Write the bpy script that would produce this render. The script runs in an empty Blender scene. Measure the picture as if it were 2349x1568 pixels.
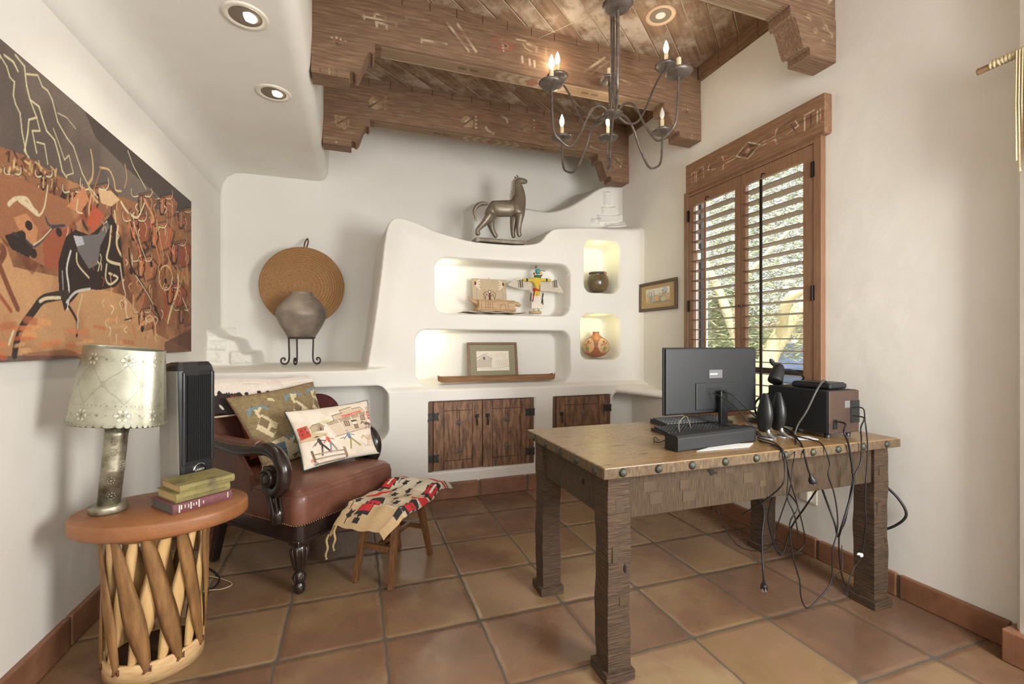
import bpy, bmesh, math, random
import numpy as np
from mathutils import Vector, Matrix

# ------------------------------------------------------------------ camera, light, exposure
S = bpy.context.scene
COL = S.collection
S.view_settings.view_transform = 'Standard'
S.view_settings.look = 'None'
S.view_settings.exposure = 0.60
S.view_settings.gamma = 1.0
S.view_settings.use_curve_mapping = False
S.cycles.max_bounces = 8
S.cycles.diffuse_bounces = 5
S.cycles.glossy_bounces = 3
S.cycles.transmission_bounces = 4
S.cycles.transparent_max_bounces = 8
S.cycles.sample_clamp_indirect = 4.0
S.cycles.caustics_reflective = False
S.cycles.caustics_refractive = False
S.cycles.use_denoising = True

EYE = 1.28                      # camera height
FPX = 1040.0                    # focal length in pixels of the 2349 wide frame
YAW = math.radians(19.0)
cam = bpy.data.cameras.new('camera'); cam.sensor_width = 36.0
cam.lens = 36.0 * FPX / 2349.0; cam.clip_start = 0.05; cam.clip_end = 300
camo = bpy.data.objects.new('camera', cam); COL.objects.link(camo)
camo.location = (0, 0, EYE); camo.rotation_euler = (math.pi / 2, 0, -YAW)
S.camera = camo

w = bpy.data.worlds.new('world'); S.world = w; w.use_nodes = True
wn = w.node_tree; wn.nodes.clear()
wo = wn.nodes.new('ShaderNodeOutputWorld'); wb = wn.nodes.new('ShaderNodeBackground')
sky = wn.nodes.new('ShaderNodeTexSky'); sky.sky_type = 'HOSEK_WILKIE'; sky.turbidity = 3.5
sky.ground_albedo = 0.5; sky.sun_direction = (-0.45, -0.35, 0.82)
mx = wn.nodes.new('ShaderNodeMix'); mx.data_type = 'RGBA'; mx.inputs[0].default_value = 0.82
mx.inputs[7].default_value = (0.92, 0.96, 1.0, 1)
wn.links.new(sky.outputs[0], mx.inputs[6]); wn.links.new(mx.outputs[2], wb.inputs[0])
wb.inputs[1].default_value = 1.15
wn.links.new(wb.outputs[0], wo.inputs[0])

def lamp(name, kind, loc, energy, color=(1, 1, 1), size=0.1, aim=None, spot=None, size_y=None):
    l = bpy.data.lights.new(name, kind); l.energy = energy; l.color = color
    if kind == 'AREA':
        l.size = size
        if size_y: l.shape = 'RECTANGLE'; l.size_y = size_y
    elif kind == 'SUN': l.angle = size
    else: l.shadow_soft_size = size
    if spot: l.spot_size = math.radians(spot); l.spot_blend = 0.6
    o = bpy.data.objects.new(name, l); COL.objects.link(o); o.location = loc
    if aim is not None:
        o.rotation_euler = (Vector(aim) - Vector(loc)).to_track_quat('-Z', 'Y').to_euler()
    return o

lamp('sun', 'SUN', (0, 0, 12), 2.6, (1.0, 0.95, 0.86), 0.01, aim=(0.45 * 12, 0.35 * 12, 12 - 0.82 * 12))
# daylight from the window and a side opening, and a fill lamp behind
lamp('daylight_window', 'AREA', (4.6, 2.2, 4.6), 500, (0.93, 0.97, 1.0), 3.4, aim=(2.6, 2.5, 1.7), size_y=1.6)
lamp('fill_behind_camera', 'AREA', (0.6, -2.9, 1.7), 80, (0.97, 0.98, 1.0), 3.0, aim=(0.7, 2.5, 2.2), size_y=2.4)  # soft fill added indoors; the rear wall has no opening
lamp('daylight_side_opening', 'AREA', (2.05, -0.25, 1.5), 66, (1.0, 0.985, 0.95), 0.75, aim=(-0.6, 2.9, 1.5), size_y=1.1)

# ------------------------------------------------------------------ helpers
R = math.radians
ca, sa = math.cos(YAW), math.sin(YAW)
def _ray(u, v):
    r = (u - 1174.5) / FPX
    return r * ca + sa, -r * sa + ca, -(v - 784.0) / FPX
def onX(u, v, X):               # measured photo point -> point of the plane x = X
    a, b, c = _ray(u, v); t = X / a; return Vector((X, b * t, EYE + c * t))
def onY(u, v, Y):
    a, b, c = _ray(u, v); t = Y / b; return Vector((a * t, Y, EYE + c * t))
def onZ(u, v, Z):
    a, b, c = _ray(u, v); t = (Z - EYE) / c; return Vector((a * t, b * t, Z))

def lin(c):
    return tuple(((x / 255) / 12.92 if x / 255 <= .04045 else ((x / 255 + .055) / 1.055) ** 2.4) for x in c[:3])

def root_loc(o):
    v = Vector((0, 0, 0))
    while o is not None:
        v += o.location; o = o.parent
    return v

def empty(name, label, cat, loc=(0, 0, 0), rotz=0, group=None, kind=None):
    o = bpy.data.objects.new(name, None); COL.objects.link(o)
    o.empty_display_size = .05
    o.location = loc; o.rotation_euler = (0, 0, rotz)
    return tag(o, label, cat, group, kind)
def tag(o, label=None, cat=None, group=None, kind=None):
    if label: o['label'] = label
    if cat: o['category'] = cat
    if group: o['group'] = group
    if kind: o['kind'] = kind
    return o

class MB:
    """collects shapes; build() links them as ONE mesh object"""
    def __init__(s): s.v = []; s.f = []; s.m = []; s.sm = []
    def add(s, vs, fs, mi=0, smooth=False):
        b = len(s.v); s.v += [tuple(x) for x in vs]
        for f in fs: s.f.append([i + b for i in f]); s.m.append(mi); s.sm.append(smooth)
        return s
    def box(s, c, d, rot=None, mi=0, taper=1.0):
        hx, hy, hz = d[0] / 2, d[1] / 2, d[2] / 2
        vs = [Vector((x * hx * (taper if z > 0 else 1), y * hy * (taper if z > 0 else 1), z * hz)) for z in (-1, 1) for y in (-1, 1) for x in (-1, 1)]
        if rot is not None:
            if isinstance(rot, (int, float)): rot = Matrix.Rotation(rot, 3, 'Z')
            vs = [rot @ v for v in vs]
        c = Vector(c); vs = [v + c for v in vs]
        return s.add(vs, [(0, 2, 3, 1), (4, 5, 7, 6), (0, 1, 5, 4), (2, 6, 7, 3), (0, 4, 6, 2), (1, 3, 7, 5)], mi)
    def b2(s, x0, x1, y0, y1, z0, z1, mi=0):
        return s.box(((x0 + x1) / 2, (y0 + y1) / 2, (z0 + z1) / 2), (abs(x1 - x0), abs(y1 - y0), abs(z1 - z0)), None, mi)
    def beam(s, p, q, w, h, up=(0, 0, 1), mi=0, w2=None, h2=None):
        p = Vector(p); q = Vector(q); d = (q - p).normalized(); up = Vector(up)
        a = d.cross(up)
        if a.length < 1e-4: a = d.cross(Vector((1, 0, 0)))
        a.normalize(); b = a.cross(d).normalized()
        w2 = w2 or w; h2 = h2 or h; vs = []
        for c, ww, hh in ((p, w, h), (q, w2, h2)):
            for i, j in ((-1, -1), (1, -1), (1, 1), (-1, 1)): vs.append(c + a * (i * ww / 2) + b * (j * hh / 2))
        return s.add(vs, [(0, 3, 2, 1), (4, 5, 6, 7), (0, 1, 5, 4), (1, 2, 6, 5), (2, 3, 7, 6), (3, 0, 4, 7)], mi)
    def tube(s, pts, r, n=10, mi=0, cap=True, smooth=True, flat=1.0):
        pts = [Vector(p) for p in pts]; N = len(pts)
        rs = r if isinstance(r, (list, tuple)) else [r] * N
        tans = []
        for i in range(N):
            t = pts[min(i + 1, N - 1)] - pts[max(i - 1, 0)]
            tans.append(t.normalized() if t.length > 1e-9 else Vector((0, 0, 1)))
        t0 = tans[0]; a = t0.cross(Vector((0, 0, 1)))
        if a.length < 1e-3: a = t0.cross(Vector((1, 0, 0)))
        a.normalize(); vs = []
        for i in range(N):
            t = tans[i]; a = (a - t * a.dot(t))
            if a.length < 1e-6: a = t.orthogonal()
            a.normalize(); b = t.cross(a)
            for k in range(n):
                g = 2 * math.pi * k / n
                vs.append(pts[i] + a * (math.cos(g) * rs[i]) + b * (math.sin(g) * rs[i] * flat))
        fs = [(i * n + k, i * n + (k + 1) % n, (i + 1) * n + (k + 1) % n, (i + 1) * n + k) for i in range(N - 1) for k in range(n)]
        s.add(vs, fs, mi, smooth)
        if cap: s.add(vs[:n], [tuple(reversed(range(n)))], mi); s.add(vs[-n:], [tuple(range(n))], mi)
        return s
    def lathe(s, prof, c=(0, 0, 0), n=32, mi=0, sx=1.0, sy=1.0, smooth=True, rot=None, caps=True):
        c = Vector(c); vs = []
        for r, z in prof:
            for k in range(n):
                g = 2 * math.pi * k / n
                v = Vector((math.cos(g) * r * sx, math.sin(g) * r * sy, z))
                if rot is not None: v = rot @ v
                vs.append(v + c)
        N = len(prof)
        s.add(vs, [(i * n + k, i * n + (k + 1) % n, (i + 1) * n + (k + 1) % n, (i + 1) * n + k) for i in range(N - 1) for k in range(n)], mi, smooth)
        if caps:
            if prof[0][0] > 1e-5: s.add(vs[:n], [tuple(reversed(range(n)))], mi)
            if prof[-1][0] > 1e-5: s.add(vs[-n:], [tuple(range(n))], mi)
        return s
    def ell(s, c, r, mi=0, n=16, rot=None):
        if isinstance(r, (int, float)): r = (r, r, r)
        c = Vector(c); vs = []; h = n // 2
        for i in range(h + 1):
            th = math.pi * i / h
            for k in range(n):
                g = 2 * math.pi * k / n
                v = Vector((math.sin(th) * math.cos(g) * r[0], math.sin(th) * math.sin(g) * r[1], -math.cos(th) * r[2]))
                if rot is not None: v = rot @ v
                vs.append(v + c)
        return s.add(vs, [(i * n + k, i * n + (k + 1) % n, (i + 1) * n + (k + 1) % n, (i + 1) * n + k) for i in range(h) for k in range(n)], mi, True)
    def prism(s, out, M, t, mi=0, smooth=False):
        """outline (x,y) extruded by t along local z, placed with matrix M"""
        n = len(out); a = sum(out[i][0] * out[(i + 1) % n][1] - out[(i + 1) % n][0] * out[i][1] for i in range(n))
        if a < 0: out = out[::-1]
        vs = [M @ Vector((x, y, 0)) for x, y in out] + [M @ Vector((x, y, t)) for x, y in out]
        s.add(vs, [tuple(reversed(range(n))), tuple(range(n, 2 * n))], mi)
        return s.add(vs, [(i, (i + 1) % n, n + (i + 1) % n, n + i) for i in range(n)], mi, smooth)
    def grid(s, fn, nu, nv, mi=0, smooth=True):
        vs = [fn(i / nu, j / nv) for j in range(nv + 1) for i in range(nu + 1)]
        return s.add(vs, [(j * (nu + 1) + i, j * (nu + 1) + i + 1, (j + 1) * (nu + 1) + i + 1, (j + 1) * (nu + 1) + i) for j in range(nv) for i in range(nu)], mi, smooth)
    def build(s, name, mat, parent=None, world=True, bevel=0, seg=2, weld=False, sub=0, label=None):
        me = bpy.data.meshes.new(name)
        off = root_loc(parent) if (world and parent is not None) else Vector((0, 0, 0))
        me.from_pydata([(x - off.x, y - off.y, z - off.z) for x, y, z in s.v], [], s.f)
        mats = mat if isinstance(mat, (list, tuple)) else [mat]
        for m in mats: me.materials.append(m)
        me.polygons.foreach_set('material_index', s.m); me.polygons.foreach_set('use_smooth', s.sm)
        me.update()
        if weld:
            bm = bmesh.new(); bm.from_mesh(me); bmesh.ops.remove_doubles(bm, verts=bm.verts, dist=1e-5); bm.to_mesh(me); bm.free()
        o = bpy.data.objects.new(name, me); COL.objects.link(o)
        if parent is not None: o.parent = parent
        if bevel:
            b = o.modifiers.new('bevel', 'BEVEL'); b.width = bevel; b.segments = seg; b.limit_method = 'ANGLE'; b.angle_limit = R(40)
            b.harden_normals = False
        if sub:
            b = o.modifiers.new('sub', 'SUBSURF'); b.levels = sub; b.render_levels = sub
        if label: o['label'] = label
        return o

def MX(o, x, y, z=None):        # matrix from origin and two axes
    x = Vector(x).normalized(); y = Vector(y).normalized(); z = x.cross(y).normalized()
    m = Matrix.Identity(4)
    for i, a in enumerate((x, y, z)):
        for j in range(3): m[j][i] = a[j]
    for j in range(3): m[j][3] = o[j]
    return m

def spline(pts, n=8, closed=False):
    P = [Vector(p) for p in pts]; N = len(P); out = []
    rng = range(N) if closed else range(N - 1)
    for i in rng:
        p0 = P[(i - 1) % N] if closed else P[max(i - 1, 0)]
        p1 = P[i]; p2 = P[(i + 1) % N]; p3 = P[(i + 2) % N] if closed else P[min(i + 2, N - 1)]
        for k in range(n):
            t = k / n
            out.append(.5 * ((2 * p1) + (-p0 + p2) * t + (2 * p0 - 5 * p1 + 4 * p2 - p3) * t * t + (-p0 + 3 * p1 - 3 * p2 + p3) * t ** 3))
    if not closed: out.append(P[-1])
    return out

# ------------------------------------------------------------------ materials
_M = {}
def mat(name, c1=(128, 128, 128), c2=None, scale=6, stretch=(1, 1, 1), rough=.6, metal=0, bump=0, bscale=None, spec=.5,
        coat=0, emit=None, estr=0, attr=False, detail=5, r2=None, trans=0, sheen=0, c3=None, bdist=.004, contrast=1.0):
    if name in _M: return _M[name]
    m = bpy.data.materials.new(name); m.use_nodes = True; nt = m.node_tree; N = nt.nodes; L = nt.links
    b = N['Principled BSDF']; _M[name] = m
    b.inputs['Base Color'].default_value = (*lin(c1), 1); b.inputs['Roughness'].default_value = rough
    b.inputs['Metallic'].default_value = metal; b.inputs['Specular IOR Level'].default_value = spec
    b.inputs['Coat Weight'].default_value = coat; b.inputs['Transmission Weight'].default_value = trans
    if sheen: b.inputs['Sheen Weight'].default_value = sheen
    if emit: b.inputs['Emission Color'].default_value = (*lin(emit), 1); b.inputs['Emission Strength'].default_value = estr
    tc = N.new('ShaderNodeTexCoord'); mp = N.new('ShaderNodeMapping'); mp.inputs['Scale'].default_value = stretch
    L.new(tc.outputs['Object'], mp.inputs[0])
    colout = None
    if c2:
        nz = N.new('ShaderNodeTexNoise'); nz.inputs['Scale'].default_value = scale; nz.inputs['Detail'].default_value = detail
        nz.inputs['Roughness'].default_value = .62
        L.new(mp.outputs[0], nz.inputs['Vector'])
        cr = N.new('ShaderNodeValToRGB'); e = cr.color_ramp.elements
        lo = .5 - .2 / contrast; hi = .5 + .2 / contrast
        e[0].position = lo; e[0].color = (*lin(c1), 1); e[1].position = hi; e[1].color = (*lin(c2), 1)
        if c3: q = cr.color_ramp.elements.new(.5); q.color = (*lin(c3), 1)
        L.new(nz.outputs['Fac'], cr.inputs[0]); colout = cr.outputs[0]
        if r2 is not None:
            mr = N.new('ShaderNodeMapRange'); mr.inputs[1].default_value = .3; mr.inputs[2].default_value = .7
            mr.inputs[3].default_value = rough; mr.inputs[4].default_value = r2
            L.new(nz.outputs['Fac'], mr.inputs[0]); L.new(mr.outputs[0], b.inputs['Roughness'])
    if attr:
        at = N.new('ShaderNodeAttribute'); at.attribute_name = 'paint'
        if colout is not None:
            mi = N.new('ShaderNodeMix'); mi.data_type = 'RGBA'
            L.new(at.outputs['Alpha'], mi.inputs[0]); L.new(colout, mi.inputs[6]); L.new(at.outputs['Color'], mi.inputs[7])
            colout = mi.outputs[2]
        else: colout = at.outputs['Color']
    if colout is not None: L.new(colout, b.inputs['Base Color'])
    if bump:
        nb = N.new('ShaderNodeTexNoise'); nb.inputs['Scale'].default_value = bscale or scale * 2; nb.inputs['Detail'].default_value = 6
        L.new(mp.outputs[0], nb.inputs['Vector'])
        bp = N.new('ShaderNodeBump'); bp.inputs['Strength'].default_value = bump; bp.inputs['Distance'].default_value = bdist
        L.new(nb.outputs['Fac'], bp.inputs['Height']); L.new(bp.outputs[0], b.inputs['Normal'])
    return m

def smooth01(t):
    t = np.clip(t, 0, 1); return t * t * (3 - 2 * t)

# ------------------------------------------------------------------ painted surfaces: strokes and patches rasterised to a colour attribute
class Canvas:
    def __init__(s, w, h, x0, x1, y0, y1, bg=None):
        s.w, s.h, s.x0, s.x1, s.y0, s.y1 = w, h, x0, x1, y0, y1
        s.a = np.zeros((h, w, 4), np.float32)
        if bg: s.a[..., :3] = lin(bg); s.a[..., 3] = 1
    def _px(s, p): return ((p[0] - s.x0) / (s.x1 - s.x0) * (s.w - 1), (p[1] - s.y0) / (s.y1 - s.y0) * (s.h - 1))
    def _blend(s, sl, m, col, al):
        c = np.array(lin(col), np.float32); m = (m * al)[..., None]; t = s.a[sl]
        t[..., :3] = np.where(t[..., 3:] > 0, t[..., :3] * (1 - m) + c * m, c); t[..., 3:] = np.maximum(t[..., 3:], m)
    def poly(s, pts, col, al=1.0):
        P = np.array([s._px(p) for p in pts]); x0, y0 = np.floor(P.min(0)).astype(int) - 1; x1, y1 = np.ceil(P.max(0)).astype(int) + 2
        x0, y0 = max(x0, 0), max(y0, 0); x1, y1 = min(x1, s.w), min(y1, s.h)
        if x1 <= x0 or y1 <= y0: return s
        yy, xx = np.mgrid[y0:y1, x0:x1].astype(np.float32); ins = np.zeros(xx.shape, bool); n = len(P)
        for i in range(n):
            ax, ay = P[i]; bx, by = P[(i + 1) % n]
            if ay == by: continue
            ins ^= ((ay > yy) != (by > yy)) & (xx < (bx - ax) * (yy - ay) / (by - ay) + ax)
        s._blend((slice(y0, y1), slice(x0, x1)), ins.astype(np.float32), col, al); return s
    def line(s, pts, wd, col, al=1.0, w2=None, soft=.8):
        P = [s._px(p) for p in pts]; k = (s.w - 1) / abs(s.x1 - s.x0); n = len(P) - 1
        for i in range(n):
            (ax, ay), (bx, by) = P[i], P[i + 1]
            r0 = (wd if w2 is None else wd + (w2 - wd) * i / max(n, 1)) * k / 2; r0 = max(r0, .45); pd = r0 + 2
            x0 = max(int(min(ax, bx) - pd), 0); x1 = min(int(max(ax, bx) + pd) + 1, s.w); y0 = max(int(min(ay, by) - pd), 0); y1 = min(int(max(ay, by) + pd) + 1, s.h)
            if x1 <= x0 or y1 <= y0: continue
            yy, xx = np.mgrid[y0:y1, x0:x1].astype(np.float32); dx, dy = bx - ax, by - ay; L2 = dx * dx + dy * dy + 1e-9
            t = np.clip(((xx - ax) * dx + (yy - ay) * dy) / L2, 0, 1); d = np.hypot(xx - ax - t * dx, yy - ay - t * dy)
            s._blend((slice(y0, y1), slice(x0, x1)), np.clip((r0 + soft / 2 - d) / soft, 0, 1), col, al)
        return s
    def oval(s, c, rx, ry, col, al=1.0, rot=0):
        g = [2 * math.pi * i / 28 for i in range(28)]; cr, sr = math.cos(rot), math.sin(rot)
        return s.poly([(c[0] + rx * math.cos(t) * cr - ry * math.sin(t) * sr, c[1] + rx * math.cos(t) * sr + ry * math.sin(t) * cr) for t in g], col, al)
    def rect(s, x0, x1, y0, y1, col, al=1.0): return s.poly([(x0, y0), (x1, y0), (x1, y1), (x0, y1)], col, al)
    def grain(s, amt, seed=0, cell=1):
        r = np.random.RandomState(seed); n = r.rand(s.h // cell + 2, s.w // cell + 2).astype(np.float32)
        n = np.kron(n, np.ones((cell, cell), np.float32))[:s.h, :s.w]; s.a[..., :3] *= (1 + amt * (n[..., None] - .5) * 2); return s
    def mottle(s, col, freq, amt, seed=0, thr=.5):
        r = np.random.RandomState(seed); n = np.zeros((s.h, s.w), np.float32); yy, xx = np.mgrid[0:s.h, 0:s.w].astype(np.float32)
        for o in range(4):
            g = r.rand(int(freq * 2 ** o * s.h / s.w) + 3, int(freq * 2 ** o) + 3).astype(np.float32)
            fy = yy / s.h * (g.shape[0] - 2); fx = xx / s.w * (g.shape[1] - 2); iy = fy.astype(int); ix = fx.astype(int); ty = smooth01(fy - iy); tx = smooth01(fx - ix)
            n += (g[iy, ix] * (1 - tx) * (1 - ty) + g[iy, ix + 1] * tx * (1 - ty) + g[iy + 1, ix] * (1 - tx) * ty + g[iy + 1, ix + 1] * tx * ty) / 2 ** o
        n /= 1.875; s._blend((slice(0, s.h), slice(0, s.w)), smooth01((n - thr) / .2), col, amt); return s

def painted(name, cv, fn, mt, parent=None, world=True, smooth=True, label=None, extra=None):
    """grid mesh with one vertex per canvas cell; fn(U,V arrays 0..1) -> X,Y,Z arrays"""
    U, V = np.meshgrid(np.linspace(0, 1, cv.w), np.linspace(0, 1, cv.h)); X, Y, Z = fn(U, V)
    off = root_loc(parent) if (world and parent is not None) else Vector((0, 0, 0))
    co = np.stack([np.broadcast_to(X, U.shape) - off.x, np.broadcast_to(Y, U.shape) - off.y, np.broadcast_to(Z, U.shape) - off.z], -1).reshape(-1, 3).astype(np.float32)
    o = gridmesh(name, co, cv.w, cv.h, mt, parent, smooth)
    at = o.data.color_attributes.new('paint', 'FLOAT_COLOR', 'POINT'); at.data.foreach_set('color', cv.a.reshape(-1))
    if label: o['label'] = label
    return o
def gridmesh(name, co, w, h, mt, parent=None, smooth=True):
    i = np.arange((w - 1) * (h - 1)); b = (i // (w - 1)) * w + i % (w - 1)
    q = np.stack([b, b + 1, b + w + 1, b + w], -1).astype(np.int32)
    me = bpy.data.meshes.new(name); me.vertices.add(len(co)); me.vertices.foreach_set('co', co.reshape(-1).astype(np.float32))
    me.loops.add(q.size); me.loops.foreach_set('vertex_index', q.reshape(-1)); me.polygons.add(len(q))
    me.polygons.foreach_set('loop_start', np.arange(0, q.size, 4, dtype=np.int32)); me.polygons.foreach_set('loop_total', np.full(len(q), 4, np.int32))
    me.update(calc_edges=True); me.polygons.foreach_set('use_smooth', np.full(len(q), smooth)); me.materials.append(mt); me.update()
    o = bpy.data.objects.new(name, me); COL.objects.link(o)
    if parent is not None: o.parent = parent
    return o
# ------------------------------------------------------------------ room materials
PLASTER = mat('plaster', (230, 228, 222), (222, 219, 211), 1.2, rough=.85, bump=.35, bscale=7, bdist=.012, spec=.25, detail=3)
PLASTER2 = mat('plaster_sculpted', (232, 230, 224), (225, 222, 214), 1.1, rough=.85, bump=.25, bscale=9, bdist=.008, spec=.25, detail=3)
BEAMWOOD = mat('beam_wood', (102, 78, 58), (142, 114, 88), 5, (1.2, 14, 14), rough=.75, bump=.7, bscale=7, attr=True, c3=(122, 94, 72), bdist=.006)
BEAMY = mat('beam_wood_y', (102, 78, 58), (142, 114, 88), 5, (14, 1.2, 14), rough=.75, bump=.7, bscale=7, c3=(122, 94, 72), bdist=.006)
BEAMPLAIN = mat('beam_wood_plain', (102, 78, 58), (142, 114, 88), 5, (1.2, 14, 14), rough=.75, bump=.7, bscale=7, c3=(122, 94, 72), bdist=.006)
REDWOOD_ = mat('stained_frame_wood', (128, 78, 52), (152, 98, 68), 4, (16, 16, 1.2), rough=.5, bump=.2, c3=(140, 88, 60))
IRON = mat('wrought_iron', (70, 63, 58), (112, 104, 98), 40, rough=.45, metal=.6, bump=.6, bscale=60, bdist=.003)
DARKIRON = mat('dark_iron', (46, 42, 40), (74, 68, 64), 60, rough=.55, metal=.5, bump=.5, bscale=90, bdist=.002)

def cell_floor():
    m = bpy.data.materials.new('terracotta_tiles'); m.use_nodes = True; nt = m.node_tree; N = nt.nodes; L = nt.links; b = N['Principled BSDF']
    def mth(op, a, c=None, d=None):
        n = N.new('ShaderNodeMath'); n.operation = op
        for i, x in enumerate((a, c, d)):
            if x is None: continue
            if isinstance(x, (int, float)): n.inputs[i].default_value = x
            else: L.new(x, n.inputs[i])
        return n.outputs[0]
    g = N.new('ShaderNodeNewGeometry'); sp = N.new('ShaderNodeSeparateXYZ'); L.new(g.outputs['Position'], sp.inputs[0])
    nz = N.new('ShaderNodeTexNoise'); nz.inputs['Scale'].default_value = 9; nz.inputs['Detail'].default_value = 2; L.new(g.outputs['Position'], nz.inputs['Vector'])
    wob = mth('MULTIPLY', mth('SUBTRACT', nz.outputs['Fac'], .5), .035)
    x = mth('ADD', mth('DIVIDE', mth('SUBTRACT', sp.outputs[0], .538), .4202), wob); y = mth('ADD', mth('DIVIDE', mth('SUBTRACT', sp.outputs[1], 2.022), .4202), wob)
    fx, fy = mth('FRACT', x), mth('FRACT', y)
    ex = mth('MINIMUM', fx, mth('SUBTRACT', 1.0, fx)); ey = mth('MINIMUM', fy, mth('SUBTRACT', 1.0, fy))
    # rounded tile corners
    rr = .05
    qx = mth('MAXIMUM', mth('SUBTRACT', rr + .012, ex), 0.0); qy = mth('MAXIMUM', mth('SUBTRACT', rr + .012, ey), 0.0)
    ln = mth('SQRT', mth('ADD', mth('MULTIPLY', qx, qx), mth('MULTIPLY', qy, qy)))
    e = mth('SUBTRACT', rr, ln)          # >0 tile, <0 grout
    mr = N.new('ShaderNodeMapRange'); mr.interpolation_type = 'SMOOTHSTEP'; L.new(e, mr.inputs[0]); mr.inputs[1].default_value = -.006; mr.inputs[2].default_value = .007
    tile = mr.outputs[0]
    cb = N.new('ShaderNodeCombineXYZ'); L.new(mth('FLOOR', x), cb.inputs[0]); L.new(mth('FLOOR', y), cb.inputs[1])
    wh = N.new('ShaderNodeTexWhiteNoise'); wh.noise_dimensions = '3D'; L.new(cb.outputs[0], wh.inputs['Vector'])
    off = N.new('ShaderNodeVectorMath'); off.operation = 'MULTIPLY_ADD'; L.new(wh.outputs['Color'], off.inputs[0]); off.inputs[1].default_value = (9, 9, 9); L.new(g.outputs['Position'], off.inputs[2])
    n2 = N.new('ShaderNodeTexNoise'); n2.inputs['Scale'].default_value = 2.3; n2.inputs['Detail'].default_value = 5; n2.inputs['Roughness'].default_value = .6; L.new(off.outputs[0], n2.inputs['Vector'])
    f = mth('ADD', mth('MULTIPLY', n2.outputs['Fac'], .75), mth('MULTIPLY', wh.outputs['Value'], .28))
    cr = N.new('ShaderNodeValToRGB'); L.new(f, cr.inputs[0]); E = cr.color_ramp.elements
    E[0].position = .3; E[0].color = (*lin((104, 80, 64)), 1); E[1].position = .74; E[1].color = (*lin((152, 130, 98)), 1)
    for p, c in ((.43, (122, 92, 71)), (.54, (136, 110, 80)), (.64, (140, 110, 86))):
        q = E.new(p); q.color = (*lin(c), 1)
    mi = N.new('ShaderNodeMix'); mi.data_type = 'RGBA'; L.new(tile, mi.inputs[0]); mi.inputs[6].default_value = (*lin((86, 78, 66)), 1); L.new(cr.outputs[0], mi.inputs[7])
    L.new(mi.outputs[2], b.inputs['Base Color'])
    n3 = N.new('ShaderNodeTexNoise'); n3.inputs['Scale'].default_value = 5; n3.inputs['Detail'].default_value = 6; L.new(off.outputs[0], n3.inputs['Vector'])
    r = N.new('ShaderNodeMapRange'); L.new(n3.outputs['Fac'], r.inputs[0]); r.inputs[1].default_value = .3; r.inputs[2].default_value = .75; r.inputs[3].default_value = .15; r.inputs[4].default_value = .40
    rm = N.new('ShaderNodeMix'); rm.data_type = 'FLOAT'; L.new(tile, rm.inputs[0]); rm.inputs[2].default_value = .85; L.new(r.outputs[0], rm.inputs[3]); L.new(rm.outputs[0], b.inputs['Roughness'])
    sm = N.new('ShaderNodeMapRange'); sm.interpolation_type = 'SMOOTHSTEP'; L.new(e, sm.inputs[0]); sm.inputs[1].default_value = -.02; sm.inputs[2].default_value = .05
    hgt = mth('ADD', mth('MULTIPLY', sm.outputs[0], 1.0), mth('ADD', mth('MULTIPLY', n2.outputs['Fac'], .5), mth('MULTIPLY', n3.outputs['Fac'], .25)))
    bp = N.new('ShaderNodeBump'); bp.inputs['Strength'].default_value = .55; bp.inputs['Distance'].default_value = .008; L.new(hgt, bp.inputs['Height']); L.new(bp.outputs[0], b.inputs['Normal'])
    b.inputs['Coat Weight'].default_value = .0
    return m
FLOORM = cell_floor()

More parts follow.
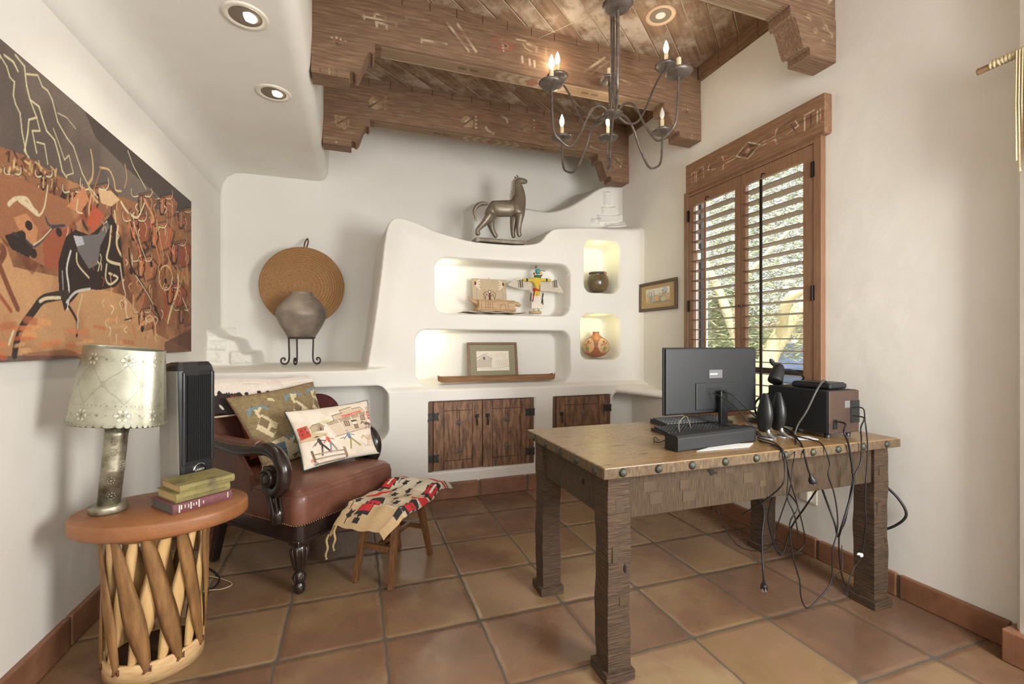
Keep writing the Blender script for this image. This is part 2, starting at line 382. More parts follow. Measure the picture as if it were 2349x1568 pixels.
def plank_mat():
    m = bpy.data.materials.new('ceiling_planks'); m.use_nodes = True; nt = m.node_tree; N = nt.nodes; L = nt.links; b = N['Principled BSDF']
    g = N.new('ShaderNodeNewGeometry'); mp = N.new('ShaderNodeMapping'); mp.vector_type = 'TEXTURE'; mp.inputs['Rotation'].default_value = (0, 0, R(38)); L.new(g.outputs['Position'], mp.inputs[0])
    sp = N.new('ShaderNodeSeparateXYZ'); L.new(mp.outputs[0], sp.inputs[0])
    def mth(op, a, c=None):
        n = N.new('ShaderNodeMath'); n.operation = op
        for i, x in enumerate((a, c)):
            if x is None: continue
            if isinstance(x, (int, float)): n.inputs[i].default_value = x
            else: L.new(x, n.inputs[i])
        return n.outputs[0]
    y = mth('DIVIDE', sp.outputs[1], .135); f = mth('FRACT', y); e = mth('MINIMUM', f, mth('SUBTRACT', 1.0, f))
    cb = N.new('ShaderNodeCombineXYZ'); L.new(mth('FLOOR', y), cb.inputs[0]); wh = N.new('ShaderNodeTexWhiteNoise'); L.new(cb.outputs[0], wh.inputs['Vector'])
    off = N.new('ShaderNodeVectorMath'); off.operation = 'MULTIPLY_ADD'; L.new(wh.outputs['Color'], off.inputs[0]); off.inputs[1].default_value = (7, 7, 7); L.new(mp.outputs[0], off.inputs[2])
    st = N.new('ShaderNodeMapping'); st.inputs['Scale'].default_value = (1, 9, 1); L.new(off.outputs[0], st.inputs[0])
    n1 = N.new('ShaderNodeTexNoise'); n1.inputs['Scale'].default_value = 4; n1.inputs['Detail'].default_value = 6; L.new(st.outputs[0], n1.inputs['Vector'])
    n2 = N.new('ShaderNodeTexNoise'); n2.inputs['Scale'].default_value = 3.5; n2.inputs['Detail'].default_value = 7; n2.inputs['Roughness'].default_value = .7; L.new(off.outputs[0], n2.inputs['Vector'])
    c1 = N.new('ShaderNodeValToRGB'); L.new(n1.outputs['Fac'], c1.inputs[0]); E = c1.color_ramp.elements; E[0].position = .3; E[0].color = (*lin((118, 94, 74)), 1); E[1].position = .7; E[1].color = (*lin((158, 132, 108)), 1)
    c2 = N.new('ShaderNodeMapRange'); c2.interpolation_type = 'SMOOTHSTEP'; L.new(mth('ADD', n2.outputs['Fac'], mth('MULTIPLY', wh.outputs['Value'], .12)), c2.inputs[0]); c2.inputs[1].default_value = .5; c2.inputs[2].default_value = .72; c2.inputs[4].default_value = .75
    mi = N.new('ShaderNodeMix'); mi.data_type = 'RGBA'; L.new(c2.outputs[0], mi.inputs[0]); L.new(c1.outputs[0], mi.inputs[6]); mi.inputs[7].default_value = (*lin((202, 190, 172)), 1)
    gr = N.new('ShaderNodeMapRange'); L.new(e, gr.inputs[0]); gr.inputs[1].default_value = .0; gr.inputs[2].default_value = .05
    m2 = N.new('ShaderNodeMix'); m2.data_type = 'RGBA'; L.new(gr.outputs[0], m2.inputs[0]); m2.inputs[6].default_value = (*lin((196, 180, 158)), 1); L.new(mi.outputs[2], m2.inputs[7]); L.new(m2.outputs[2], b.inputs['Base Color'])
    b.inputs['Roughness'].default_value = .8
    bp = N.new('ShaderNodeBump'); bp.inputs['Strength'].default_value = .8; bp.inputs['Distance'].default_value = .01
    L.new(mth('ADD', gr.outputs[0], mth('MULTIPLY', n1.outputs['Fac'], .2)), bp.inputs['Height']); L.new(bp.outputs[0], b.inputs['Normal'])
    return m
PLANKM = plank_mat()

# ------------------------------------------------------------------ room shell
XL, XR = -1.15, 2.59
MB().b2(-4, 4, -3.2, 5.0, -.1, 0).build('floor', FLOORM).__setitem__('kind', 'structure')
MB().b2(-.3, 2.9, -3.2, 5.0, 3.46, 3.6).build('ceiling', PLANKM).__setitem__('kind', 'structure')

# lowered plaster ceiling on the left, rounded lip
pr = [(XL - .2, 2.60), (XL, 2.60), (XL + .012, 2.70), (XL + .045, 2.775), (XL + .11, 2.82), (XL + .19, 2.83)]
pr += [(-.345 + .09 * math.sin(R(t)), 2.92 - .09 * math.cos(R(t))) for t in range(0, 91, 15)]
pr += [(-.245, 3.1), (-.245, 3.6), (XL - .2, 3.6)]
m = MB(); nn = len(pr)
vs = [(x, -3.2, z) for x, z in pr] + [(x, 4.80, z) for x, z in pr]
m.add(vs, [(i, i + 1, nn + i + 1, nn + i) for i in range(nn - 1)], 0, True)
m.add([vs[i] for i in range(nn)], [tuple(range(nn))])
m.build('ceiling_soffit', PLASTER)['kind'] = 'structure'

m = MB().b2(XL - .2, XL, -3.2, 5.0, 0, 3.6); m.build('wall_left', PLASTER)['kind'] = 'structure'
WY0, WY1, WZ0, WZ1 = 1.905, 3.072, .66, 2.60; XO = XR + .21
m = MB().b2(XR, XO, -3.2, WY0, 0, 3.6).b2(XR, XO, WY1, 5.0, 0, 3.6).b2(XR, XO, WY0, WY1, 0, WZ0).b2(XR, XO, WY0, WY1, WZ1, 3.6)
m.build('wall_right', PLASTER)['kind'] = 'structure'
# projecting end of wall at the near right, rounded edge
pr = [(XR + .01, 1.08), (2.52, 1.065), (2.492, 1.045), (2.482, 1.01), (2.48, -.6), (XR + .01, -.6)]
MB().prism(pr, MX((0, 0, 0), (1, 0, 0), (0, 1, 0)), 3.45, smooth=False).build('wall_right_return', PLASTER, bevel=.01)['kind'] = 'structure'
# unseen far end behind the camera, made solid so sky light stays out
m = MB().b2(XL - .2, XR + .3, -3.35, -3.2, 0, 3.6)
m.build('wall_rear', PLASTER)['kind'] = 'structure'

# ---------------- sculpted back wall as a relief (depth over an x-z grid)
def sdf_poly(X, Z, P):
    P = np.array(P, float); d = np.full(X.shape, 1e9); ins = np.zeros(X.shape, bool); n = len(P)
    for i in range(n):
        ax, az = P[i]; bx, bz = P[(i + 1) % n]; ex, ez = bx - ax, bz - az; L2 = ex * ex + ez * ez + 1e-12
        t = np.clip(((X - ax) * ex + (Z - az) * ez) / L2, 0, 1); d = np.minimum(d, np.hypot(X - ax - t * ex, Z - az - t * ez))
        if az != bz: ins ^= ((az > Z) != (bz > Z)) & (X < ex * (Z - az) / (bz - az) + ax)
    return np.where(ins, d, -d)
def sdf_rr(X, Z, x0, x1, z0, z1, r):
    qx = np.abs(X - (x0 + x1) / 2) - (x1 - x0) / 2 + r; qz = np.abs(Z - (z0 + z1) / 2) - (z1 - z0) / 2 + r
    return -(np.hypot(np.maximum(qx, 0), np.maximum(qz, 0)) + np.minimum(np.maximum(qx, qz), 0) - r)
def sstep(sd, wd):
    t = np.clip(sd / wd + .5, 0, 1); return t * t * t * (t * (6 * t - 15) + 10)
def curve2(pts, n=6): return [(p.x, p.y) for p in spline([(x, z, 0) for x, z in pts], n)]

gw, gh = 486, 445
X, Z = np.meshgrid(np.linspace(XL - .02, XR + .03, gw), np.linspace(0, 3.46, gh))
Y = np.full(X.shape, 4.70)
und = .010 * np.sin(X * 2.3 + Z * 1.1) * np.sin(Z * 2.9 - X * .8) + .005 * np.sin(X * 7.1 + 1) * np.sin(Z * 6.3 + X * 3)
layB = curve2([(1.07, 2.1), (1.085, 2.6), (1.12, 2.69), (1.20, 2.745), (1.4, 2.772), (1.61, 2.772), (1.79, 2.749), (1.93, 2.713), (2.06, 2.745), (2.2, 2.83), (2.35, 2.93), (2.5, 2.985), (2.9, 3.02)]) + [(2.9, 0), (1.07, 0)]
YB = 4.5 - .38 * smooth01((X - 1.6) / .7)
Y = Y + (YB - Y) * sstep(sdf_poly(X, Z, layB) - .03, .12)
massA = [(.03, -.2), (.03, .9), (.045, 1.02)] + curve2([(.06, 1.10), (.105, 1.40), (.155, 1.78), (.19, 2.10), (.222, 2.25), (.28, 2.318), (.365, 2.327), (.487, 2.299), (.631, 2.247), (.778, 2.212), (.956, 2.182), (1.2, 2.175), (1.414, 2.184), (1.555, 2.210), (1.625, 2.280), (1.70, 2.340), (1.834, 2.366), (2.2, 2.40), (2.5, 2.46), (2.9, 2.41)]) + [(2.9, -.2)]
sdA = sdf_poly(X, Z, massA)
rw = .05 + .12 * smooth01((X - 2.1) / .45)      # the crest melts into the right wall
Y = Y + (3.78 - Y) * sstep(sdA - .012 - .02 * smooth01((X - 2.1) / .45), rw)
Y = Y - .035 * sstep(sdA - .10, .22) + .035
lump = curve2([(-1.3, 1.46), (-1.16, 1.40), (-1.08, 1.335), (-1.0, 1.31), (-.95, 1.285), (-.915, 1.21), (-.88, 1.185), (-.83, 1.182), (-.815, 1.10), (-.80, 1.0)]) + [(-1.3, 1.0)]
Y = Y + (4.34 - Y) * sstep(sdf_poly(X, Z, lump), .035)
Y = Y + (3.72 - Y) * sstep(np.minimum(1.072 - Z, (.22 - X) * .18), .036)
Y = Y + (3.708 - Y) * sstep(.90 - Z, .05)
Y = Y + und
# niches
for (x0, x1, z0, z1, r, dp) in ((.631, 1.861, 1.525, 1.985, .095, .30), (.474, 1.861, .930, 1.375, .085, .30), (2.020, 2.388, 1.752, 2.232, .075, .30), (1.985, 2.398, 1.120, 1.536, .075, .30), (-.45, .235, .505, .925, .09, .34)):
    Y = Y + dp * sstep(sdf_rr(X, Z, x0, x1, z0, z1, r), .028)
# door recesses and the hollow at the right end
Y = Y + .06 * sstep(sdf_rr(X, Z, .560, 1.490, .212, .792, .004), .008)
Y = Y + .06 * sstep(sdf_rr(X, Z, 1.664, 2.262, .212, .792, .004), .008)
Y = Y + .28 * sstep(sdf_rr(X, Z, 2.285, 3.2, -.5, .80, .06), .03)
# coved corners against the side walls
for dd, rc in ((XR - X, .16), (X - XL, .05)):
    t = np.clip(dd / rc, 0, 1); Y = Y - rc * (1 - np.sqrt(np.clip(1 - (1 - t) ** 2, 0, 1))) * .8
# bare adobe bricks where the plaster is left off
rs = np.random.RandomState(4)
for (x0, x1, z0, z1, h) in ((2.44, 2.50, 2.70, 2.84, -.03), (2.41, 2.55, 2.61, 2.68, -.035), (2.36, 2.58, 2.53, 2.59, -.045), (2.44, 2.60, 2.46, 2.51, -.04), (2.29, 2.38, 2.50, 2.55, -.02),
                            (-1.16, -1.03, 1.335, 1.41, -.02), (-.99, -.83, 1.10, 1.20, -.03), (-1.15, -1.02, 1.215, 1.29, -.03), (-1.17, -1.05, 1.12, 1.2, -.02)):
    s_ = sstep(sdf_rr(X, Z, x0, x1, z0, z1, .01), .012); Y = Y + h * s_ + s_ * (rs.rand(*X.shape) - .5) * .012
co = np.stack([X, Y, Z], -1).reshape(-1, 3)
gridmesh('wall_back', co, gw, gh, PLASTER2)['kind'] = 'structure'

# bench ledge wrapping onto the right wall and tapering away
def ledge(u, v):
    y = 3.80 - u * .48; d = .36 * (1 - u) ** 1.05 + .010; g = v * math.pi
    return (XR + .01 - d * max(math.sin(g), 0) ** .6, y, .838 - .03 * u + (.060 - .03 * u) * math.cos(g))
MB().grid(ledge, 18, 12).build('wall_right_ledge', PLASTER2)['kind'] = 'structure'

# ---------------- baseboards of terracotta tile (one piece per wall run, grout joints modelled)
TERRA = mat('terracotta_base', (112, 77, 56), (146, 104, 77), 7, rough=.42, bump=.3, c3=(130, 90, 66))
GROUT = mat('grout', (118, 106, 90), (100, 88, 74), 30, rough=.9, bump=.4)
m = MB(); g = MB(); y = -1.0
while y < 3.5:
    m.b2(XR - .022, XR + .005, y + .008, y + .412, .0, .115); y += .4202
g.b2(XR - .012, XR + .004, -1.0, 3.72, 0, .108)
bb = m.build('baseboard_right', TERRA, bevel=.006); bb['kind'] = 'structure'; g.build('grout', GROUT, bb, world=False)
m = MB(); g = MB(); y = .3
while y < 3.6:
    m.b2(XL - .005, XL + .022, y + .008, y + .412, 0, .13); y += .4202
g.b2(XL - .004, XL + .012, .3, 3.72, 0, .122)
bb = m.build('baseboard_left', TERRA, bevel=.006); bb['kind'] = 'structure'; g.build('grout', GROUT, bb, world=False)
m = MB(); g = MB(); x = 1.398 - .4202 * 6
while x < 2.3:
    m.b2(max(x + .008, XL), min(x + .412, 2.27), 3.655, 3.715, 0, .125); x += .4202
g.b2(XL, 2.27, 3.667, 3.72, 0, .117)
bb = m.build('baseboard_back', TERRA, bevel=.006); bb['kind'] = 'structure'; g.build('grout', GROUT, bb, world=False)
m = MB().b2(2.455, 2.49, .2, 1.05, 0, .13).b2(2.455, 2.60, 1.04, 1.085, 0, .13); m.build('baseboard_return', TERRA, bevel=.006)['kind'] = 'structure'

# ---------------- frieze boards under the ceiling
def frieze(name, vert, length_axis):
    m = MB()
    if length_axis == 'y':
        y = vert[0]
        while y < vert[1]:
            m.b2(XR - .03, XR + .01, y + .0008, min(y + .174, vert[1]), 3.345, 3.47); y += .175
    o = m.build(name, BEAMY, bevel=.004); o['kind'] = 'structure'
frieze('trim_1', (2.0, 2.91), 'y'); frieze('trim_2', (3.06, 3.92), 'y')
frieze('trim_3', (.6, 1.84), 'y')
for k, y in enumerate((1.846, 2.914, 3.92)):
    m = MB(); x = -.25
    while x < XR:
        m.b2(x + .0008, min(x + .174, XR), y + .012, y + .03, 3.39, 3.47).b2(x + .0008, min(x + .174, XR), y + .10, y + .125, 3.39, 3.47); x += .175
    o = m.build('trim_%d' % (k + 4), BEAMPLAIN, bevel=.003); o['kind'] = 'structure'

# ---------------- ceiling beams with carved corbels and painted signs
CW, GY, DK, RD = (196, 180, 150), (150, 150, 130), (66, 48, 36), (150, 84, 66)
def corbel(sx):
    """profile in (distance from wall, z): crack line down to the flat foot"""
    o = [(0, 3.115), (0, 2.872), (.215, 2.872), (.215, 2.915), (.235, 2.918)]
    for i in range(1, 13):
        t = i / 12; o.append((.235 + .115 * t, 2.918 + .125 * (.5 - .5 * math.cos(math.pi * t)) + (-.024) * math.sin(2 * math.pi * t)))
    o += [(.352, 3.055), (.362, 3.06), (.362, 3.115)]
    return o
def fade(cv, lo=.15, hi=.85, f=30):
    n = Canvas(cv.w, cv.h, 0, 1, 0, 1, (0, 0, 0)).mottle((255, 255, 255), f, 1, 9, .42); cv.a[..., 3] *= lo + (hi - lo) * n.a[..., 0]
def ceiling_beam(y, label, paint):
    r = empty('ceiling_beam', label, 'beam', (-.262, y, 3.115), group=None)
    x0, x1 = -.25, XR + .01
    cv = Canvas(860, 84, x0, x1, 3.115, 3.395); paint(cv); fade(cv)
    for zz_ in (3.118, 3.25): cv.line([(x0 + (x1 - x0) * k / 60, zz_ + .0025 * math.sin(k * 1.7) + (.012 * math.sin(k * .13) if zz_ > 3.2 else 0)) for k in range(61)], .0035, (44, 32, 24), .55 if zz_ < 3.2 else .3)
    body = MB().b2(x0, x1, y + .004, y + .14, 3.115, 3.395)
    bo = body.build('beam_body', BEAMPLAIN, r, bevel=.008)
    painted('painted_face', cv, lambda U, V: (x0 + U * (x1 - x0), y + .0025 * np.sin(U * 40) * .4 + .002, 3.115 + V * .28), BEAMWOOD, bo)
    # lighter chamfer along the lower edge and painted underside band
    un = Canvas(600, 14, x0 + .4, x1 - .4, 0, 1); un.rect(x0, x1, 0, 1, (150, 128, 98), .38); un.line([(x0, .03), (x1, .03)], .006, (176, 160, 132), .7); un.line([(x0, .97), (x1, .97)], .006, (176, 160, 132), .7)
    c = (x0 + x1) / 2
    for k in (-3, -2, -1, 1, 2, 3):
        q = c + k * .085; s_ = 1 if k < 0 else -1
        un.line([(q + .05 * s_, .1), (q, .5), (q + .05 * s_, .9)], .018, CW, .55)
    un.poly([(c - .06, .5), (c, .1), (c + .06, .5), (c, .9)], RD, .7)
    for k in (-.5, .5, -.42, .42): un.line([(c + k - .025, .5), (c + k + .025, .5)], .012, DK, .8)
    painted('painted_underside', un, lambda U, V: (x0 + .4 + U * (x1 - x0 - .8), y + .012 + V * .116, np.full(U.shape, 3.113)), BEAMWOOD, bo)
    for side, wx in (('l', x0), ('r', x1)):
        d = 1 if side == 'l' else -1; P = corbel(d)
        out = [(wx + d * a, b) for a, b in P]
        cb = MB().prism([(a, b) for a, b in out], MX((0, y + .134, 0), (1, 0, 0), (0, 0, 1)), .134, smooth=False)
        co_ = cb.build('corbel', BEAMPLAIN, r, bevel=.004)
        fc = Canvas(110, 74, min(wx, wx + d * .362), max(wx, wx + d * .362), 2.872, 3.115)
        paint.corbel(fc, wx, d); fade(fc)
        a0 = fc.x0; a1 = fc.x1
        # painted skin follows the corbel outline
        xs = np.linspace(a0, a1, fc.w); pp = sorted([(abs(p[0]), p[1]) for p in P[1:]], key=lambda q: q[0])
        low = np.interp(np.abs(xs - wx), [p[0] for p in pp], [p[1] for p in pp]) + .001
        painted('painted_face', fc, lambda U, V: (a0 + U * (a1 - a0), np.full(U.shape, y - .0022), low[None, :] + V * (3.113 - low[None, :])), BEAMWOOD, co_)
    return r

def pY(cv, y):                  # paint on a beam face with points measured on that face
    return lambda pts: [(onY(u, v, y).x, onY(u, v, y).z) for u, v in pts]
class P2:
    def __call__(s, c):
        q = pY(c, 2.914)
        def ln(pts, w, col, al=.85): c.line(q(pts), w, col, al)
        for a, b in (((833, 37), (911, 52)), ((857, 30), (885, 37)), ((862, 50), (888, 56)), ((931, 38), (986, 47)), ((966, 90), (1025, 101))): ln([a, b], .012, CW)
        for a in ((835, 34), (859, 30), (884, 38), (909, 52), (864, 52), (887, 57), (933, 37), (967, 89)): ln([a, (a[0] + .5, a[1] + 8)], .014, CW)
        ln([(1018, 50), (1070, 117)], .02, DK, .5); ln([(1026, 53), (1075, 116)], .017, CW); ln([(1050, 55), (1092, 117)], .017, CW)
        h = q([(1160, 105)])[0]; c.oval(h, .055, .035, RD, .9)
        for k in range(5): g = R(100 + k * 32); c.line([h, (h[0] + .10 * math.cos(g), h[1] + .085 * math.sin(g))], .018, RD, .9)
        c.oval(h, .02, .016, CW); c.oval(h, .014, .012, DK)
        for k in range(5): c.oval((h[0] - .03 + .004 * k, h[1] + .035 - .018 * k), .007, .006, CW)
        ln([(1185, 90), (1206, 93)], .01, CW); ln([(1200, 100), (1206, 110), (1220, 118)], .01, CW); ln([(1210, 100), (1232, 108), (1230, 118)], .02, CW)
        for a in ((1198, 130), (1215, 136), (1226, 140), (1252, 112), (1254, 144)): ln([a, (a[0] + 1, a[1] + 12)], .018, CW, .8)
        ln([(1240, 140), (1262, 150)], .01, CW)
        ln([(1340, 165), (1387, 132)], .018, CW); ln([(1355, 170), (1397, 140)], .014, CW)
        ln([(1426, 148), (1466, 158)], .016, CW); ln([(1420, 180), (1444, 190), (1444, 194)], .012, CW); ln([(1490, 182), (1500, 200)], .012, CW); ln([(1508, 198), (1525, 203)], .014, CW)
        ln([(1545, 155), (1600, 168)], .02, RD, .4)
        c.grain(.1, 3)
    @staticmethod
    def corbel(c, wx, d):
        c.rect(wx, wx + d * .215, 2.872, 2.912, (126, 100, 72), .55); c.line([(wx, 2.914), (wx + d * .21, 2.914)], .005, (60, 44, 32), .6)
        for k in (.05, .10, .14): c.line([(wx + d * k, 2.876), (wx + d * k, 2.908)], .01, DK if k != .1 else CW, .8)
        c.oval((wx + d * .15, 3.085), .022, .026, RD, .8); c.oval((wx + d * .15, 3.075), .016, .018, (80, 62, 48))
        for k in range(4): c.oval((wx + d * (.115 + .025 * k), 3.105 - .006 * abs(k - 1)), .007, .007, CW)
class P3:
    def __call__(s, c):
        q = pY(c, 3.92)
        def ln(pts, w, col, al=.85): c.line(q(pts), w, col, al)
        for a in ((920, 266), (958, 252), (1000, 246), (1260, 288)):
            p = q([a])[0]; c.oval(p, .032, .017, (150, 146, 120), .8); c.line([(p[0] - .03, p[1]), (p[0] + .03, p[1])], .004, DK)
        ln([(786, 212), (850, 222), (880, 228)], .02, RD, .45)
        for (u, v) in ((862, 236), (1072, 280), (1207, 288)):
            p = q([(u, v)])[0]; c.oval(p, .055, .055, (168, 140, 104), .9); c.line([(p[0] - .05, p[1] - .04), (p[0] + .05, p[1] + .045)], .02, DK, .8)
            c.line([(p[0] - .02, p[1]), (p[0] + .015, p[1] + .03)], .01, CW)
            for k in range(4): c.poly([(p[0] + .07, p[1] - .05 + .033 * k), (p[0] + .095, p[1] - .037 + .033 * k), (p[0] + .07, p[1] - .024 + .033 * k)], CW, .9)
        ln([(1112, 268), (1050, 256), (1042, 270), (1052, 292), (1085, 296)], .02, RD, .5); ln([(1112, 268), (1130, 280), (1160, 288)], .02, RD, .5); ln([(1190, 310), (1225, 312), (1235, 296), (1228, 284), (1190, 280)], .02, RD, .5)
        ln([(1150, 266), (1162, 272), (1164, 280)], .022, CW, .7); ln([(1115, 292), (1120, 300), (1132, 306)], .022, CW, .7)
        ln([(1355, 335), (1375, 345)], .02, CW, .6); c.oval(q([(1362, 310)])[0], .05, .03, (150, 124, 94), .7)
        ln([(1430, 300), (1400, 305), (1410, 330)], .02, RD, .4)
        c.grain(.1, 3)
    @staticmethod
    def corbel(c, wx, d):
        c.rect(wx, wx + d * .215, 2.872, 2.912, (130, 92, 70), .5); c.line([(wx, 2.916), (wx + d * .21, 2.916)], .006, CW, .5)
        c.oval((wx + d * .10, 2.892), .008, .012, CW)
        g = [(.10 + .065 * math.sin(R(t)), 3.02 - .07 * math.cos(R(t))) for t in range(-90, 91, 18)]
        c.line([(wx + d * .035, 3.11)] + [(wx + d * a, b) for a, b in g] + [(wx + d * .165, 3.06)], .02, RD, .55)
        c.poly([(wx + d * .085, 3.112), (wx + d * .20, 3.112), (wx + d * .20, 3.03), (wx + d * .17, 3.0), (wx + d * .11, 3.01), (wx + d * .085, 3.05)], (168, 140, 104), .85)
        c.line([(wx + d * .09, 3.03), (wx + d * .20, 3.11)], .012, DK); c.oval((wx + d * .105, 3.03), .012, .01, CW)
class P1(P2):
    def __call__(s, c):
        for k in range(9):
            x = c.x0 + .3 + k * .31; c.line([(x, 3.2), (x + .1, 3.3)], .018, CW, .7); c.oval((x + .17, 3.26), .03, .03, RD, .5)
    @staticmethod
    def corbel(c, wx, d):
        for (a, b) in ((.22, 3.08), (.17, 3.02), (.11, 2.965), (.1, 3.06), (.05, 3.02)): c.oval((wx + d * a, b), .022, .018, (178, 156, 122), .75); c.line([(wx + d * a, b), (wx + d * (a + .03), b + .01)], .005, DK)
        c.line([(wx + d * .12, 3.1), (wx + d * .03, 3.0)], .007, CW, .6)
ceiling_beam(1.846, 'nearest carved ceiling beam, only its right corbel seen at the top of the photo', P1())
ceiling_beam(2.914, 'middle carved ceiling beam painted with a red hand and white bars', P2())
ceiling_beam(3.92, 'rearmost carved ceiling beam painted with hoof prints and pale shields', P3())

# ---------------- recessed ceiling lights
WHITE = mat('white_enamel', (222, 216, 202), rough=.4)
GLOW = mat('lamp_glass_lit', (255, 244, 226), emit=(255, 236, 206), estr=14, rough=.3)
DIM = mat('lamp_glass_unlit', (226, 224, 214), (196, 194, 186), 30, rough=.15, coat=.5)
WOODRING = mat('grained_ring', (190, 160, 132), (206, 180, 152), 5, (1, 14, 1), rough=.6)
SOCKET = mat('socket_shadow', (120, 108, 92), rough=.8)
def can(x, y, z, lit, ringm, label, tilt=0):
    r = empty('recessed_light', label, 'ceiling light', (x, y, z))
    MB().lathe([(.098, .012), (.100, -.001), (.094, -.008), (.080, -.006), (.068, -.002)], (x, y, z), 40, caps=False).build('trim_ring', ringm, r)
    MB().lathe([(.070, -.004), (.068, .02), (.055, .05), (.0, .055)], (x, y, z), 32).build('housing', SOCKET, r)
    rt = Matrix.Rotation(R(tilt), 3, 'Y')
    MB().lathe([(.0, -.008), (.03, -.007), (.046, .0), (.050, .012), (.034, .045)], (x, y, z + .002), 28, rot=rt).build('bulb', GLOW if lit else DIM, r)
    return r
can(-.497, 2.453, 2.83, True, WHITE, 'lit recessed ceiling light in the plaster soffit, nearer the camera', 16)
can(-.484, 3.152, 2.83, True, WHITE, 'lit recessed ceiling light in the plaster soffit, farther one near the back wall', 16)
can(1.923, 2.539, 3.46, False, WOODRING, 'unlit recessed ceiling light with wood ring between the beams', 0)
for y in (2.453, 3.152): lamp('recessed_spot', 'SPOT', (-.50, y, 2.80), 9, (1, .90, .74), .04, aim=(-1.0, y + .35, 0), spot=120)
# ------------------------------------------------------------------ window with plantation shutters
SHUT = mat('shutter_wood', (122, 89, 64), (142, 106, 78), 5, (14, 14, 1.4), rough=.42, bump=.12, c3=(132, 97, 71))
SLAT = mat('shutter_slat', (104, 86, 74), (118, 99, 86), 5, (14, 1.4, 14), rough=.35)
HW = mat('hinge_metal', (44, 38, 34), rough=.4, metal=.7)
GLASS = bpy.data.materials.new('window_glass'); GLASS.use_nodes = True
_n = GLASS.node_tree.nodes; _l = GLASS.node_tree.links; _n.clear()
_o = _n.new('ShaderNodeOutputMaterial'); _t = _n.new('ShaderNodeBsdfTransparent'); _g = _n.new('ShaderNodeBsdfGlossy'); _g.inputs['Roughness'].default_value = .02
_m = _n.new('ShaderNodeMixShader'); _m.inputs[0].default_value = .05; _l.new(_t.outputs[0], _m.inputs[1]); _l.new(_g.outputs[0], _m.inputs[2]); _l.new(_m.outputs[0], _o.inputs[0])

xf = 2.555                                       # room-side face of the shutters
wroot = empty('window_1', None, None, (XR, 2.49, WZ0), kind='structure')
fr = MB()
fr.b2(xf, XR + .03, 1.905, 1.955, WZ0, 2.50).b2(xf, XR + .03, 3.022, 3.072, WZ0, 2.50).b2(xf, XR + .03, 1.955, 3.022, WZ0, WZ0 + .045).b2(xf, XR + .03, 1.955, 3.022, 2.455, 2.50)
fr.build('window_frame', SHUT, wroot, bevel=.004)
MB().b2(XR - .02, XO, 1.905, 3.072, WZ0 - .03, WZ0).build('window_sill', PLASTER, wroot, bevel=.01)
for (a, b, oa, ob, nm) in ((2.4935, 3.020, 2.545, 2.965, 'far'), (1.957, 2.4915, 2.022, 2.450, 'near')):
    x0, x1 = xf + .004, xf + .034
    z0, z1 = WZ0 + .048, 2.452; oz0, oz1 = .80, 2.372
    p = MB().b2(x0, x1, a, oa, z0, z1).b2(x0, x1, ob, b, z0, z1).b2(x0, x1, oa, ob, oz1, z1).b2(x0, x1, oa, ob, z0, oz0)
    po = p.build('shutter_panel', SHUT, wroot, bevel=.003)
    z = oz0 + .035; k = 0
    while z < oz1 - .01:
        t = R(2.5); pr = [( .046 * math.cos(g), .0042 * math.sin(g)) for g in [2 * math.pi * i / 14 for i in range(14)]]
        pr = [(c * math.cos(t) - s_ * math.sin(t), -c * math.sin(t) + s_ * math.cos(t)) for c, s_ in pr]
        MB().prism(pr, MX((xf + .02, oa + .003, z), (1, 0, 0), (0, 0, 1), None) @ Matrix.Translation((0, 0, -(ob - oa - .006))), ob - oa - .006).build('slat', SLAT, po, world=True)
        z += .0775; k += 1
    yr = oa + (ob - oa) * (.63 if nm == 'near' else .60)
    MB().b2(xf - .034, xf - .027, yr - .010, yr + .010, oz0 + .02, oz1 - .02).build('tilt_rod', HW if nm == 'near' else SHUT, po, bevel=.002)
    MB().tube([(xf - .03, yr, oz1 - .01), (xf - .02, yr, oz1 + .02), (xf, yr, oz1 + .02)], .004).build('rod_catch', HW, po)
    ky = a + .018 if nm == 'far' else b - .018
    MB().lathe([(.0, -.022), (.009, -.02), (.010, -.012), (.005, -.006), (.005, 0.003)], (x0, ky, 1.535), 14, rot=Matrix.Rotation(R(90), 3, 'Y')).build('knob', IRON, po)
    hy = b if nm == 'far' else a
    for hz in (2.30, 1.57, .95): MB().b2(xf - .003, xf + .003, hy - .012, hy + .012, hz - .045, hz + .045).tube([(xf - .004, hy, hz - .045), (xf - .004, hy, hz + .045)], .005, 8).build('hinge', HW, po)
# outer sash in the deep reveal
DKS = mat('outer_sash', (58, 56, 52), rough=.4, metal=.3)
sx0, sx1 = XR + .12, XR + .155
sa_ = MB().b2(sx0, sx1, 1.905, 1.925, WZ0, WZ1).b2(sx0, sx1, 3.052, 3.072, WZ0, WZ1).b2(sx0, sx1, 1.925, 3.052, WZ0, WZ0 + .05).b2(sx0, sx1, 1.925, 3.052, WZ1 - .05, WZ1)
sa_.b2(sx0, sx1, 1.925, 3.052, 1.06, 1.10)
so = sa_.build('window_sash', DKS, wroot, bevel=.003)
MB().b2(sx0 + .018, sx0 + .022, 1.925, 3.052, WZ0 + .05, WZ1 - .05).build('window_pane', GLASS, so)
MB().b2(sx0 - .03, sx0, 3.050, 3.064, 1.95, 2.05).build('sash_latch', WHITE, so, bevel=.004)

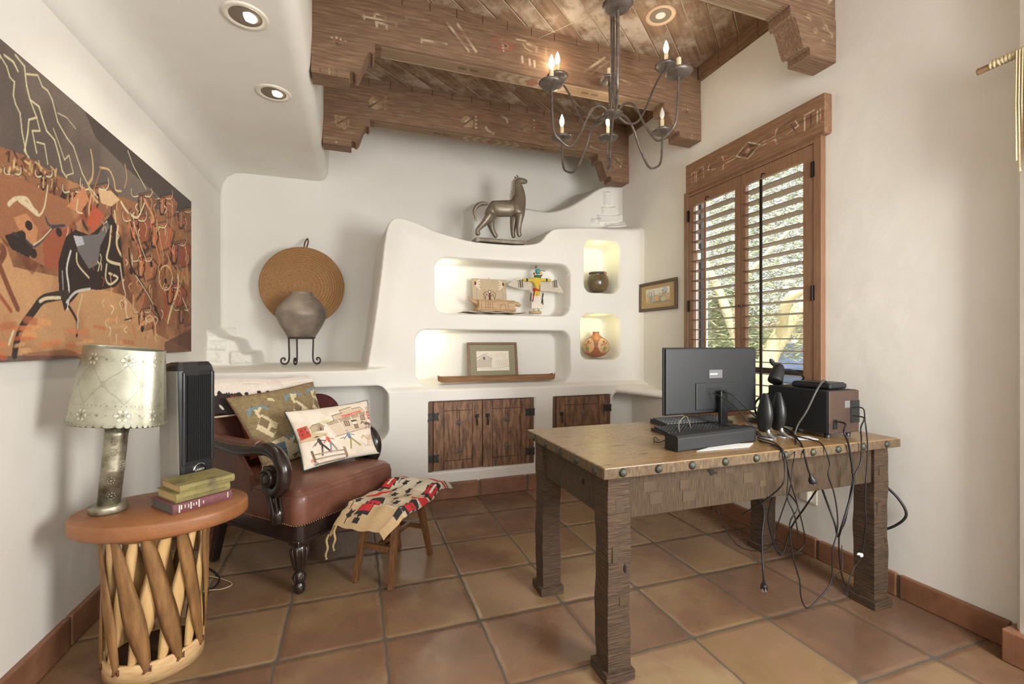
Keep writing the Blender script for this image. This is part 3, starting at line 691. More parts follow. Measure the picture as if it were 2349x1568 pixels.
# painted wood lintel over the window
lr = empty('window_lintel', 'carved and painted wood lintel above the shuttered window', 'lintel', (XR, 2.445, 2.48))
lv = Canvas(520, 104, 3.025, 1.866, 2.478, 2.712)
def lq(pts): return [(onX(u, v, 2.53).y, onX(u, v, 2.53).z) for u, v in pts]
def ll(pts, w_, c_, al=.85): lv.line(lq(pts), w_, c_, al)
c = lq([(1715, 345)])[0]
for s_ in (1, -1):
    lv.poly([(c[0] + s_ * .10, c[1] + .005), (c[0] + s_ * .24, c[1] + .055), (c[0] + s_ * .22, c[1] + .005)], CW); lv.poly([(c[0] + s_ * .12, c[1] + .012), (c[0] + s_ * .22, c[1] + .045), (c[0] + s_ * .21, c[1] + .01)], RD)
    lv.poly([(c[0] + s_ * .10, c[1] - .01), (c[0] + s_ * .24, c[1] - .06), (c[0] + s_ * .22, c[1] - .01)], CW); lv.poly([(c[0] + s_ * .12, c[1] - .018), (c[0] + s_ * .22, c[1] - .05), (c[0] + s_ * .21, c[1] - .016)], RD)
    lv.line([(c[0] + s_ * .30, c[1] - .02), (c[0] + s_ * .38, c[1] + .0), (c[0] + s_ * .36, c[1] + .04)], .01, CW); lv.line([(c[0] + s_ * .33, c[1] + .03), (c[0] + s_ * .37, c[1] - .05)], .01, DK)
    for k in (.42, .46, .50): lv.line([(c[0] + s_ * k, c[1] - .05), (c[0] + s_ * k, c[1] + .03)], .010, CW if k != .46 else DK)
    lv.rect(c[0] + s_ * .515, c[0] + s_ * .555, c[1] - .05, c[1] + .04, CW, .8); lv.rect(c[0] + s_ * .522, c[0] + s_ * .548, c[1] - .042, c[1] + .032, RD)
    lv.line([(c[0] + s_ * .42, c[1] + .045), (c[0] + s_ * .48, c[1] + .05)], .01, CW, .7); lv.line([(c[0] + s_ * .28, c[1] + .05), (c[0] + s_ * .36, c[1] + .06)], .008, DK, .7)
lv.poly([(c[0] - .11, c[1]), (c[0], c[1] + .07), (c[0] + .11, c[1]), (c[0], c[1] - .07)], DK, .9); lv.line([(c[0] - .10, c[1]), (c[0], c[1] + .06), (c[0] + .10, c[1]), (c[0], c[1] - .06), (c[0] - .10, c[1])], .010, CW)
lv.poly([(c[0] - .05, c[1]), (c[0], c[1] + .03), (c[0] + .05, c[1]), (c[0], c[1] - .03)], RD, .8); lv.oval(c, .018, .018, CW)
fade(lv, .3, .95); lv.line([(3.02, 2.60), (1.87, 2.602)], .004, (50, 36, 26), .9)
LINT = mat('lintel_wood', (112, 80, 58), (148, 112, 84), 5, (14, 1.2, 14), rough=.6, bump=.5, attr=True, c3=(130, 96, 70))
LINP = mat('lintel_plain', (112, 80, 58), (148, 112, 84), 5, (14, 1.2, 14), rough=.6, bump=.5, c3=(130, 96, 70))
lb = MB().b2(2.533, XR + .05, 1.868, 3.023, 2.48, 2.711).build('lintel_body', LINP, lr, bevel=.012)
painted('painted_face', lv, lambda U, V: (np.full(U.shape, 2.531), 3.018 - U * 1.146, 2.485 + V * .220), LINT, lb)

# ------------------------------------------------------------------ outdoors, seen through the slats
GRASS = mat('gravel', (206, 190, 160), (176, 160, 132), 3, rough=.95)
MB().b2(2.9, 40, -20, 40, -.25, -.15).build('ground', GRASS)['kind'] = 'structure'
BARK = mat('pale_green_bark', (206, 196, 164), (172, 166, 126), 3, (1, 1, .4), rough=.8, bump=.3)
LEAFA = mat('palo_verde_twigs', (184, 182, 136), (84, 104, 66), 5, rough=.7)
LEAFB = mat('shrub_leaves', (110, 124, 92), (70, 88, 62), 2, rough=.8)
random.seed(11)
def tree(cx, cy, branches, label, leafm, n, rad, zc, rz, size=.16, off=(0, 0)):
    r = empty('palo_verde_tree', label, 'tree', (cx, cy, -.15))
    m = MB()
    for pts, r0, r1 in branches:
        sp = spline(pts, 8); m.tube(sp, [r0 + (r1 - r0) * i / (len(sp) - 1) for i in range(len(sp))], 10)
    m.build('trunk', BARK, r)
    f = MB()
    for i in range(n):
        g = random.uniform(0, 6.283); q = random.random() ** .5; zz = zc + random.uniform(-1, 1) * rz
        p = Vector((cx + off[0] + math.cos(g) * q * rad, cy + off[1] + math.sin(g) * q * rad, zz))
        d = Vector((random.gauss(0, 1), random.gauss(0, 1), random.gauss(-.2, .7))).normalized(); e = d.orthogonal().normalized(); s_ = size * random.uniform(.5, 1.3)
        f.add([p, p + d * s_ * .5 + e * .009, p + d * s_, p + d * s_ * .5 - e * .009], [(0, 1, 2, 3)])
    f.build('foliage', leafm, r)['kind'] = 'stuff'
b0 = (5.6, 5.2)
tree(5.6, 5.0, [([(5.55, 5.0, -.15), (5.5, 4.95, .8), (5.7, 4.75, 1.5), (6.1, 4.4, 2.2), (6.6, 4.0, 3.0)], .16, .06),
                ([(5.5, 4.95, .6), (5.3, 5.2, 1.3), (5.2, 5.5, 2.1), (5.0, 6.0, 3.2)], .11, .04),
                ([(5.65, 4.8, 1.3), (5.4, 4.4, 1.9), (5.9, 3.8, 2.05), (6.4, 3.1, 1.8)], .08, .03),
                ([(5.3, 5.2, 1.3), (5.0, 4.9, 2.0), (5.2, 4.3, 2.7)], .05, .02),
                ([(5.2, 5.5, 2.1), (5.3, 6.3, 2.5), (5.2, 7.3, 3.2)], .05, .02)],
     'pale barked green tree seen through the shutters, its trunk leaning in the near panel', LEAFA, 52000, 2.6, 3.2, 2.2, .15, (1.3, 1.5))
def shrub(cx, cy, rx, ry, h, n, label, name='garden_shrub'):
    f = MB()
    for i in range(n):
        g = random.uniform(0, 6.283); v = random.random(); q = (.75 + .25 * random.random()) * math.sqrt(max(0, 1 - v * v * .8))
        p = Vector((cx + math.cos(g) * rx * q, cy + math.sin(g) * ry * q, v * h - .1)); d = Vector((random.gauss(0, 1), random.gauss(0, 1), random.gauss(0, 1))).normalized(); e = d.orthogonal().normalized(); s_ = random.uniform(.12, .26)
        f.add([p, p + d * s_ * .5 + e * s_ * .3, p + d * s_, p + d * s_ * .5 - e * s_ * .3], [(0, 1, 2, 3)])
    f.ell((cx, cy, h * .35), (rx * .8, ry * .8, h * .55), 0, 20)
    tag(f.build(name, LEAFB), label, 'shrub')
shrub(13.0, 14.2, 2.6, 1.6, 3.4, 2600, 'dark green shrub behind the tree, left in the window')
shrub(13.2, 4.4, 2.2, 2.4, 3.0, 2200, 'dark green shrub behind the tree, right in the window')
# parked car
CARB = mat('car_paint_blue', (92, 118, 156), rough=.25, metal=.4, coat=.8); CARG = mat('car_glass', (26, 32, 40), rough=.08, spec=.8); TYRE = mat('tyre', (28, 28, 30), rough=.8)
cr_ = empty('parked_car', 'blue parked car behind the tree outside the window', 'car', (12.6, 9.4, -.15), R(28))
out = [(-2.2, .35), (-2.2, .72), (-1.95, .86), (-1.2, .95), (-.7, 1.38), (.5, 1.42), (1.15, 1.02), (2.0, .9), (2.2, .7), (2.2, .35)]
MB().prism(out, MX((0, .85, 0), (1, 0, 0), (0, 0, 1)), 1.7).build('car_body', CARB, cr_, world=False, bevel=.06)
gl = [(-1.08, .96), (-.66, 1.32), (.46, 1.36), (1.0, 1.02)]
MB().prism(gl, MX((0, .865, 0), (1, 0, 0), (0, 0, 1)), 1.73).build('car_windows', CARG, cr_, world=False)
for x in (-1.4, 1.4):
    for y in (-.80, .80): MB().lathe([(.0, -.1), (.2, -.1), (.32, -.09), (.33, 0), (.32, .09), (.2, .1), (0, .1)], (x, y, .33), 24, rot=Matrix.Rotation(R(90), 3, 'X')).build('wheel', TYRE, cr_, world=False)
STUC = mat('garden_stucco', (214, 196, 172), (198, 180, 156), 3, rough=.9)
MB().b2(18.5, 18.8, -4, 24, -.15, 2.2).build('garden_wall', STUC)['kind'] = 'structure'
tag(MB().b2(6.9, 7.4, 2.3, 4.0, -.15, .5).b2(6.85, 7.45, 2.25, 4.05, .5, .56).build('garden_planter', mat('grey_concrete', (150, 148, 142), (128, 126, 120), 5, rough=.9), bevel=.02), 'low grey concrete planter wall outside below the tree', 'planter')
# ------------------------------------------------------------------ things on and in the sculpted wall
def skinfig(name, V, E, mt, parent=None, sub=2, world=True, root=0, flat=None):
    """V: list of (point, radius or (rx, ry)); E: edges; one continuous skinned body"""
    me = bpy.data.meshes.new(name); off = root_loc(parent) if (world and parent is not None) else Vector((0, 0, 0))
    me.from_pydata([tuple(Vector(p) - off) for p, r in V], E, []); me.materials.append(mt)
    o = bpy.data.objects.new(name, me); COL.objects.link(o); o.parent = parent
    md = o.modifiers.new('skin', 'SKIN'); md.use_smooth_shade = True
    sk = me.skin_vertices[0] if me.skin_vertices else None
    if sk is None:
        bm = bmesh.new(); bm.from_mesh(me); bm.verts.layers.skin.verify(); bm.to_mesh(me); bm.free(); sk = me.skin_vertices[0]
    for i, (p, r) in enumerate(V):
        sk.data[i].radius = r if isinstance(r, tuple) else (r, r); sk.data[i].use_root = (i == root)
    s_ = o.modifiers.new('sub', 'SUBSURF'); s_.levels = sub; s_.render_levels = sub
    return o

# ---- carved horse on the crest of the wall
HORSE = mat('silvered_wood', (108, 100, 88), (150, 142, 128), 9, rough=.38, metal=.35, bump=.4, bscale=30, c3=(128, 116, 100))
HY = 4.02
hr = empty('horse_sculpture', 'silvery carved horse sculpture standing on the curved crest of the wall', 'sculpture', (1.26, HY, 2.17))
def hq(u, v, dy=0): q = onY(370 * 0 + 940 + u / 2.85, 370 + v / 2.85, HY); return (q.x, q.y + dy, q.z)
V = [(hq(600, 312), (.052, .064)), (hq(535, 305), (.056, .062)), (hq(508, 292), (.04, .04)), (hq(660, 308), (.052, .06)), (hq(712, 302), (.05, .062)), (hq(722, 250), (.044, .05)), (hq(716, 200), (.034, .042)), (hq(706, 150), (.027, .034)), (hq(708, 122), (.026, .028)),
     (hq(742, 130), (.022, .024)), (hq(772, 134), (.013, .013)),
     (hq(522, 350, -.03), (.036, .05)), (hq(500, 390, -.035), (.024, .03)), (hq(468, 420, -.038), (.015, .017)), (hq(434, 455, -.038), (.014, .015)), (hq(440, 492, -.038), (.016, .014)),
     (hq(532, 350, .03), (.036, .05)), (hq(532, 398, .035), (.024, .03)), (hq(545, 440, .036), (.015, .016)), (hq(560, 468, .036), (.013, .013)), (hq(578, 494, .036), (.017, .013)),
     (hq(715, 350, -.03), (.028, .036)), (hq(708, 400, -.034), (.02, .022)), (hq(703, 450, -.034), (.016, .016)), (hq(706, 482, -.034), (.014, .013)), (hq(716, 497, -.034), (.018, .012)),
     (hq(692, 350, .03), (.028, .034)), (hq(684, 400, .034), (.02, .022)), (hq(682, 450, .034), (.016, .016)), (hq(684, 480, .034), (.014, .013)), (hq(692, 497, .034), (.017, .012))]
E_ = [(0, 1), (1, 2), (0, 3), (3, 4), (4, 5), (5, 6), (6, 7), (7, 8), (8, 9), (9, 10), (1, 11), (11, 12), (12, 13), (13, 14), (14, 15), (1, 16), (16, 17), (17, 18), (18, 19), (19, 20), (4, 21), (21, 22), (22, 23), (23, 24), (24, 25), (4, 26), (26, 27), (27, 28), (28, 29), (29, 30)]
V = [(p, (r[0] * (1.32 if i < 11 else 1.6), r[1] * (1.32 if i < 11 else 1.6))) for i, (p, r) in enumerate(V)]
skinfig('body', V, E_, HORSE, hr)
tp = spline([hq(508, 278), hq(470, 276), hq(440, 292), hq(422, 325), hq(432, 375)], 6)
tm = MB().tube(tp, [.012 + .017 * math.sin(math.pi * min(i / (len(tp) - 1) * .9 + .1, 1)) for i in range(len(tp))], 10, flat=.7)
for k in range(4): a = tp[-1] + Vector((.006 * k - .01, 0, -.018)); tm.tube([tp[-4], a], [.012, .003], 6)
tm.build('tail', HORSE, hr)
mm = MB()
for k in range(9):
    t = k / 8; a = Vector(hq(690 - 12 * t, 118 + 118 * t)); b = Vector(hq(664 - 14 * t, 138 + 122 * t))
    mm.tube([a + Vector((.01, 0, .012)), a, b], [.016, .014, .003], 8, flat=.7)
mm.build('mane', HORSE, hr)
for s_ in (-1, 1): MB().tube([hq(702, 112, s_ * .02), hq(694, 96, s_ * .026), hq(704, 108, s_ * .03)], [.008, .006, .003], 6).build('ear', HORSE, hr)
hb = MB(); q0, q1 = hq(418, 520), hq(748, 528)
hb.b2(q0[0], q1[0], HY - .075, HY + .075, 2.186, 2.214).b2(q0[0], q1[0], HY - .075, HY - .055, 2.214, 2.220).b2(q0[0], q1[0], HY + .055, HY + .075, 2.214, 2.220)
for x in (q0[0], q1[0] - .03): hb.b2(x, x + .03, HY - .08, HY + .08, 2.178, 2.220)
hb.build('base', HORSE, hr, bevel=.003)

# ---- coiled basket on the wall behind the pot
def ring_mat(name, c1, c2, c3, scale, center, rough=.75, axis='XZ'):
    m = bpy.data.materials.new(name); m.use_nodes = True; nt = m.node_tree; N = nt.nodes; L = nt.links; b = N['Principled BSDF']
    tc = N.new('ShaderNodeTexCoord'); mp = N.new('ShaderNodeMapping'); mp.inputs['Location'].default_value = [-x for x in center]; L.new(tc.outputs['Object'], mp.inputs[0])
    wv = N.new('ShaderNodeTexWave'); wv.wave_type = 'RINGS'; wv.rings_direction = 'SPHERICAL'; wv.inputs['Scale'].default_value = scale; wv.inputs['Distortion'].default_value = .6; wv.inputs['Detail Scale'].default_value = 8; L.new(mp.outputs[0], wv.inputs[0])
    nz = N.new('ShaderNodeTexNoise'); nz.inputs['Scale'].default_value = 150; nz.inputs['Detail'].default_value = 2; L.new(tc.outputs['Object'], nz.inputs[0])
    n2 = N.new('ShaderNodeTexNoise'); n2.inputs['Scale'].default_value = 4; L.new(tc.outputs['Object'], n2.inputs[0])
    cr = N.new('ShaderNodeValToRGB'); L.new(nz.outputs['Fac'], cr.inputs[0]); e = cr.color_ramp.elements; e[0].position = .35; e[0].color = (*lin(c1), 1); e[1].position = .65; e[1].color = (*lin(c2), 1)
    mi = N.new('ShaderNodeMix'); mi.data_type = 'RGBA'; mi.blend_type = 'MIX'; L.new(n2.outputs['Fac'], mi.inputs[0]); L.new(cr.outputs[0], mi.inputs[6]); mi.inputs[7].default_value = (*lin(c3), 1)
    at = N.new('ShaderNodeAttribute'); at.attribute_name = 'paint'; L.new(mi.outputs[2], b.inputs['Base Color']); b.inputs['Roughness'].default_value = rough
    ad = N.new('ShaderNodeMath'); ad.operation = 'ADD'; L.new(wv.outputs[0], ad.inputs[0]); L.new(nz.outputs['Fac'], ad.inputs[1])
    bp = N.new('ShaderNodeBump'); bp.inputs['Strength'].default_value = .8; bp.inputs['Distance'].default_value = .006; L.new(ad.outputs[0], bp.inputs['Height']); L.new(bp.outputs[0], b.inputs['Normal'])
    return m
BC = Vector((-.46, 4.60, 1.79))
bs = empty('coiled_basket', 'large round coiled straw basket tray hanging on the wall behind the pot', 'basket', BC)
WOVEN = ring_mat('coiled_straw', (126, 88, 52), (188, 148, 98), (154, 112, 70), 16, (0, .18, 0))
WOVEN2 = ring_mat('coiled_straw_pale', (156, 122, 84), (198, 164, 120), (180, 144, 102), 16, (0, .18, 0))
rb = Matrix.Rotation(R(90), 3, 'X')
MB().lathe([(.0, -.01), (.11, -.008), (.20, .0)], BC, 64, rot=rb, caps=False).build('center', WOVEN, bs)
MB().lathe([(.20, .0), (.235, .006)], BC, 64, rot=rb, caps=False).build('pale_band', WOVEN2, bs)
MB().lathe([(.235, .006), (.30, .022), (.355, .05), (.358, .058), (.352, .062), (.30, .03), (.22, .012), (0, .002)], BC, 64, rot=rb, caps=False).build('rim', WOVEN, bs)
lp = MB().tube(spline([(-.435, 4.55, 2.13), (-.42, 4.60, 2.20), (-.432, 4.675, 2.255), (-.447, 4.60, 2.20), (-.452, 4.55, 2.13)], 6), .006, 8)
lp.build('hanging_loop', mat('leather_thong', (96, 56, 34), rough=.7), bs)

# ---- big clay pot on an iron stand
CLAY = mat('smoked_clay', (74, 70, 66), (158, 144, 128), 3.4, rough=.42, bump=.15, c3=(124, 112, 100), detail=3, bscale=20)
PX_, PY_ = -.45, 4.36
lz = 1.082
ps = empty('pot_stand', 'black iron three-legged pot stand with scrolled feet under the clay pot', 'stand', (PX_, PY_, lz))
zt = lz + .235
MB().tube([(PX_ + .105 * math.cos(g), PY_ + .105 * math.sin(g), zt) for g in [2 * math.pi * i / 40 for i in range(41)]], .008, 8, cap=False).build('ring', DARKIRON, ps)
for g in (R(-18), R(195), R(255)):
    c_, s_ = math.cos(g), math.sin(g)
    P = [(.102, zt), (.100, zt - .08), (.098, zt - .16), (.104, zt - .205), (.125, zt - .226), (.150, zt - .222), (.163, zt - .20), (.155, zt - .178), (.137, zt - .175), (.131, zt - .188), (.140, zt - .196)]
    MB().tube(spline([(PX_ + c_ * a, PY_ + s_ * a, b) for a, b in P], 5), .0072, 8).build('leg', DARKIRON, ps)
pt = MB().lathe([(.0, .0), (.085, .0), (.105, .008), (.135, .06), (.175, .13), (.203, .20), (.205, .235), (.190, .275), (.155, .325), (.115, .365), (.093, .385), (.088, .40), (.092, .41), (.082, .41), (.078, .385), (.05, .38), (0, .38)], (PX_, PY_, zt - .012), 56)
tag(pt.build('clay_pot', CLAY), 'large grey smoke-stained clay pot on the iron stand', 'pot')

# ---- niche objects
NF1 = 1.530
def nz1(): return NF1
# painted sandstone tile
tv = Canvas(120, 110, 0, 1, 0, 1, (186, 168, 140))
tv.mottle((170, 150, 122), 8, .5, 2)
TQ, WHT, BRN = (86, 150, 150), (226, 216, 196), (104, 56, 44)
for s_ in (1, -1):
    X_ = lambda x: .5 + s_ * x
    for k in range(4):
        g = .09 * k; tv.line([(X_(.42), .88 - g * .2), (X_(.28 - .0 * k), .96 - g)], .028, WHT); tv.line([(X_(.42), .88 - g * .2), (X_(.40), .89 - g * .2)], .04, BRN)
    for k in range(10): a = R(35 - k * 11); tv.oval((X_(.30 + .09 * math.cos(a)), .48 + .32 * math.sin(a)), .014, .016, TQ)
    tv.line([(X_(.0), .45), (X_(.1), .55), (X_(.14), .40), (X_(.18), .56), (X_(.1), .62)], .015, BRN)
    for k in range(3): tv.line([(X_(.36 - .02 * k), .20 + .06 * k), (X_(.16), .16 + .05 * k)], .03, WHT); tv.oval((X_(.34), .21 + .05 * k), .018, .016, (60, 60, 60))
    tv.line([(X_(.04), .18), (X_(.03), .4)], .025, BRN)
tv.oval((.5, .62), .05, .05, BRN); tv.oval((.5, .62), .03, .03, WHT); tv.line([(.5, .3), (.5, .56)], .06, BRN)
TILE = mat('painted_tile', attr=True, rough=.85, bump=.2, bscale=80); STONE = mat('sandstone', (186, 168, 140), (170, 150, 122), 12, rough=.9)
tl = empty('sandpainting_tile', 'square sand painting tile with feather designs leaning in the upper niche', 'plaque', (1.09, 3.97, NF1 + .015))
x0, x1, z0, z1 = .925, 1.245, NF1 + .015, 1.855
a_ = onY(1084, 718, 3.97).x; b_ = onY(1162, 718, 3.97).x
t0 = MB(); t0.add([(a_, 3.950, z0), (b_, 3.950, z0), (b_, 3.990, z1), (a_, 3.990, z1), (a_, 3.962, z0), (b_, 3.962, z0), (b_, 4.002, z1), (a_, 4.002, z1)], [(0, 1, 2, 3), (5, 4, 7, 6), (0, 4, 5, 1), (3, 2, 6, 7), (0, 3, 7, 4), (1, 5, 6, 2)])
tb = t0.build('tile_body', STONE, tl)
painted('tile_picture', tv, lambda U, V: (a_ + U * (b_ - a_), 3.9488 + V * .040, z0 + V * (z1 - z0)), TILE, tb)
MB().tube([((a_ + b_) / 2 - .008, 3.995, z1), ((a_ + b_) / 2, 3.995, z1 + .014), ((a_ + b_) / 2 + .008, 3.995, z1)], .0018, 6).build('hanging_ring', IRON, tl)
# woven mat
rn = Canvas(160, 30, 0, 1, 0, 1, (190, 180, 164))
for k in range(16): rn.rect(.02 + k / 16, .045 + k / 16, .1, .9, ((120, 60, 60), (60, 60, 66), (150, 120, 90))[k % 3], .8)
RUNM = mat('woven_runner', attr=True, rough=.95)
xa, xb = onY(1060, 718, 3.86).x, onY(1206, 718, 3.86).x
ro = painted('woven_runner', rn, lambda U, V: (xa + U * (xb - xa), 3.835 + V * .20, NF1 + .014 + .003 * np.sin(U * 21) + .004 * (V < .001)), RUNM)
tag(ro, 'narrow woven mat with red and grey bars under the wooden animal box', 'mat')
ro.modifiers.new('thick', 'SOLIDIFY').thickness = .004
# carved wooden animal box
CARV = mat('pale_carved_wood', (172, 140, 104), (196, 166, 128), 5, (3, 14, 14), rough=.7, bump=.3)
CARVD = mat('carved_line', (112, 80, 54), rough=.8)
ax = empty('carved_animal_box', 'long pale wooden box carved as a bull with a curved horn tail', 'carving', (1.1, 3.89, NF1 + .02))
qa = onY(1096, 718, 3.89).x; qb = onY(1177, 718, 3.89).x; zb = NF1 + .022
pf = [(-.065, 0), (.035, 0), (.032, .085), (.02, .102), (-.04, .102), (-.06, .085)]
MB().prism(pf, MX((qa, 3.90, zb), (0, 1, 0), (0, 0, 1)), qb - qa).build('box_body', CARV, ax, bevel=.004)
cl = MB()
def ln3(pts, y=3.8355, r=.0018):
    cl.tube([(x, y + max(0, (z - zb - .085)) * .6 + (z - zb) * .055, z) for x, z in pts], r, 5)
ln3([(qa + .02, zb + .02), (qa + .02, zb + .08), (qa + .03, zb + .09)]); 
for k in range(4): ln3([(qa + .06 + .02 * k, zb + .03), (qa + .06 + .02 * k, zb + .085)]); ln3([(qa + .05 + .02 * k, zb + .03), (qa + .07 + .02 * k, zb + .03)])
ln3([(qa + .19, zb + .01), (qa + .20, zb + .06), (qa + .24, zb + .065), (qa + .245, zb + .01)]); ln3([(qa + .27, zb + .01), (qa + .265, zb + .07), (qa + .30, zb + .085), (qa + .31, zb + .07)])
ln3([(qa + .005, zb + .012), (qb - .005, zb + .012)])
cl.build('carved_lines', CARVD, ax)
hn = spline([(qa + .01, 3.9, zb + .07), (qa - .035, 3.89, zb + .085), (qa - .07, 3.885, zb + .105), (qa - .085, 3.885, zb + .135)], 5)
MB().tube(hn, [.026 - .023 * i / (len(hn) - 1) for i in range(len(hn))], 10).build('horn', CARV, ax)
MB().tube(spline([(qb - .01, 3.9, zb + .07), (qb + .03, 3.9, zb + .075), (qb + .075, 3.9, zb + .06)], 5), [.03, .03, .028, .026, .024, .022, .021, .02, .018, .015, .008], 10).build('snout', CARV, ax)
for a in (qa - .012, qb): MB().b2(a, a + .012, 3.84, 3.94, zb, zb + .03).build('foot', CARV, ax)

# kachina dancer with spread wings
kx = onY(1228, 718, 3.90).x; KY = 3.90; kz = NF1 + .012
KW = mat('doll_white', (226, 218, 204), rough=.8); KYL = mat('doll_yellow', (206, 178, 62), rough=.7); KG = mat('doll_green_ruff', (38, 92, 62), (60, 120, 80), 60, rough=.95, bump=1, bscale=80)
KT = mat('doll_turquoise', (70, 150, 150), rough=.6); KR = mat('doll_red', (170, 42, 38), rough=.7); KB = mat('doll_black', (30, 28, 28), rough=.7); FEA = mat('feather_white', (214, 206, 190), (178, 166, 148), 30, (1, 1, 8), rough=.9)
kr = empty('dancer_figurine', 'winged dancer figurine in turquoise mask, yellow body and white kilt', 'figurine', (kx, KY, kz))
def kp(u, v, dy=0): q = onY(940 + u / 2.85, 370 + v / 2.85, KY); return (q.x, KY + dy, q.z)
MB().lathe([(.058, 0), (.06, .006), (.058, .022), (.0, .022)], (kx, KY, kz), 28, sy=.75).build('base', CARV, kr, bevel=.002)
skinfig('body', [(kp(828, 800), (.032, .022)), (kp(830, 830), (.024, .02)), (kp(828, 775), (.034, .022)), (kp(770, 776), .014), (kp(735, 772), .012), (kp(885, 775), .014), (kp(925, 778), .012), (kp(828, 755), .012),
                 (kp(818, 860), .02), (kp(838, 860), .02), (kp(810, 915), .016), (kp(842, 915), .016), (kp(812, 965, 0), .013), (kp(840, 965, 0), .013)],
        [(0, 1), (0, 2), (2, 3), (3, 4), (2, 5), (5, 6), (2, 7), (1, 8), (1, 9), (8, 10), (9, 11), (10, 12), (11, 13)], KYL, kr, 2)
km = MB()
for k in range(7): a = kp(800 + k * 10, 880, -.026 + .004 * abs(k - 3)); b = kp(796 + k * 11, 962, -.03 + .004 * abs(k - 3)); km.tube([a, b], [.008, .011], 7)
km.lathe([(.026, 0), (.040, -.07), (.044, -.10)], kp(825, 880), 20, sy=.7, caps=False).build('kilt', KW, kr)
MB().lathe([(.033, -.014), (.036, 0), (.033, .012)], kp(828, 838), 20, sy=.75).build('belt', KR, kr)
MB().beam(kp(808, 850, -.03), kp(795, 918, -.034), .012, .004).build('sash', KR, kr)
for a, b in (((858, 862), (862, 938)), ((866, 862), (852, 930)), ((786, 860), (780, 912))): MB().beam(kp(a[0], a[1], -.03), kp(b[0], b[1], -.035), .008, .004).build('dark_ribbon', KB, kr)
MB().lathe([(.0, -.016), (.03, -.012), (.036, 0), (.03, .012), (0, .016)], kp(836, 752), 20, sy=.8).build('ruff', KG, kr)
hd = MB().lathe([(.0, -.022), (.02, -.018), (.026, .0), (.024, .018), (.012, .028), (0, .03)], kp(838, 722), 18); ho = hd.build('mask', KT, kr)
MB().ell(kp(812, 734, -.004), (.009, .008, .012)).build('mask_ear', KR, ho); MB().ell(kp(860, 745, -.006), (.01, .008, .008)).build('mask_ear', KR, ho)
MB().tube([kp(842, 728, -.024), kp(858, 738, -.05)], [.008, .002], 8).build('beak', KYL, ho)
fm = MB()
for (a, b) in (((820, 700), (800, 668)), ((822, 700), (815, 660)), ((826, 700), (828, 665)), ((850, 712), (885, 716)), ((818, 704), (836, 680))): fm.beam(kp(*a), kp(*b), .004, .002, (0, 1, 0), w2=.018)
fm.build('head_feathers', mat('feather_grey', (110, 104, 94), (170, 160, 144), 40, rough=.9), ho)
for s_ in (-1, 1):
    wm = MB(); n = 13
    for k in range(n):
        t = k / (n - 1)
        if s_ < 0: a = kp(800 - 110 * t, 780 - 8 * t, .012); b = kp(790 - 140 * t, 838 - 30 * t * t, .016)
        else: a = kp(858 + 105 * t, 778 + 2 * t, .012); b = kp(866 + 140 * t, 846 + 14 * t * t, .016)
        wm.beam(a, b, .010, .0025, (0, 1, 0), w2=.022)
    wm.build('wing', FEA, kr)
    c0 = (722, 945)[s_ > 0]
    for dx in (-6, 8): MB().beam(kp(c0 + dx, 776, -.016), kp(c0 + dx + 4, 826, -.022), .009, .004).build('arm_ribbon', KB, kr)
    MB().ell(kp((712, 955)[s_ > 0], 772), .012).build('hand', KW, kr)
    MB().lathe([(.0135, -.008), (.016, 0), (.0135, .008)], kp((765, 893)[s_ > 0], 775), 14, rot=Matrix.Rotation(R(90), 3, 'Y')).build('armband', KB, kr)
for a in (812, 842): MB().ell(kp(a, 972, -.012), (.014, .022, .01)).build('moccasin', KW, kr)

# gourd jar in the upper small niche, seed jar in the lower one
GOURD = mat('dark_gourd', (74, 56, 38), (122, 86, 50), 5, rough=.28, coat=.6, c3=(92, 78, 54)); RIMM = mat('wrapped_rim', (110, 104, 94), (70, 66, 62), 60, rough=.8, bump=.8, bscale=120)
gx = onY(1371, 670, 3.94).x; gz = 1.752 + .014
gr_ = empty('gourd_jar', 'dark polished gourd jar with wrapped rim in the upper small niche', 'jar', (gx, 3.94, gz))
MB().lathe([(.0, 0), (.05, 0), (.085, .02), (.104, .065), (.108, .11), (.098, .15), (.082, .175), (.076, .185), (.070, .178), (.0, .17)], (gx, 3.94, gz), 44).build('jar_body', GOURD, gr_)
MB().tube([(gx + .078 * math.cos(g), 3.94 + .078 * math.sin(g), gz + .186 + .004 * (i % 2)) for i, g in enumerate([2 * math.pi * i / 60 for i in range(61)])], .009, 7, cap=False).build('wrapped_rim', RIMM, gr_)
MB().lathe([(.0, 0), (.014, .0), (.016, .005), (.004, .007)], (gx + .035, 3.94 - .078, gz + .178), 16, rot=Matrix.Rotation(R(65), 3, 'X')).build('disc', mat('clay_disc', (178, 120, 86), rough=.6), gr_)
VASE = mat('seed_jar_clay', (150, 92, 64), (166, 106, 74), 8, rough=.4, attr=True)
vx = onY(1367, 822, 3.92).x; vz = 1.120 + .014
vr = empty('painted_seed_jar', 'round terracotta seed jar painted with dancers in the lower small niche', 'jar', (vx, 3.92, vz))
prof = [(.04, 0), (.085, .018), (.118, .055), (.130, .095), (.122, .135), (.092, .172), (.055, .20), (.034, .215), (.030, .232), (.034, .245)]
zz = [p[1] for p in prof]; rr_ = [p[0] for p in prof]
vc = Canvas(260, 100, 0, 360, 0, .245)
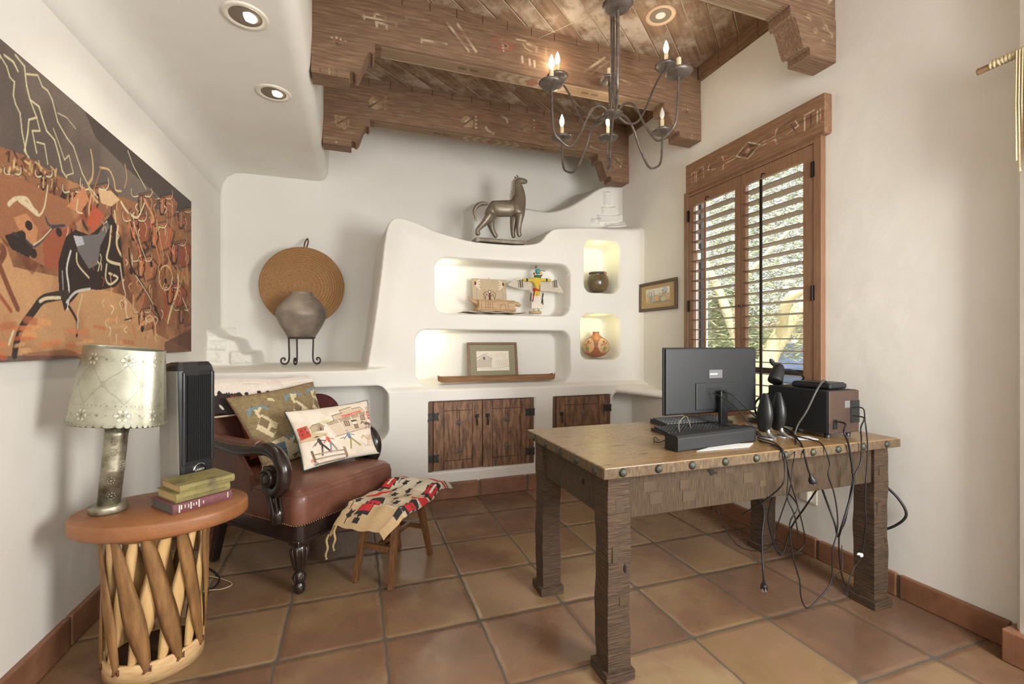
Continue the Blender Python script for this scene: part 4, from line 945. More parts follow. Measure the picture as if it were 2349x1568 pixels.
for c0 in (200, 283, 20, 110):
    vc.oval((c0, .11), 36, .075, (206, 168, 124)); vc.line([(c0 + 36 * math.cos(R(t)), .11 + .075 * math.sin(R(t))) for t in range(0, 361, 20)], 2, (110, 60, 44))
    vc.rect(c0 - 10, c0 + 8, .07, .10, (126, 150, 96)); vc.rect(c0 - 7, c0 + 6, .10, .135, (190, 150, 110)); vc.oval((c0, .15), 6, .014, (150, 70, 52)); vc.line([(c0 + 6, .13), (c0 + 20, .145)], 3, (120, 60, 46)); vc.line([(c0 - 6, .13), (c0 - 20, .11)], 3, (120, 60, 46))
    vc.line([(c0 - 6, .07), (c0 - 8, .045)], 4, (150, 60, 50)); vc.line([(c0 + 4, .07), (c0 + 2, .045)], 4, (150, 60, 50))
    for k in range(5): vc.line([(c0, .16), (c0 + 14 * math.cos(R(40 + 25 * k)), .16 + .022 * math.sin(R(40 + 25 * k)))], 1.6, (200, 190, 160))
painted('jar_body', vc, lambda U, V: (vx + np.interp(V * .245, zz, rr_) * np.cos(R(1) * U * 360), 3.92 + np.interp(V * .245, zz, rr_) * np.sin(R(1) * U * 360), vz + V * .245), VASE, vr)
MB().lathe([(.034, .245), (.028, .243), (.028, .20)], (vx, 3.92, vz), 30, caps=False).build('jar_mouth', mat('clay_plain', (150, 92, 64), rough=.5), vr)

# framed drawing and long dough trough in the lower niche
def framed(name, label, o, ux, uz, w_, h_, fw, matw, dep, fm, cv, matc, lean=0):
    """o = lower left corner, ux = unit vector to the right, uz = up"""
    ux = Vector(ux).normalized(); uz = Vector(uz).normalized(); n = ux.cross(uz).normalized()   # n points to the room side
    r = empty(name, label, 'picture', o); o = Vector(o)
    P = lambda a, b, c: o + ux * a + uz * b + n * c
    f = MB()
    for (a0, a1, b0, b1) in ((0, w_, 0, fw), (0, w_, h_ - fw, h_), (0, fw, fw, h_ - fw), (w_ - fw, w_, fw, h_ - fw)):
        vs = [P(a, b, c) for c in (0, dep) for b in (b0, b1) for a in (a0, a1)]
        f.add(vs, [(0, 2, 3, 1), (4, 5, 7, 6), (0, 1, 5, 4), (2, 6, 7, 3), (0, 4, 6, 2), (1, 3, 7, 5)])
    f.build('frame', fm, r, bevel=.004)
    mb = MB(); vs = [P(a, b, dep * .45) for b in (fw, h_ - fw) for a in (fw, w_ - fw)]; mb.add(vs, [(0, 1, 3, 2)]); mb.build('mount', matc, r)
    a0, a1, b0, b1 = matw
    q = lambda U, V: tuple(o[i] + ux[i] * (a0 + U * (a1 - a0)) + uz[i] * (b0 + V * (b1 - b0)) + n[i] * dep * .5 for i in range(3))
    painted('drawing', cv, q, mat('print_paper', attr=True, rough=.5), r)
    return r
FRM = mat('reddish_frame', (104, 70, 48), (128, 90, 62), 30, rough=.4, bump=.4, bscale=60); MATG = mat('olive_mount', (150, 144, 118), (142, 136, 110), 50, rough=.8)
dc = Canvas(150, 80, 0, 1, 0, 1, (226, 216, 198)); INK = (120, 112, 100)
dc.poly([(.0, .18), (.0, .52), (.22, .78), (.46, .62), (.44, .18)], (196, 184, 166)); dc.line([(.0, .62), (.23, .84), (.48, .6)], .015, INK); dc.line([(.44, .16), (.44, .62)], .01, INK); dc.rect(.2, .26, .56, .72, (90, 84, 80))
for k in range(5): dc.line([(.02, .25 + .07 * k), (.42, .24 + .07 * k)], .004, INK, .5)
for k in range(6): dc.line([(.56 + .07 * k, .24), (.60 + .07 * k, .56), (.64 + .065 * k, .26)], .006, (170, 160, 146))
dc.line([(0, .17), (.5, .12), (1, .22)], .01, INK, .6); dc.mottle((206, 196, 178), 6, .4, 3); dc.line([(.29, .86), (.31, .92)], .01, INK)
fo = onY(1073, 868, 3.96); fe = onY(1186, 866, 4.00)
framed('leaning_picture', 'framed barn drawing with olive mount leaning behind the wooden trough', (fo.x, 3.95, .944), (1, .04, 0), (0, .16, 1), fe.x - fo.x, .335, .022, (.085, fe.x - fo.x - .085, .075, .255), .016, FRM, dc, MATG)
TRO = mat('old_trough_wood', (112, 78, 50), (156, 118, 80), 5, (1.2, 12, 12), rough=.75, bump=.7, c3=(134, 98, 64))
xa, xb = onY(1006, 875, 3.80).x, onY(1272, 870, 3.80).x; tz = .938
def trough(u, v):
    L_ = xb - xa; x = xa + u * L_; e = min(1, min(u, 1 - u) / .05); e = math.sqrt(max(0, 1 - (1 - e) ** 2)); wd = .055 * (.55 + .45 * e)
    path = [(-wd * .75, 0), (-wd, .045), (-wd + .010, .047), (-wd * .55, .014), (wd * .55, .014), (wd - .010, .047), (wd, .045), (wd * .75, 0), (-wd * .75, 0)]
    k = min(int(v * 8), 7); f = v * 8 - k; a, b = path[k], path[k + 1]; ext = (.035 * (1 if u > .5 else -1)) * (1 - e) * (1 if v not in (0,) else 0)
    return (x - ext * .0, 3.815 + a[0] + (b[0] - a[0]) * f, tz + (a[1] + (b[1] - a[1]) * f) + .012 * (1 - e))
tm = MB().grid(trough, 60, 8)
tm.add([trough(0, k / 8) for k in range(8)], [tuple(range(8))]); tm.add([trough(1, k / 8) for k in range(8)], [tuple(reversed(range(8)))])
tag(tm.build('dough_trough', TRO, bevel=0), 'long shallow wooden dough trough at the front of the lower niche', 'trough')

# maroon basket in the low hollow behind the chair
MAR = ring_mat('maroon_coil', (92, 34, 34), (120, 52, 46), (80, 30, 32), 14, (0, 0, 0))
mc = onY(728, 940, 3.90)
tag(MB().lathe([(0, -.01), (.10, -.004), (.165, .022), (.170, .026), (.162, .03), (.1, .006), (0, .0)], (mc.x, 3.93, .695), 48, rot=Matrix.Rotation(R(72), 3, 'X')).build('maroon_basket', MAR), 'dark red round basket leaning in the low wall hollow behind the cushions', 'basket')

# ---- rustic cabinet doors
OLDW = mat('rustic_door_wood', (86, 60, 44), (150, 112, 82), 5, (9, 9, 1.6), rough=.6, bump=.9, bscale=8, c3=(120, 88, 64), contrast=1.3)
OLDD = mat('rustic_frame_wood', (74, 54, 42), (120, 90, 68), 5, (9, 9, 1.6), rough=.65, bump=.8)
GAP = mat('dark_gap', (26, 18, 14), rough=.9)
STARM = mat('star_iron', (104, 96, 88), (130, 122, 112), 60, rough=.5, metal=.15)
def star(cx, cy, cz, r, parent):
    m = MB(); n = 8; vs = [(cx, cy - .012, cz)]
    for k in range(16):
        q = r if k % 2 == 0 else r * .34; g = math.pi * k / 8; vs.append((cx + q * math.cos(g), cy, cz + q * math.sin(g)))
    m.add(vs, [(0, 1 + k, 1 + (k + 1) % 16) for k in range(16)]); m.build('star_stud', STARM, parent)
def door(x0, x1, z0, z1, parent, pull, hinge, stars, y=3.722):
    d = MB().b2(x0, x1, y, y + .026, z0, z1); st = .085
    dm = d.build('door', OLDW, parent, bevel=.003)
    g = MB()      # joints between the boards
    for xx in (x0 + st, x1 - st): g.b2(xx - .0018, xx + .0018, y - .0008, y + .001, z0, z1)
    for zz_ in (z0 + .075, z1 - .075): g.b2(x0 + st, x1 - st, y - .0008, y + .001, zz_ - .0018, zz_ + .0018)
    xm = (x0 + x1) / 2 + .01; g.b2(xm - .002, xm + .002, y - .0008, y + .001, z0 + .075, z1 - .075)
    g.build('board_joints', GAP, dm)
    for sx, sz in stars: star(sx, y, sz, .043, dm)
    if pull:
        px_, pz = pull; p = MB().lathe([(.0, 0), (.012, 0), (.010, .010), (0, .012)], (px_, y, pz), 12, rot=Matrix.Rotation(R(90), 3, 'X'))
        p.tube(spline([(px_, y - .016, pz + .004), (px_ - .003, y - .022, pz - .02), (px_ + .002, y - .018, pz - .05), (px_, y - .012, pz - .07)], 4), .006, 8); p.ell((px_, y - .014, pz - .072), .008).b2(px_ - .02, px_ + .02, y - .003, y, pz - .012, pz + .018).build('pull', DARKIRON, dm)
    for hz in (z1 - .12, z0 + .10):
        h = MB(); s_ = 1 if hinge > (x0 + x1) / 2 else -1
        h.tube([(hinge, y - .004, hz - .035), (hinge, y - .004, hz + .035)], .005, 8)
        for q in (-1, 1): h.b2(hinge, hinge + q * .03, y - .003, y, hz - .03, hz + .03); h.prism([(hinge + q * .03, hz - .03), (hinge + q * .05, hz - .038), (hinge + q * .04, hz), (hinge + q * .05, hz + .038), (hinge + q * .03, hz + .03)], MX((0, y, 0), (1, 0, 0), (0, 0, 1)), .003)
        h.build('hinge', DARKIRON, dm)
c1 = empty('double_door_cabinet', 'rustic wooden double-door wall cabinet with iron stars, left under the niches', 'cabinet', (1.025, 3.73, .212))
MB().b2(.562, .598, 3.728, 3.76, .214, .79).b2(1.452, 1.488, 3.728, 3.76, .214, .79).b2(.598, 1.452, 3.752, 3.76, .214, .79).build('cabinet_frame', OLDD, c1, bevel=.002)
xm = onY(1107, 1000, 3.72).x
door(.602, xm - .003, .222, .785, c1, (xm - .05, .655), .600, [(onY(1052, 969, 3.72).x, .605), (onY(1054, 1029, 3.72).x, .375)])
door(xm + .003, 1.448, .218, .785, c1, (xm + .045, .655), 1.45, [(onY(1161, 965, 3.72).x, .61), (onY(1163, 1021, 3.72).x, .385)])
c2 = empty('single_door_cabinet', 'rustic wooden single-door wall cabinet with one iron star, beyond the desk corner', 'cabinet', (1.963, 3.73, .212))
MB().b2(1.666, 1.70, 3.728, 3.76, .214, .79).b2(2.226, 2.260, 3.728, 3.76, .214, .79).b2(1.70, 2.226, 3.752, 3.76, .214, .79).build('cabinet_frame', OLDD, c2, bevel=.002)
door(1.704, 2.222, .22, .785, c2, (1.755, .63), 2.224, [(onY(1338, 955, 3.72).x, .625), (onY(1338, 955, 3.72).x, .39)])

# ---- framed print on the right wall
FRM2 = mat('dark_brown_frame', (74, 54, 44), (92, 70, 56), 30, rough=.4); MATT = mat('tan_mount', (186, 160, 118), (176, 150, 110), 60, rough=.8)
pc = Canvas(150, 80, 0, 1, 0, 1, (222, 220, 208)); random.seed(5)
pc.rect(.74, .86, .5, 1, (170, 196, 204)); pc.rect(0, 1, 0, .14, (120, 140, 140)); pc.mottle((196, 200, 190), 8, .5, 8)
for k in range(26):
    x_ = .04 + k * .037; h_ = random.uniform(.35, .8); c_ = random.choice([(120, 116, 104), (150, 140, 120), (206, 150, 110), (190, 180, 160), (140, 150, 150), (214, 170, 120)])
    pc.poly([(x_ - .045, .08), (x_ - .03, h_ * .8), (x_, h_), (x_ + .03, h_ * .8), (x_ + .045, .08)], c_, .7); pc.oval((x_, h_ + .03), .014, .05, (80, 66, 56), .9)
pc.poly([(.40, .1), (.46, .5), (.52, .55), (.58, .12)], (222, 170, 110)); pc.oval((.74, .2), .12, .16, (206, 196, 176), .8)
framed('wall_picture', 'small brown framed print with tan mount on the right wall beside the window', (XR - .004, 3.722, 1.563), (0, -1, 0), (0, 0, 1), .540, .268, .028, (.105, .445, .075, .205), .018, FRM2, pc, MATT)
# ------------------------------------------------------------------ the heavy rustic desk
DTOP = mat('desk_top_wood', (124, 96, 64), (154, 124, 86), 4, (1.4, 12, 1), rough=.24, r2=.36, bump=.25, bscale=6, c3=(138, 110, 74), bdist=.003)
DEDGE = mat('desk_edge_wood', (70, 55, 38), (116, 95, 68), 6, (16, 16, 5), rough=.75, bump=1, bscale=14, c3=(90, 72, 50), bdist=.004)
DROUGH = mat('saw_marked_wood', (46, 34, 22), (88, 69, 44), 5, (44, 44, 3), rough=.8, bump=1, bscale=6, c3=(66, 50, 32), bdist=.006)
DLEG = mat('saw_marked_leg', (46, 33, 23), (92, 70, 47), 5, (3, 3, 36), rough=.8, bump=1, bscale=6, c3=(68, 50, 34), bdist=.006)
PATCH = mat('inlay_patch', (76, 58, 37), (60, 46, 30), 8, rough=.75)
STUD = mat('verdigris_stud', (58, 60, 54), (82, 82, 70), 80, rough=.5, metal=.6, bump=.8, bscale=140)
DT = .82
dX0, dX1, dY0, dY1 = .85, 2.465, 1.445, 2.235
dk = empty('writing_desk', 'heavy rustic saw-marked wooden desk with studded edge', 'desk', ((dX0 + dX1) / 2, (dY0 + dY1) / 2, 0))
top = MB(); top.b2(dX0 + .002, dX1 - .002, dY0 + .002, dY1 - .002, DT - .036, DT)
to = top.build('desktop', DTOP, dk, bevel=.006)
ed = MB().b2(dX0, dX1, dY0, dY0 + .02, DT - .042, DT - .003).b2(dX0, dX0 + .02, dY0 + .02, dY1, DT - .042, DT - .003).b2(dX1 - .02, dX1, dY0 + .02, dY1, DT - .042, DT - .003).b2(dX0 + .02, dX1 - .02, dY1 - .02, dY1, DT - .042, DT - .003)
ed.build('edge_band', DEDGE, to, bevel=.004)
random.seed(3)       # drying cracks in the planks
for (u, v, l_) in ((1330, 1020, .10), (1270, 993, .04), (1395, 1066, .10), (1420, 1021, .12), (1370, 1003, .05), (1300, 1001, .05), (1390, 980, .03), (1480, 1040, .08), (1460, 1003, .06)):
    p = onZ(u, v, DT); pts = [(p.x - l_ / 2 + l_ * k / 6, p.y + random.uniform(-.003, .003), DT - .0012) for k in range(7)]; MB().tube(pts, [.0004, .0016, .0018, .002, .0016, .001, .0003], 6).build('plank_crack', GAP, to)
def stud(x, y, nx, ny, parent):
    rt = Vector((0, 0, 1)).rotation_difference(Vector((nx, ny, 0))).to_matrix()
    MB().lathe([(.0165, -.001), (.0165, .002), (.013, .007), (.006, .010), (0, .0105)], (x, y, DT - .021), 12, rot=rt).build('stud', STUD, parent)
for u in (1429, 1511, 1588, 1664, 1735, 1802, 1865, 1923, 1980, 2034): stud(onY(u, 1050, dY0).x, dY0, 0, -1, dk)
for u in (1225, 1252, 1285, 1322, 1365): stud(dX0, onX(u, 1040, dX0).y, -1, 0, dk)
LG = .096; lx0, lx1, ly0, ly1 = .892, 2.345, 1.487, 2.112
zl = DT - .042
for (x0, x1, y0, y1) in ((lx0 + LG, lx1, ly0 + .012, ly0 + .045), (lx0 + LG, lx1, ly1 + LG - .045, ly1 + LG - .012), (lx0 + .012, lx0 + .045, ly0 + LG, ly1), (lx1 + LG - .045, lx1 + LG - .012, ly0 + LG, ly1)):
    ap = MB().b2(x0, x1, y0, y1, zl - .175, zl).build('apron', DROUGH, dk, bevel=.004)
    if y0 < 1.6 and x1 > 2:
        for (u, v, a, b) in ((1490, 1115, .028, .020), (1570, 1110, .022, .018), (1645, 1104, .018, .020), (1716, 1095, .026, .022), (1792, 1086, .02, .02), (1505, 1142, .03, .022), (1580, 1137, .03, .02), (1672, 1078, .022, .010), (1860, 1075, .022, .024), (1935, 1080, .02, .025), (1750, 1108, .018, .013)):
            p = onY(u, v, y0); MB().b2(p.x - a, p.x + a, y0 - .0015, y0 + .002, p.z - b, p.z + b).build('inlay', PATCH, ap, bevel=.0008)
        p = onY(1633, 1083, y0); MB().ell((p.x, y0 - .001, p.z), (.014, .003, .012)).ell((p.x + .016, y0 - .001, p.z - .003), (.012, .003, .005)).ell((p.x - .012, y0 - .001, p.z + .008), (.01, .003, .006)).build('knot', GAP, ap)
    if x0 < 1 and x1 < 1.2:
        for (u, v, a, b) in ((1268, 1057, .022, .02), (1302, 1080, .022, .022)):
            p = onX(u, v, x0); MB().b2(x0 - .0015, x0 + .002, p.y - a, p.y + a, p.z - b, p.z + b).build('inlay', PATCH, ap, bevel=.0008)
        p = onX(1338, 1104, x0); MB().ell((x0 - .001, p.y, p.z), (.003, .012, .012)).build('knot', GAP, ap)
random.seed(8)
for (x, y) in ((lx0, ly0), (lx1, ly0), (lx0, ly1), (lx1, ly1)):
    ph = random.uniform(0, 6)
    def leg(u, v, x=x, y=y, ph=ph):
        z = .034 + v * (zl - .034); g = u * 4; k = int(g) % 4; f = g - int(g)
        c = ((0, 0), (LG, 0), (LG, LG), (0, LG)); a = c[k]; b = c[(k + 1) % 4]
        w_ = .0022 * math.sin(z * 15 + ph + k * 2) + .0010 * math.sin(z * 41 + ph * 2 + k)
        px_ = x + a[0] + (b[0] - a[0]) * f; py_ = y + a[1] + (b[1] - a[1]) * f
        return (px_ + (w_ if px_ < x + LG / 2 else -w_), py_ + (w_ * .7 if py_ < y + LG / 2 else -w_ * .7), z)
    lm = MB().grid(leg, 16, 48, smooth=False)
    lo = lm.build('leg', DLEG, dk)
    MB().b2(x - .014, x + LG + .014, y - .014, y + LG + .014, 0, .04).build('foot_block', DLEG, lo, bevel=.003)
    if y == ly0:
        for (dx, dz, a, b) in ((.05, .66, .018, .022), (.03, .48, .012, .03), (.06, .30, .012, .016)): MB().b2(x + dx - a, x + dx + a, y - .003, y + .002, dz - b, dz + b).build('inlay', PATCH, lo, bevel=.0008)
        MB().ell((x + .075, y + .002, .42 - .1 * (x > 2)), (.007, .005, .018)).build('knot_hole', GAP, lo)

# ------------------------------------------------------------------ computer things
BLK = mat('black_plastic', (26, 27, 29), (31, 32, 34), 200, rough=.42); BLKM = mat('matt_black', (24, 25, 27), rough=.6); GRP = mat('graphite_panel', (40, 42, 44), (45, 47, 49), 300, rough=.45)
SLV = mat('silver_plastic', (168, 170, 172), rough=.25, metal=.7); CAB = mat('black_cable', (20, 20, 22), rough=.5); WHP = mat('white_paper', (228, 228, 226), rough=.8); LBL = mat('grey_label', (108, 108, 108), rough=.5); BRB = mat('brown_vinyl_panel', (64, 48, 40), (72, 54, 45), 90, rough=.5)
MY = 1.985
mo = empty('computer_monitor', 'black flat computer monitor seen from behind on the desk', 'monitor', (1.83, MY - .04, DT))
MB().b2(1.522, 2.142, MY, MY + .014, .893, 1.250).build('bezel', BLK, mo, bevel=.004)
bk = MB(); bk.b2(1.528, 2.136, MY - .014, MY, .898, 1.246); bo_ = bk.build('back_cover', GRP, mo, bevel=.006)
bu = MB().b2(1.715, 1.975, MY - .022, MY - .014, .915, 1.06).build('electronics_bulge', GRP, mo, bevel=.012)
a = onY(1627, 848, MY - .016); b = onY(1657, 866, MY - .016)
MB().b2(a.x, b.x, MY - .0165, MY - .013, b.z, a.z).build('rating_label', LBL, bo_); MB().b2(a.x + .004, a.x + .055, MY - .0175, MY - .016, b.z + .018, b.z + .026).build('label_print', WHP, bo_)
a = onY(1640, 890, MY - .041); MB().b2(a.x - .04, a.x + .06, MY - .0235, MY - .021, a.z - .035, a.z + .002).build('port_panel', BLKM, bu, bevel=.002)
pz = onY(1660, 900, MY - .055).x
MB().b2(pz - .024, pz + .024, MY - .062, MY - .038, DT + .008, 1.02).build('stand_post', BLK, mo, bevel=.006)
MB().lathe([(0, 0), (.11, 0), (.112, .004), (.10, .009), (.03, .012), (0, .012)], (pz, MY - .04, DT + .001), 40, sy=.7).build('stand_base', BLK, mo)
# keyboards: one flat, one with visible keys
def keyboard(name, label, p, rz, L_, W_, key, hgt=.018):
    r = empty(name, label, 'keyboard', p, rz)
    MB().prism([(-W_ / 2, 0), (W_ / 2, 0), (W_ / 2, hgt), (-W_ / 2, hgt * .55)], MX((-L_ / 2, 0, 0), (0, 1, 0), (0, 0, 1)), L_).build('case', BLK, r, world=False, bevel=.002)
    k_ = MB()
    for j in range(6):
        for i in range(21 if j else 18):
            k_.box((-L_ / 2 + .02 + i * (L_ - .04) / 20, -W_ / 2 + .018 + j * (W_ - .035) / 5, hgt * (.62 + .42 * j / 5) + .003), ((L_ - .06) / 22, (W_ - .04) / 6.4, .006), None, 0, .85)
    k_.build('keys', key, r, world=False); return r
keyboard('computer_keyboard', 'black keyboard lying on the desk below the monitor, nearer one', (1.66, 1.905, DT), R(-3), .44, .135, BLKM)
keyboard('computer_keyboard', 'black keyboard with grey keys behind the nearer keyboard', (1.80, 2.10, DT), R(-2), .44, .15, mat('grey_keys', (84, 86, 90), rough=.5), .024)
# soundbar
sb = empty('soundbar', 'long black soundbar lying in front on the desk', 'speaker', (1.50, 1.62, DT), math.atan2(.05, .47))
prf = [(-.036, .004), (-.030, 0), (.030, 0), (.036, .006), (.036, .060), (.028, .068), (-.024, .068), (-.036, .056)]
MB().prism(prf, MX((-.236, 0, 0), (0, 1, 0), (0, 0, 1)), .472).build('grille_body', BLKM, sb, world=False, bevel=.003)
for s_ in (-1, 1): MB().prism([(x * 1.03, z * 1.02) for x, z in prf], MX((s_ * .236 - .003, 0, 0), (0, 1, 0), (0, 0, 1)), .006).build('end_cap', BLK, sb, world=False, bevel=.002)
# satellite speakers
for k, (x, y, lb) in enumerate(((1.862, 1.665, 'black teardrop satellite speaker on silver foot, nearer the monitor'), (1.958, 1.675, 'black teardrop satellite speaker on silver foot, touching the subwoofer side'))):
    r = empty('satellite_speaker', lb, 'speaker', (x, y, DT), R(-20))
    def tear(u, v):
        z = .028 + .185 * v; w_ = .050 * math.sin(math.pi * (.12 + .80 * v)) ** .75 * (1 - .35 * v); g = 2 * math.pi * u
        return (w_ * math.cos(g) * .72, .012 + w_ * math.sin(g) * 1.15 + .02 * (v - .4) ** 2 - .018 * v, z)
    t = MB().grid(tear, 24, 20); t.add([tear(k_ / 24, 1) for k_ in range(24)], [tuple(range(24))]).add([tear(k_ / 24, 0) for k_ in range(24)], [tuple(reversed(range(24)))]); t.build('shell', BLK, r, world=False)
    MB().tube(spline([(0, .0, .07), (.004, -.012, .045), (.008, -.02, .02), (.018, -.05, .004)], 5), [.006] * 5 + [.009] * 11, 8).build('neck', SLV, r, world=False)
    MB().lathe([(0, 0), (.036, 0), (.037, .003), (.0, .006)], (0.004, -.01, 0), 28, sy=1.1).build('foot', SLV, r, world=False)
# subwoofer
SX0, SX1, SY0, SY1, SZ0, SZ1 = 2.112, 2.318, 1.537, 1.872, .842, 1.048
sw = empty('subwoofer', 'black box subwoofer with brown back panel on the desk end', 'speaker', (2.215, 1.70, DT))
MB().b2(SX0, SX1, SY0 + .006, SY1, SZ0, SZ1).build('cabinet', BLKM, sw, bevel=.006)
pn = MB().b2(SX0 + .002, SX1 - .002, SY0, SY0 + .007, SZ0 + .002, SZ1 - .002).build('back_panel', BRB, sw, bevel=.003)
def onp(u, v): q = onY(u, v, SY0); return q
a = onp(1911, 962); b = onp(1918, 984); MB().b2(a.x, b.x + .006, SY0 - .004, SY0, b.z, a.z).build('jack_plate', BLK, pn, bevel=.001)
a = onp(1951, 918); b = onp(1970, 968); MB().b2(a.x, b.x, SY0 - .004, SY0, b.z, a.z).build('amplifier_plate', BLK, pn, bevel=.001)
a = onp(1937, 919); b = onp(1949, 934); MB().b2(a.x, b.x, SY0 - .002, SY0, b.z, a.z).build('warning_label', LBL, pn)
for x in (SX0 + .03, SX1 - .04):
    for y in (SY0 + .03, SY1 - .03): MB().lathe([(.013, 0), (.015, .022), (.0, .022)], (x, y, DT), 16).build('foot', BLK, sw)
# modem-like box with cable and gooseneck lamp
bx = empty('network_box', 'flat black network box with rounded corners on top of the subwoofer', 'device', (2.215, 1.66, SZ1))
MB().box((2.215, 1.665, SZ1 + .016), (.14, .19, .026), R(6)).build('case', BLK, bx, bevel=.008); MB().box((2.215, 1.665, SZ1 + .031), (.125, .17, .004), R(6)).build('lid', GRP, bx, bevel=.002)
lp_ = empty('gooseneck_lamp', 'small black gooseneck lamp bending over behind the speakers', 'lamp', (2.20, 2.02, DT))
MB().lathe([(0, 0), (.055, 0), (.057, .006), (.05, .016), (.02, .02), (0, .02)], (2.20, 2.02, DT), 28).build('base', BLK, lp_)
q1 = onY(1840, 872, 2.00); q2 = onY(1818, 850, 1.93); q3 = onY(1797, 848, 1.90); q4 = onY(1786, 846, 1.88)
MB().tube(spline([(2.20, 2.02, DT + .02), (2.205, 2.02, .95), (q1.x, 2.0, q1.z), tuple(q2), tuple(q3), tuple(q4)], 8), .006, 10).build('gooseneck', CAB, lp_)
h0 = onY(1788, 838, 1.88); h1 = onY(1775, 884, 1.85); ax_ = (h1 - h0).normalized(); rt = Vector((0, 0, 1)).rotation_difference(ax_).to_matrix()
MB().lathe([(.0, -.004), (.020, 0), (.028, .015), (.033, .05), (.037, .095), (.036, .105), (.031, .108), (.0, .104)], h0, 28, rot=rt).build('lamp_head', BLKM, lp_)
kb = onY(1772, 831, 1.86); MB().ell(kb, (.012, .012, .026), rot=Matrix.Rotation(R(-40), 3, 'Y')).tube([kb, h0], .006, 8).build('knob', BLKM, lp_)

# papers
pa = MB(); p0, p1, p2, p3 = onZ(1598, 1036, DT), onZ(1718, 1026, DT), onZ(1728, 1017, DT), onZ(1650, 1020, DT)
pa.add([(p.x, p.y, DT + .0015) for p in (p0, p1, p2, p3)] + [(p.x, p.y, DT + .0035) for p in (p0, p1, p2, p3)], [(3, 2, 1, 0), (4, 5, 6, 7), (0, 1, 5, 4), (1, 2, 6, 5), (2, 3, 7, 6), (3, 0, 4, 7)])
tag(pa.build('paper_sheet', WHP), 'loose white paper under the front edge of the soundbar', 'paper')
tag(MB().box((1.67, 1.745, DT + .002), (.24, .10, .003), R(12)).build('paper_sheet', WHP), 'white paper sheet lying behind the soundbar', 'paper')
tag(MB().box((2.02, 1.60, DT + .0015), (.11, .07, .002), R(-20)).build('paper_sheet', WHP), 'small white paper slip beside the subwoofer foot', 'paper')
# cables: each one a thing, given by way points (photo-measured on the plane of the desk front, then sagging free)
def cable(pts, r, label, cat='cable', plug=None, mt=None, name='cable', grp=None):
    sp = spline(pts, 6); m = MB().tube(sp, r, 7)
    if plug is None: return tag(m.build(name, mt or CAB), label, cat, grp)
    e = empty(name, label, cat, sp[-1], group=grp); m.build('cord', mt or CAB, e)
    d = (sp[-1] - sp[-2]).normalized(); rt = Vector((0, 0, 1)).rotation_difference(d).to_matrix()
    pg = MB().lathe([(.005, -.01), (.007, .0), (.013, .012), (.016, .022), (.016, .03), (0, .031)], sp[-1], 12, rot=rt).build('plug', BLK, e)
    sd = d.orthogonal().normalized()
    for k in (-1, 1): c = sp[-1] + d * .038 + sd * k * .0065; MB().box(c, (.0015, .006, .018), rt).build('prong', SLV, pg)
    return e
F1 = dY0 - .012     # just in front of the studded edge
def fr_(u, v, y=F1): q = onY(u, v, y); return (q.x, y, q.z)
def tz(u, v, h=.006): q = onZ(u, v, DT + h); return (q.x, q.y, DT + h)
G = 'cables hanging over the front of the desk'
cable([tz(1737, 1008), tz(1765, 1017), tz(1783, 1024), fr_(1795, 1040), fr_(1800, 1075), fr_(1795, 1110), (fr_(1790, 1150)[0], 1.50, .60), (fr_(1775, 1190)[0], 1.6, .50)], .0028, 'thin black cable curving over the desk edge and under, leftmost of the bundle')
cable([tz(1738, 1004), tz(1770, 1012), tz(1786, 1022), fr_(1801, 1042), fr_(1808, 1090), fr_(1806, 1140), fr_(1822, 1180), fr_(1832, 1230, 1.55)], .0028, 'thin black cable in the middle of the hanging bundle, ending mid-air')
cable([tz(1742, 1012), tz(1775, 1019), tz(1791, 1029), fr_(1803, 1050), fr_(1815, 1110), fr_(1830, 1160, 1.50), fr_(1846, 1230, 1.6), fr_(1838, 1258, 1.62), fr_(1810, 1270, 1.62), fr_(1782, 1262, 1.62), fr_(1772, 1235, 1.62)], .0026, 'thin black cable looping low beside the rear desk leg')
cable([tz(1795, 985), tz(1812, 992), tz(1824, 1005), fr_(1823, 1040), fr_(1818, 1070), fr_(1812, 1120), fr_(1795, 1170, 1.5), fr_(1780, 1215, 1.6)], .0022, 'thin black cable hanging straight down left of the large plug')
cable([tz(1797, 981), tz(1815, 990), tz(1828, 1005), tz(1838, 1018), fr_(1845, 1040), fr_(1852, 1070), fr_(1860, 1092)], .0042, 'thick black power cord hanging over the edge with bright plug', plug=1)
cable([tz(1828, 1000), tz(1868, 1010), tz(1885, 1018), fr_(1896, 1038), fr_(1903, 1065), fr_(1900, 1090), fr_(1913, 1130), fr_(1921, 1180), fr_(1920, 1222), fr_(1910, 1262), fr_(1907, 1330), fr_(1880, 1370), fr_(1852, 1394), fr_(1838, 1370), fr_(1834, 1330), fr_(1818, 1270), fr_(1812, 1200), fr_(1830, 1160), (fr_(1850, 1140)[0], 1.55, .62)], .003, 'black cable reaching lowest, almost touching the floor tiles')
cable([(2.145, SY0 - .004, .905), (2.15, SY0 - .05, .90), fr_(1936, 990, 1.43), fr_(1947, 1020), fr_(1957, 1090), fr_(1958, 1110), fr_(1948, 1150), fr_(1930, 1210), fr_(1922, 1230, 1.5), fr_(1915, 1200, 1.55), fr_(1900, 1160, 1.58), fr_(1882, 1110, 1.58)], .0045, 'thick black power cord from the jack of the subwoofer')
cable([(2.27, SY0 - .004, .925), (2.275, SY0 - .05, .92), fr_(1975, 980, 1.43), fr_(1976, 1010), fr_(1974, 1060), fr_(1957, 1100), fr_(1940, 1190, 1.47), fr_(1925, 1230, 1.5), fr_(1928, 1300, 1.52), fr_(1940, 1340, 1.53), fr_(1970, 1362, 1.53)], .0032, 'black cable from the amplifier plate crossing the right desk leg')
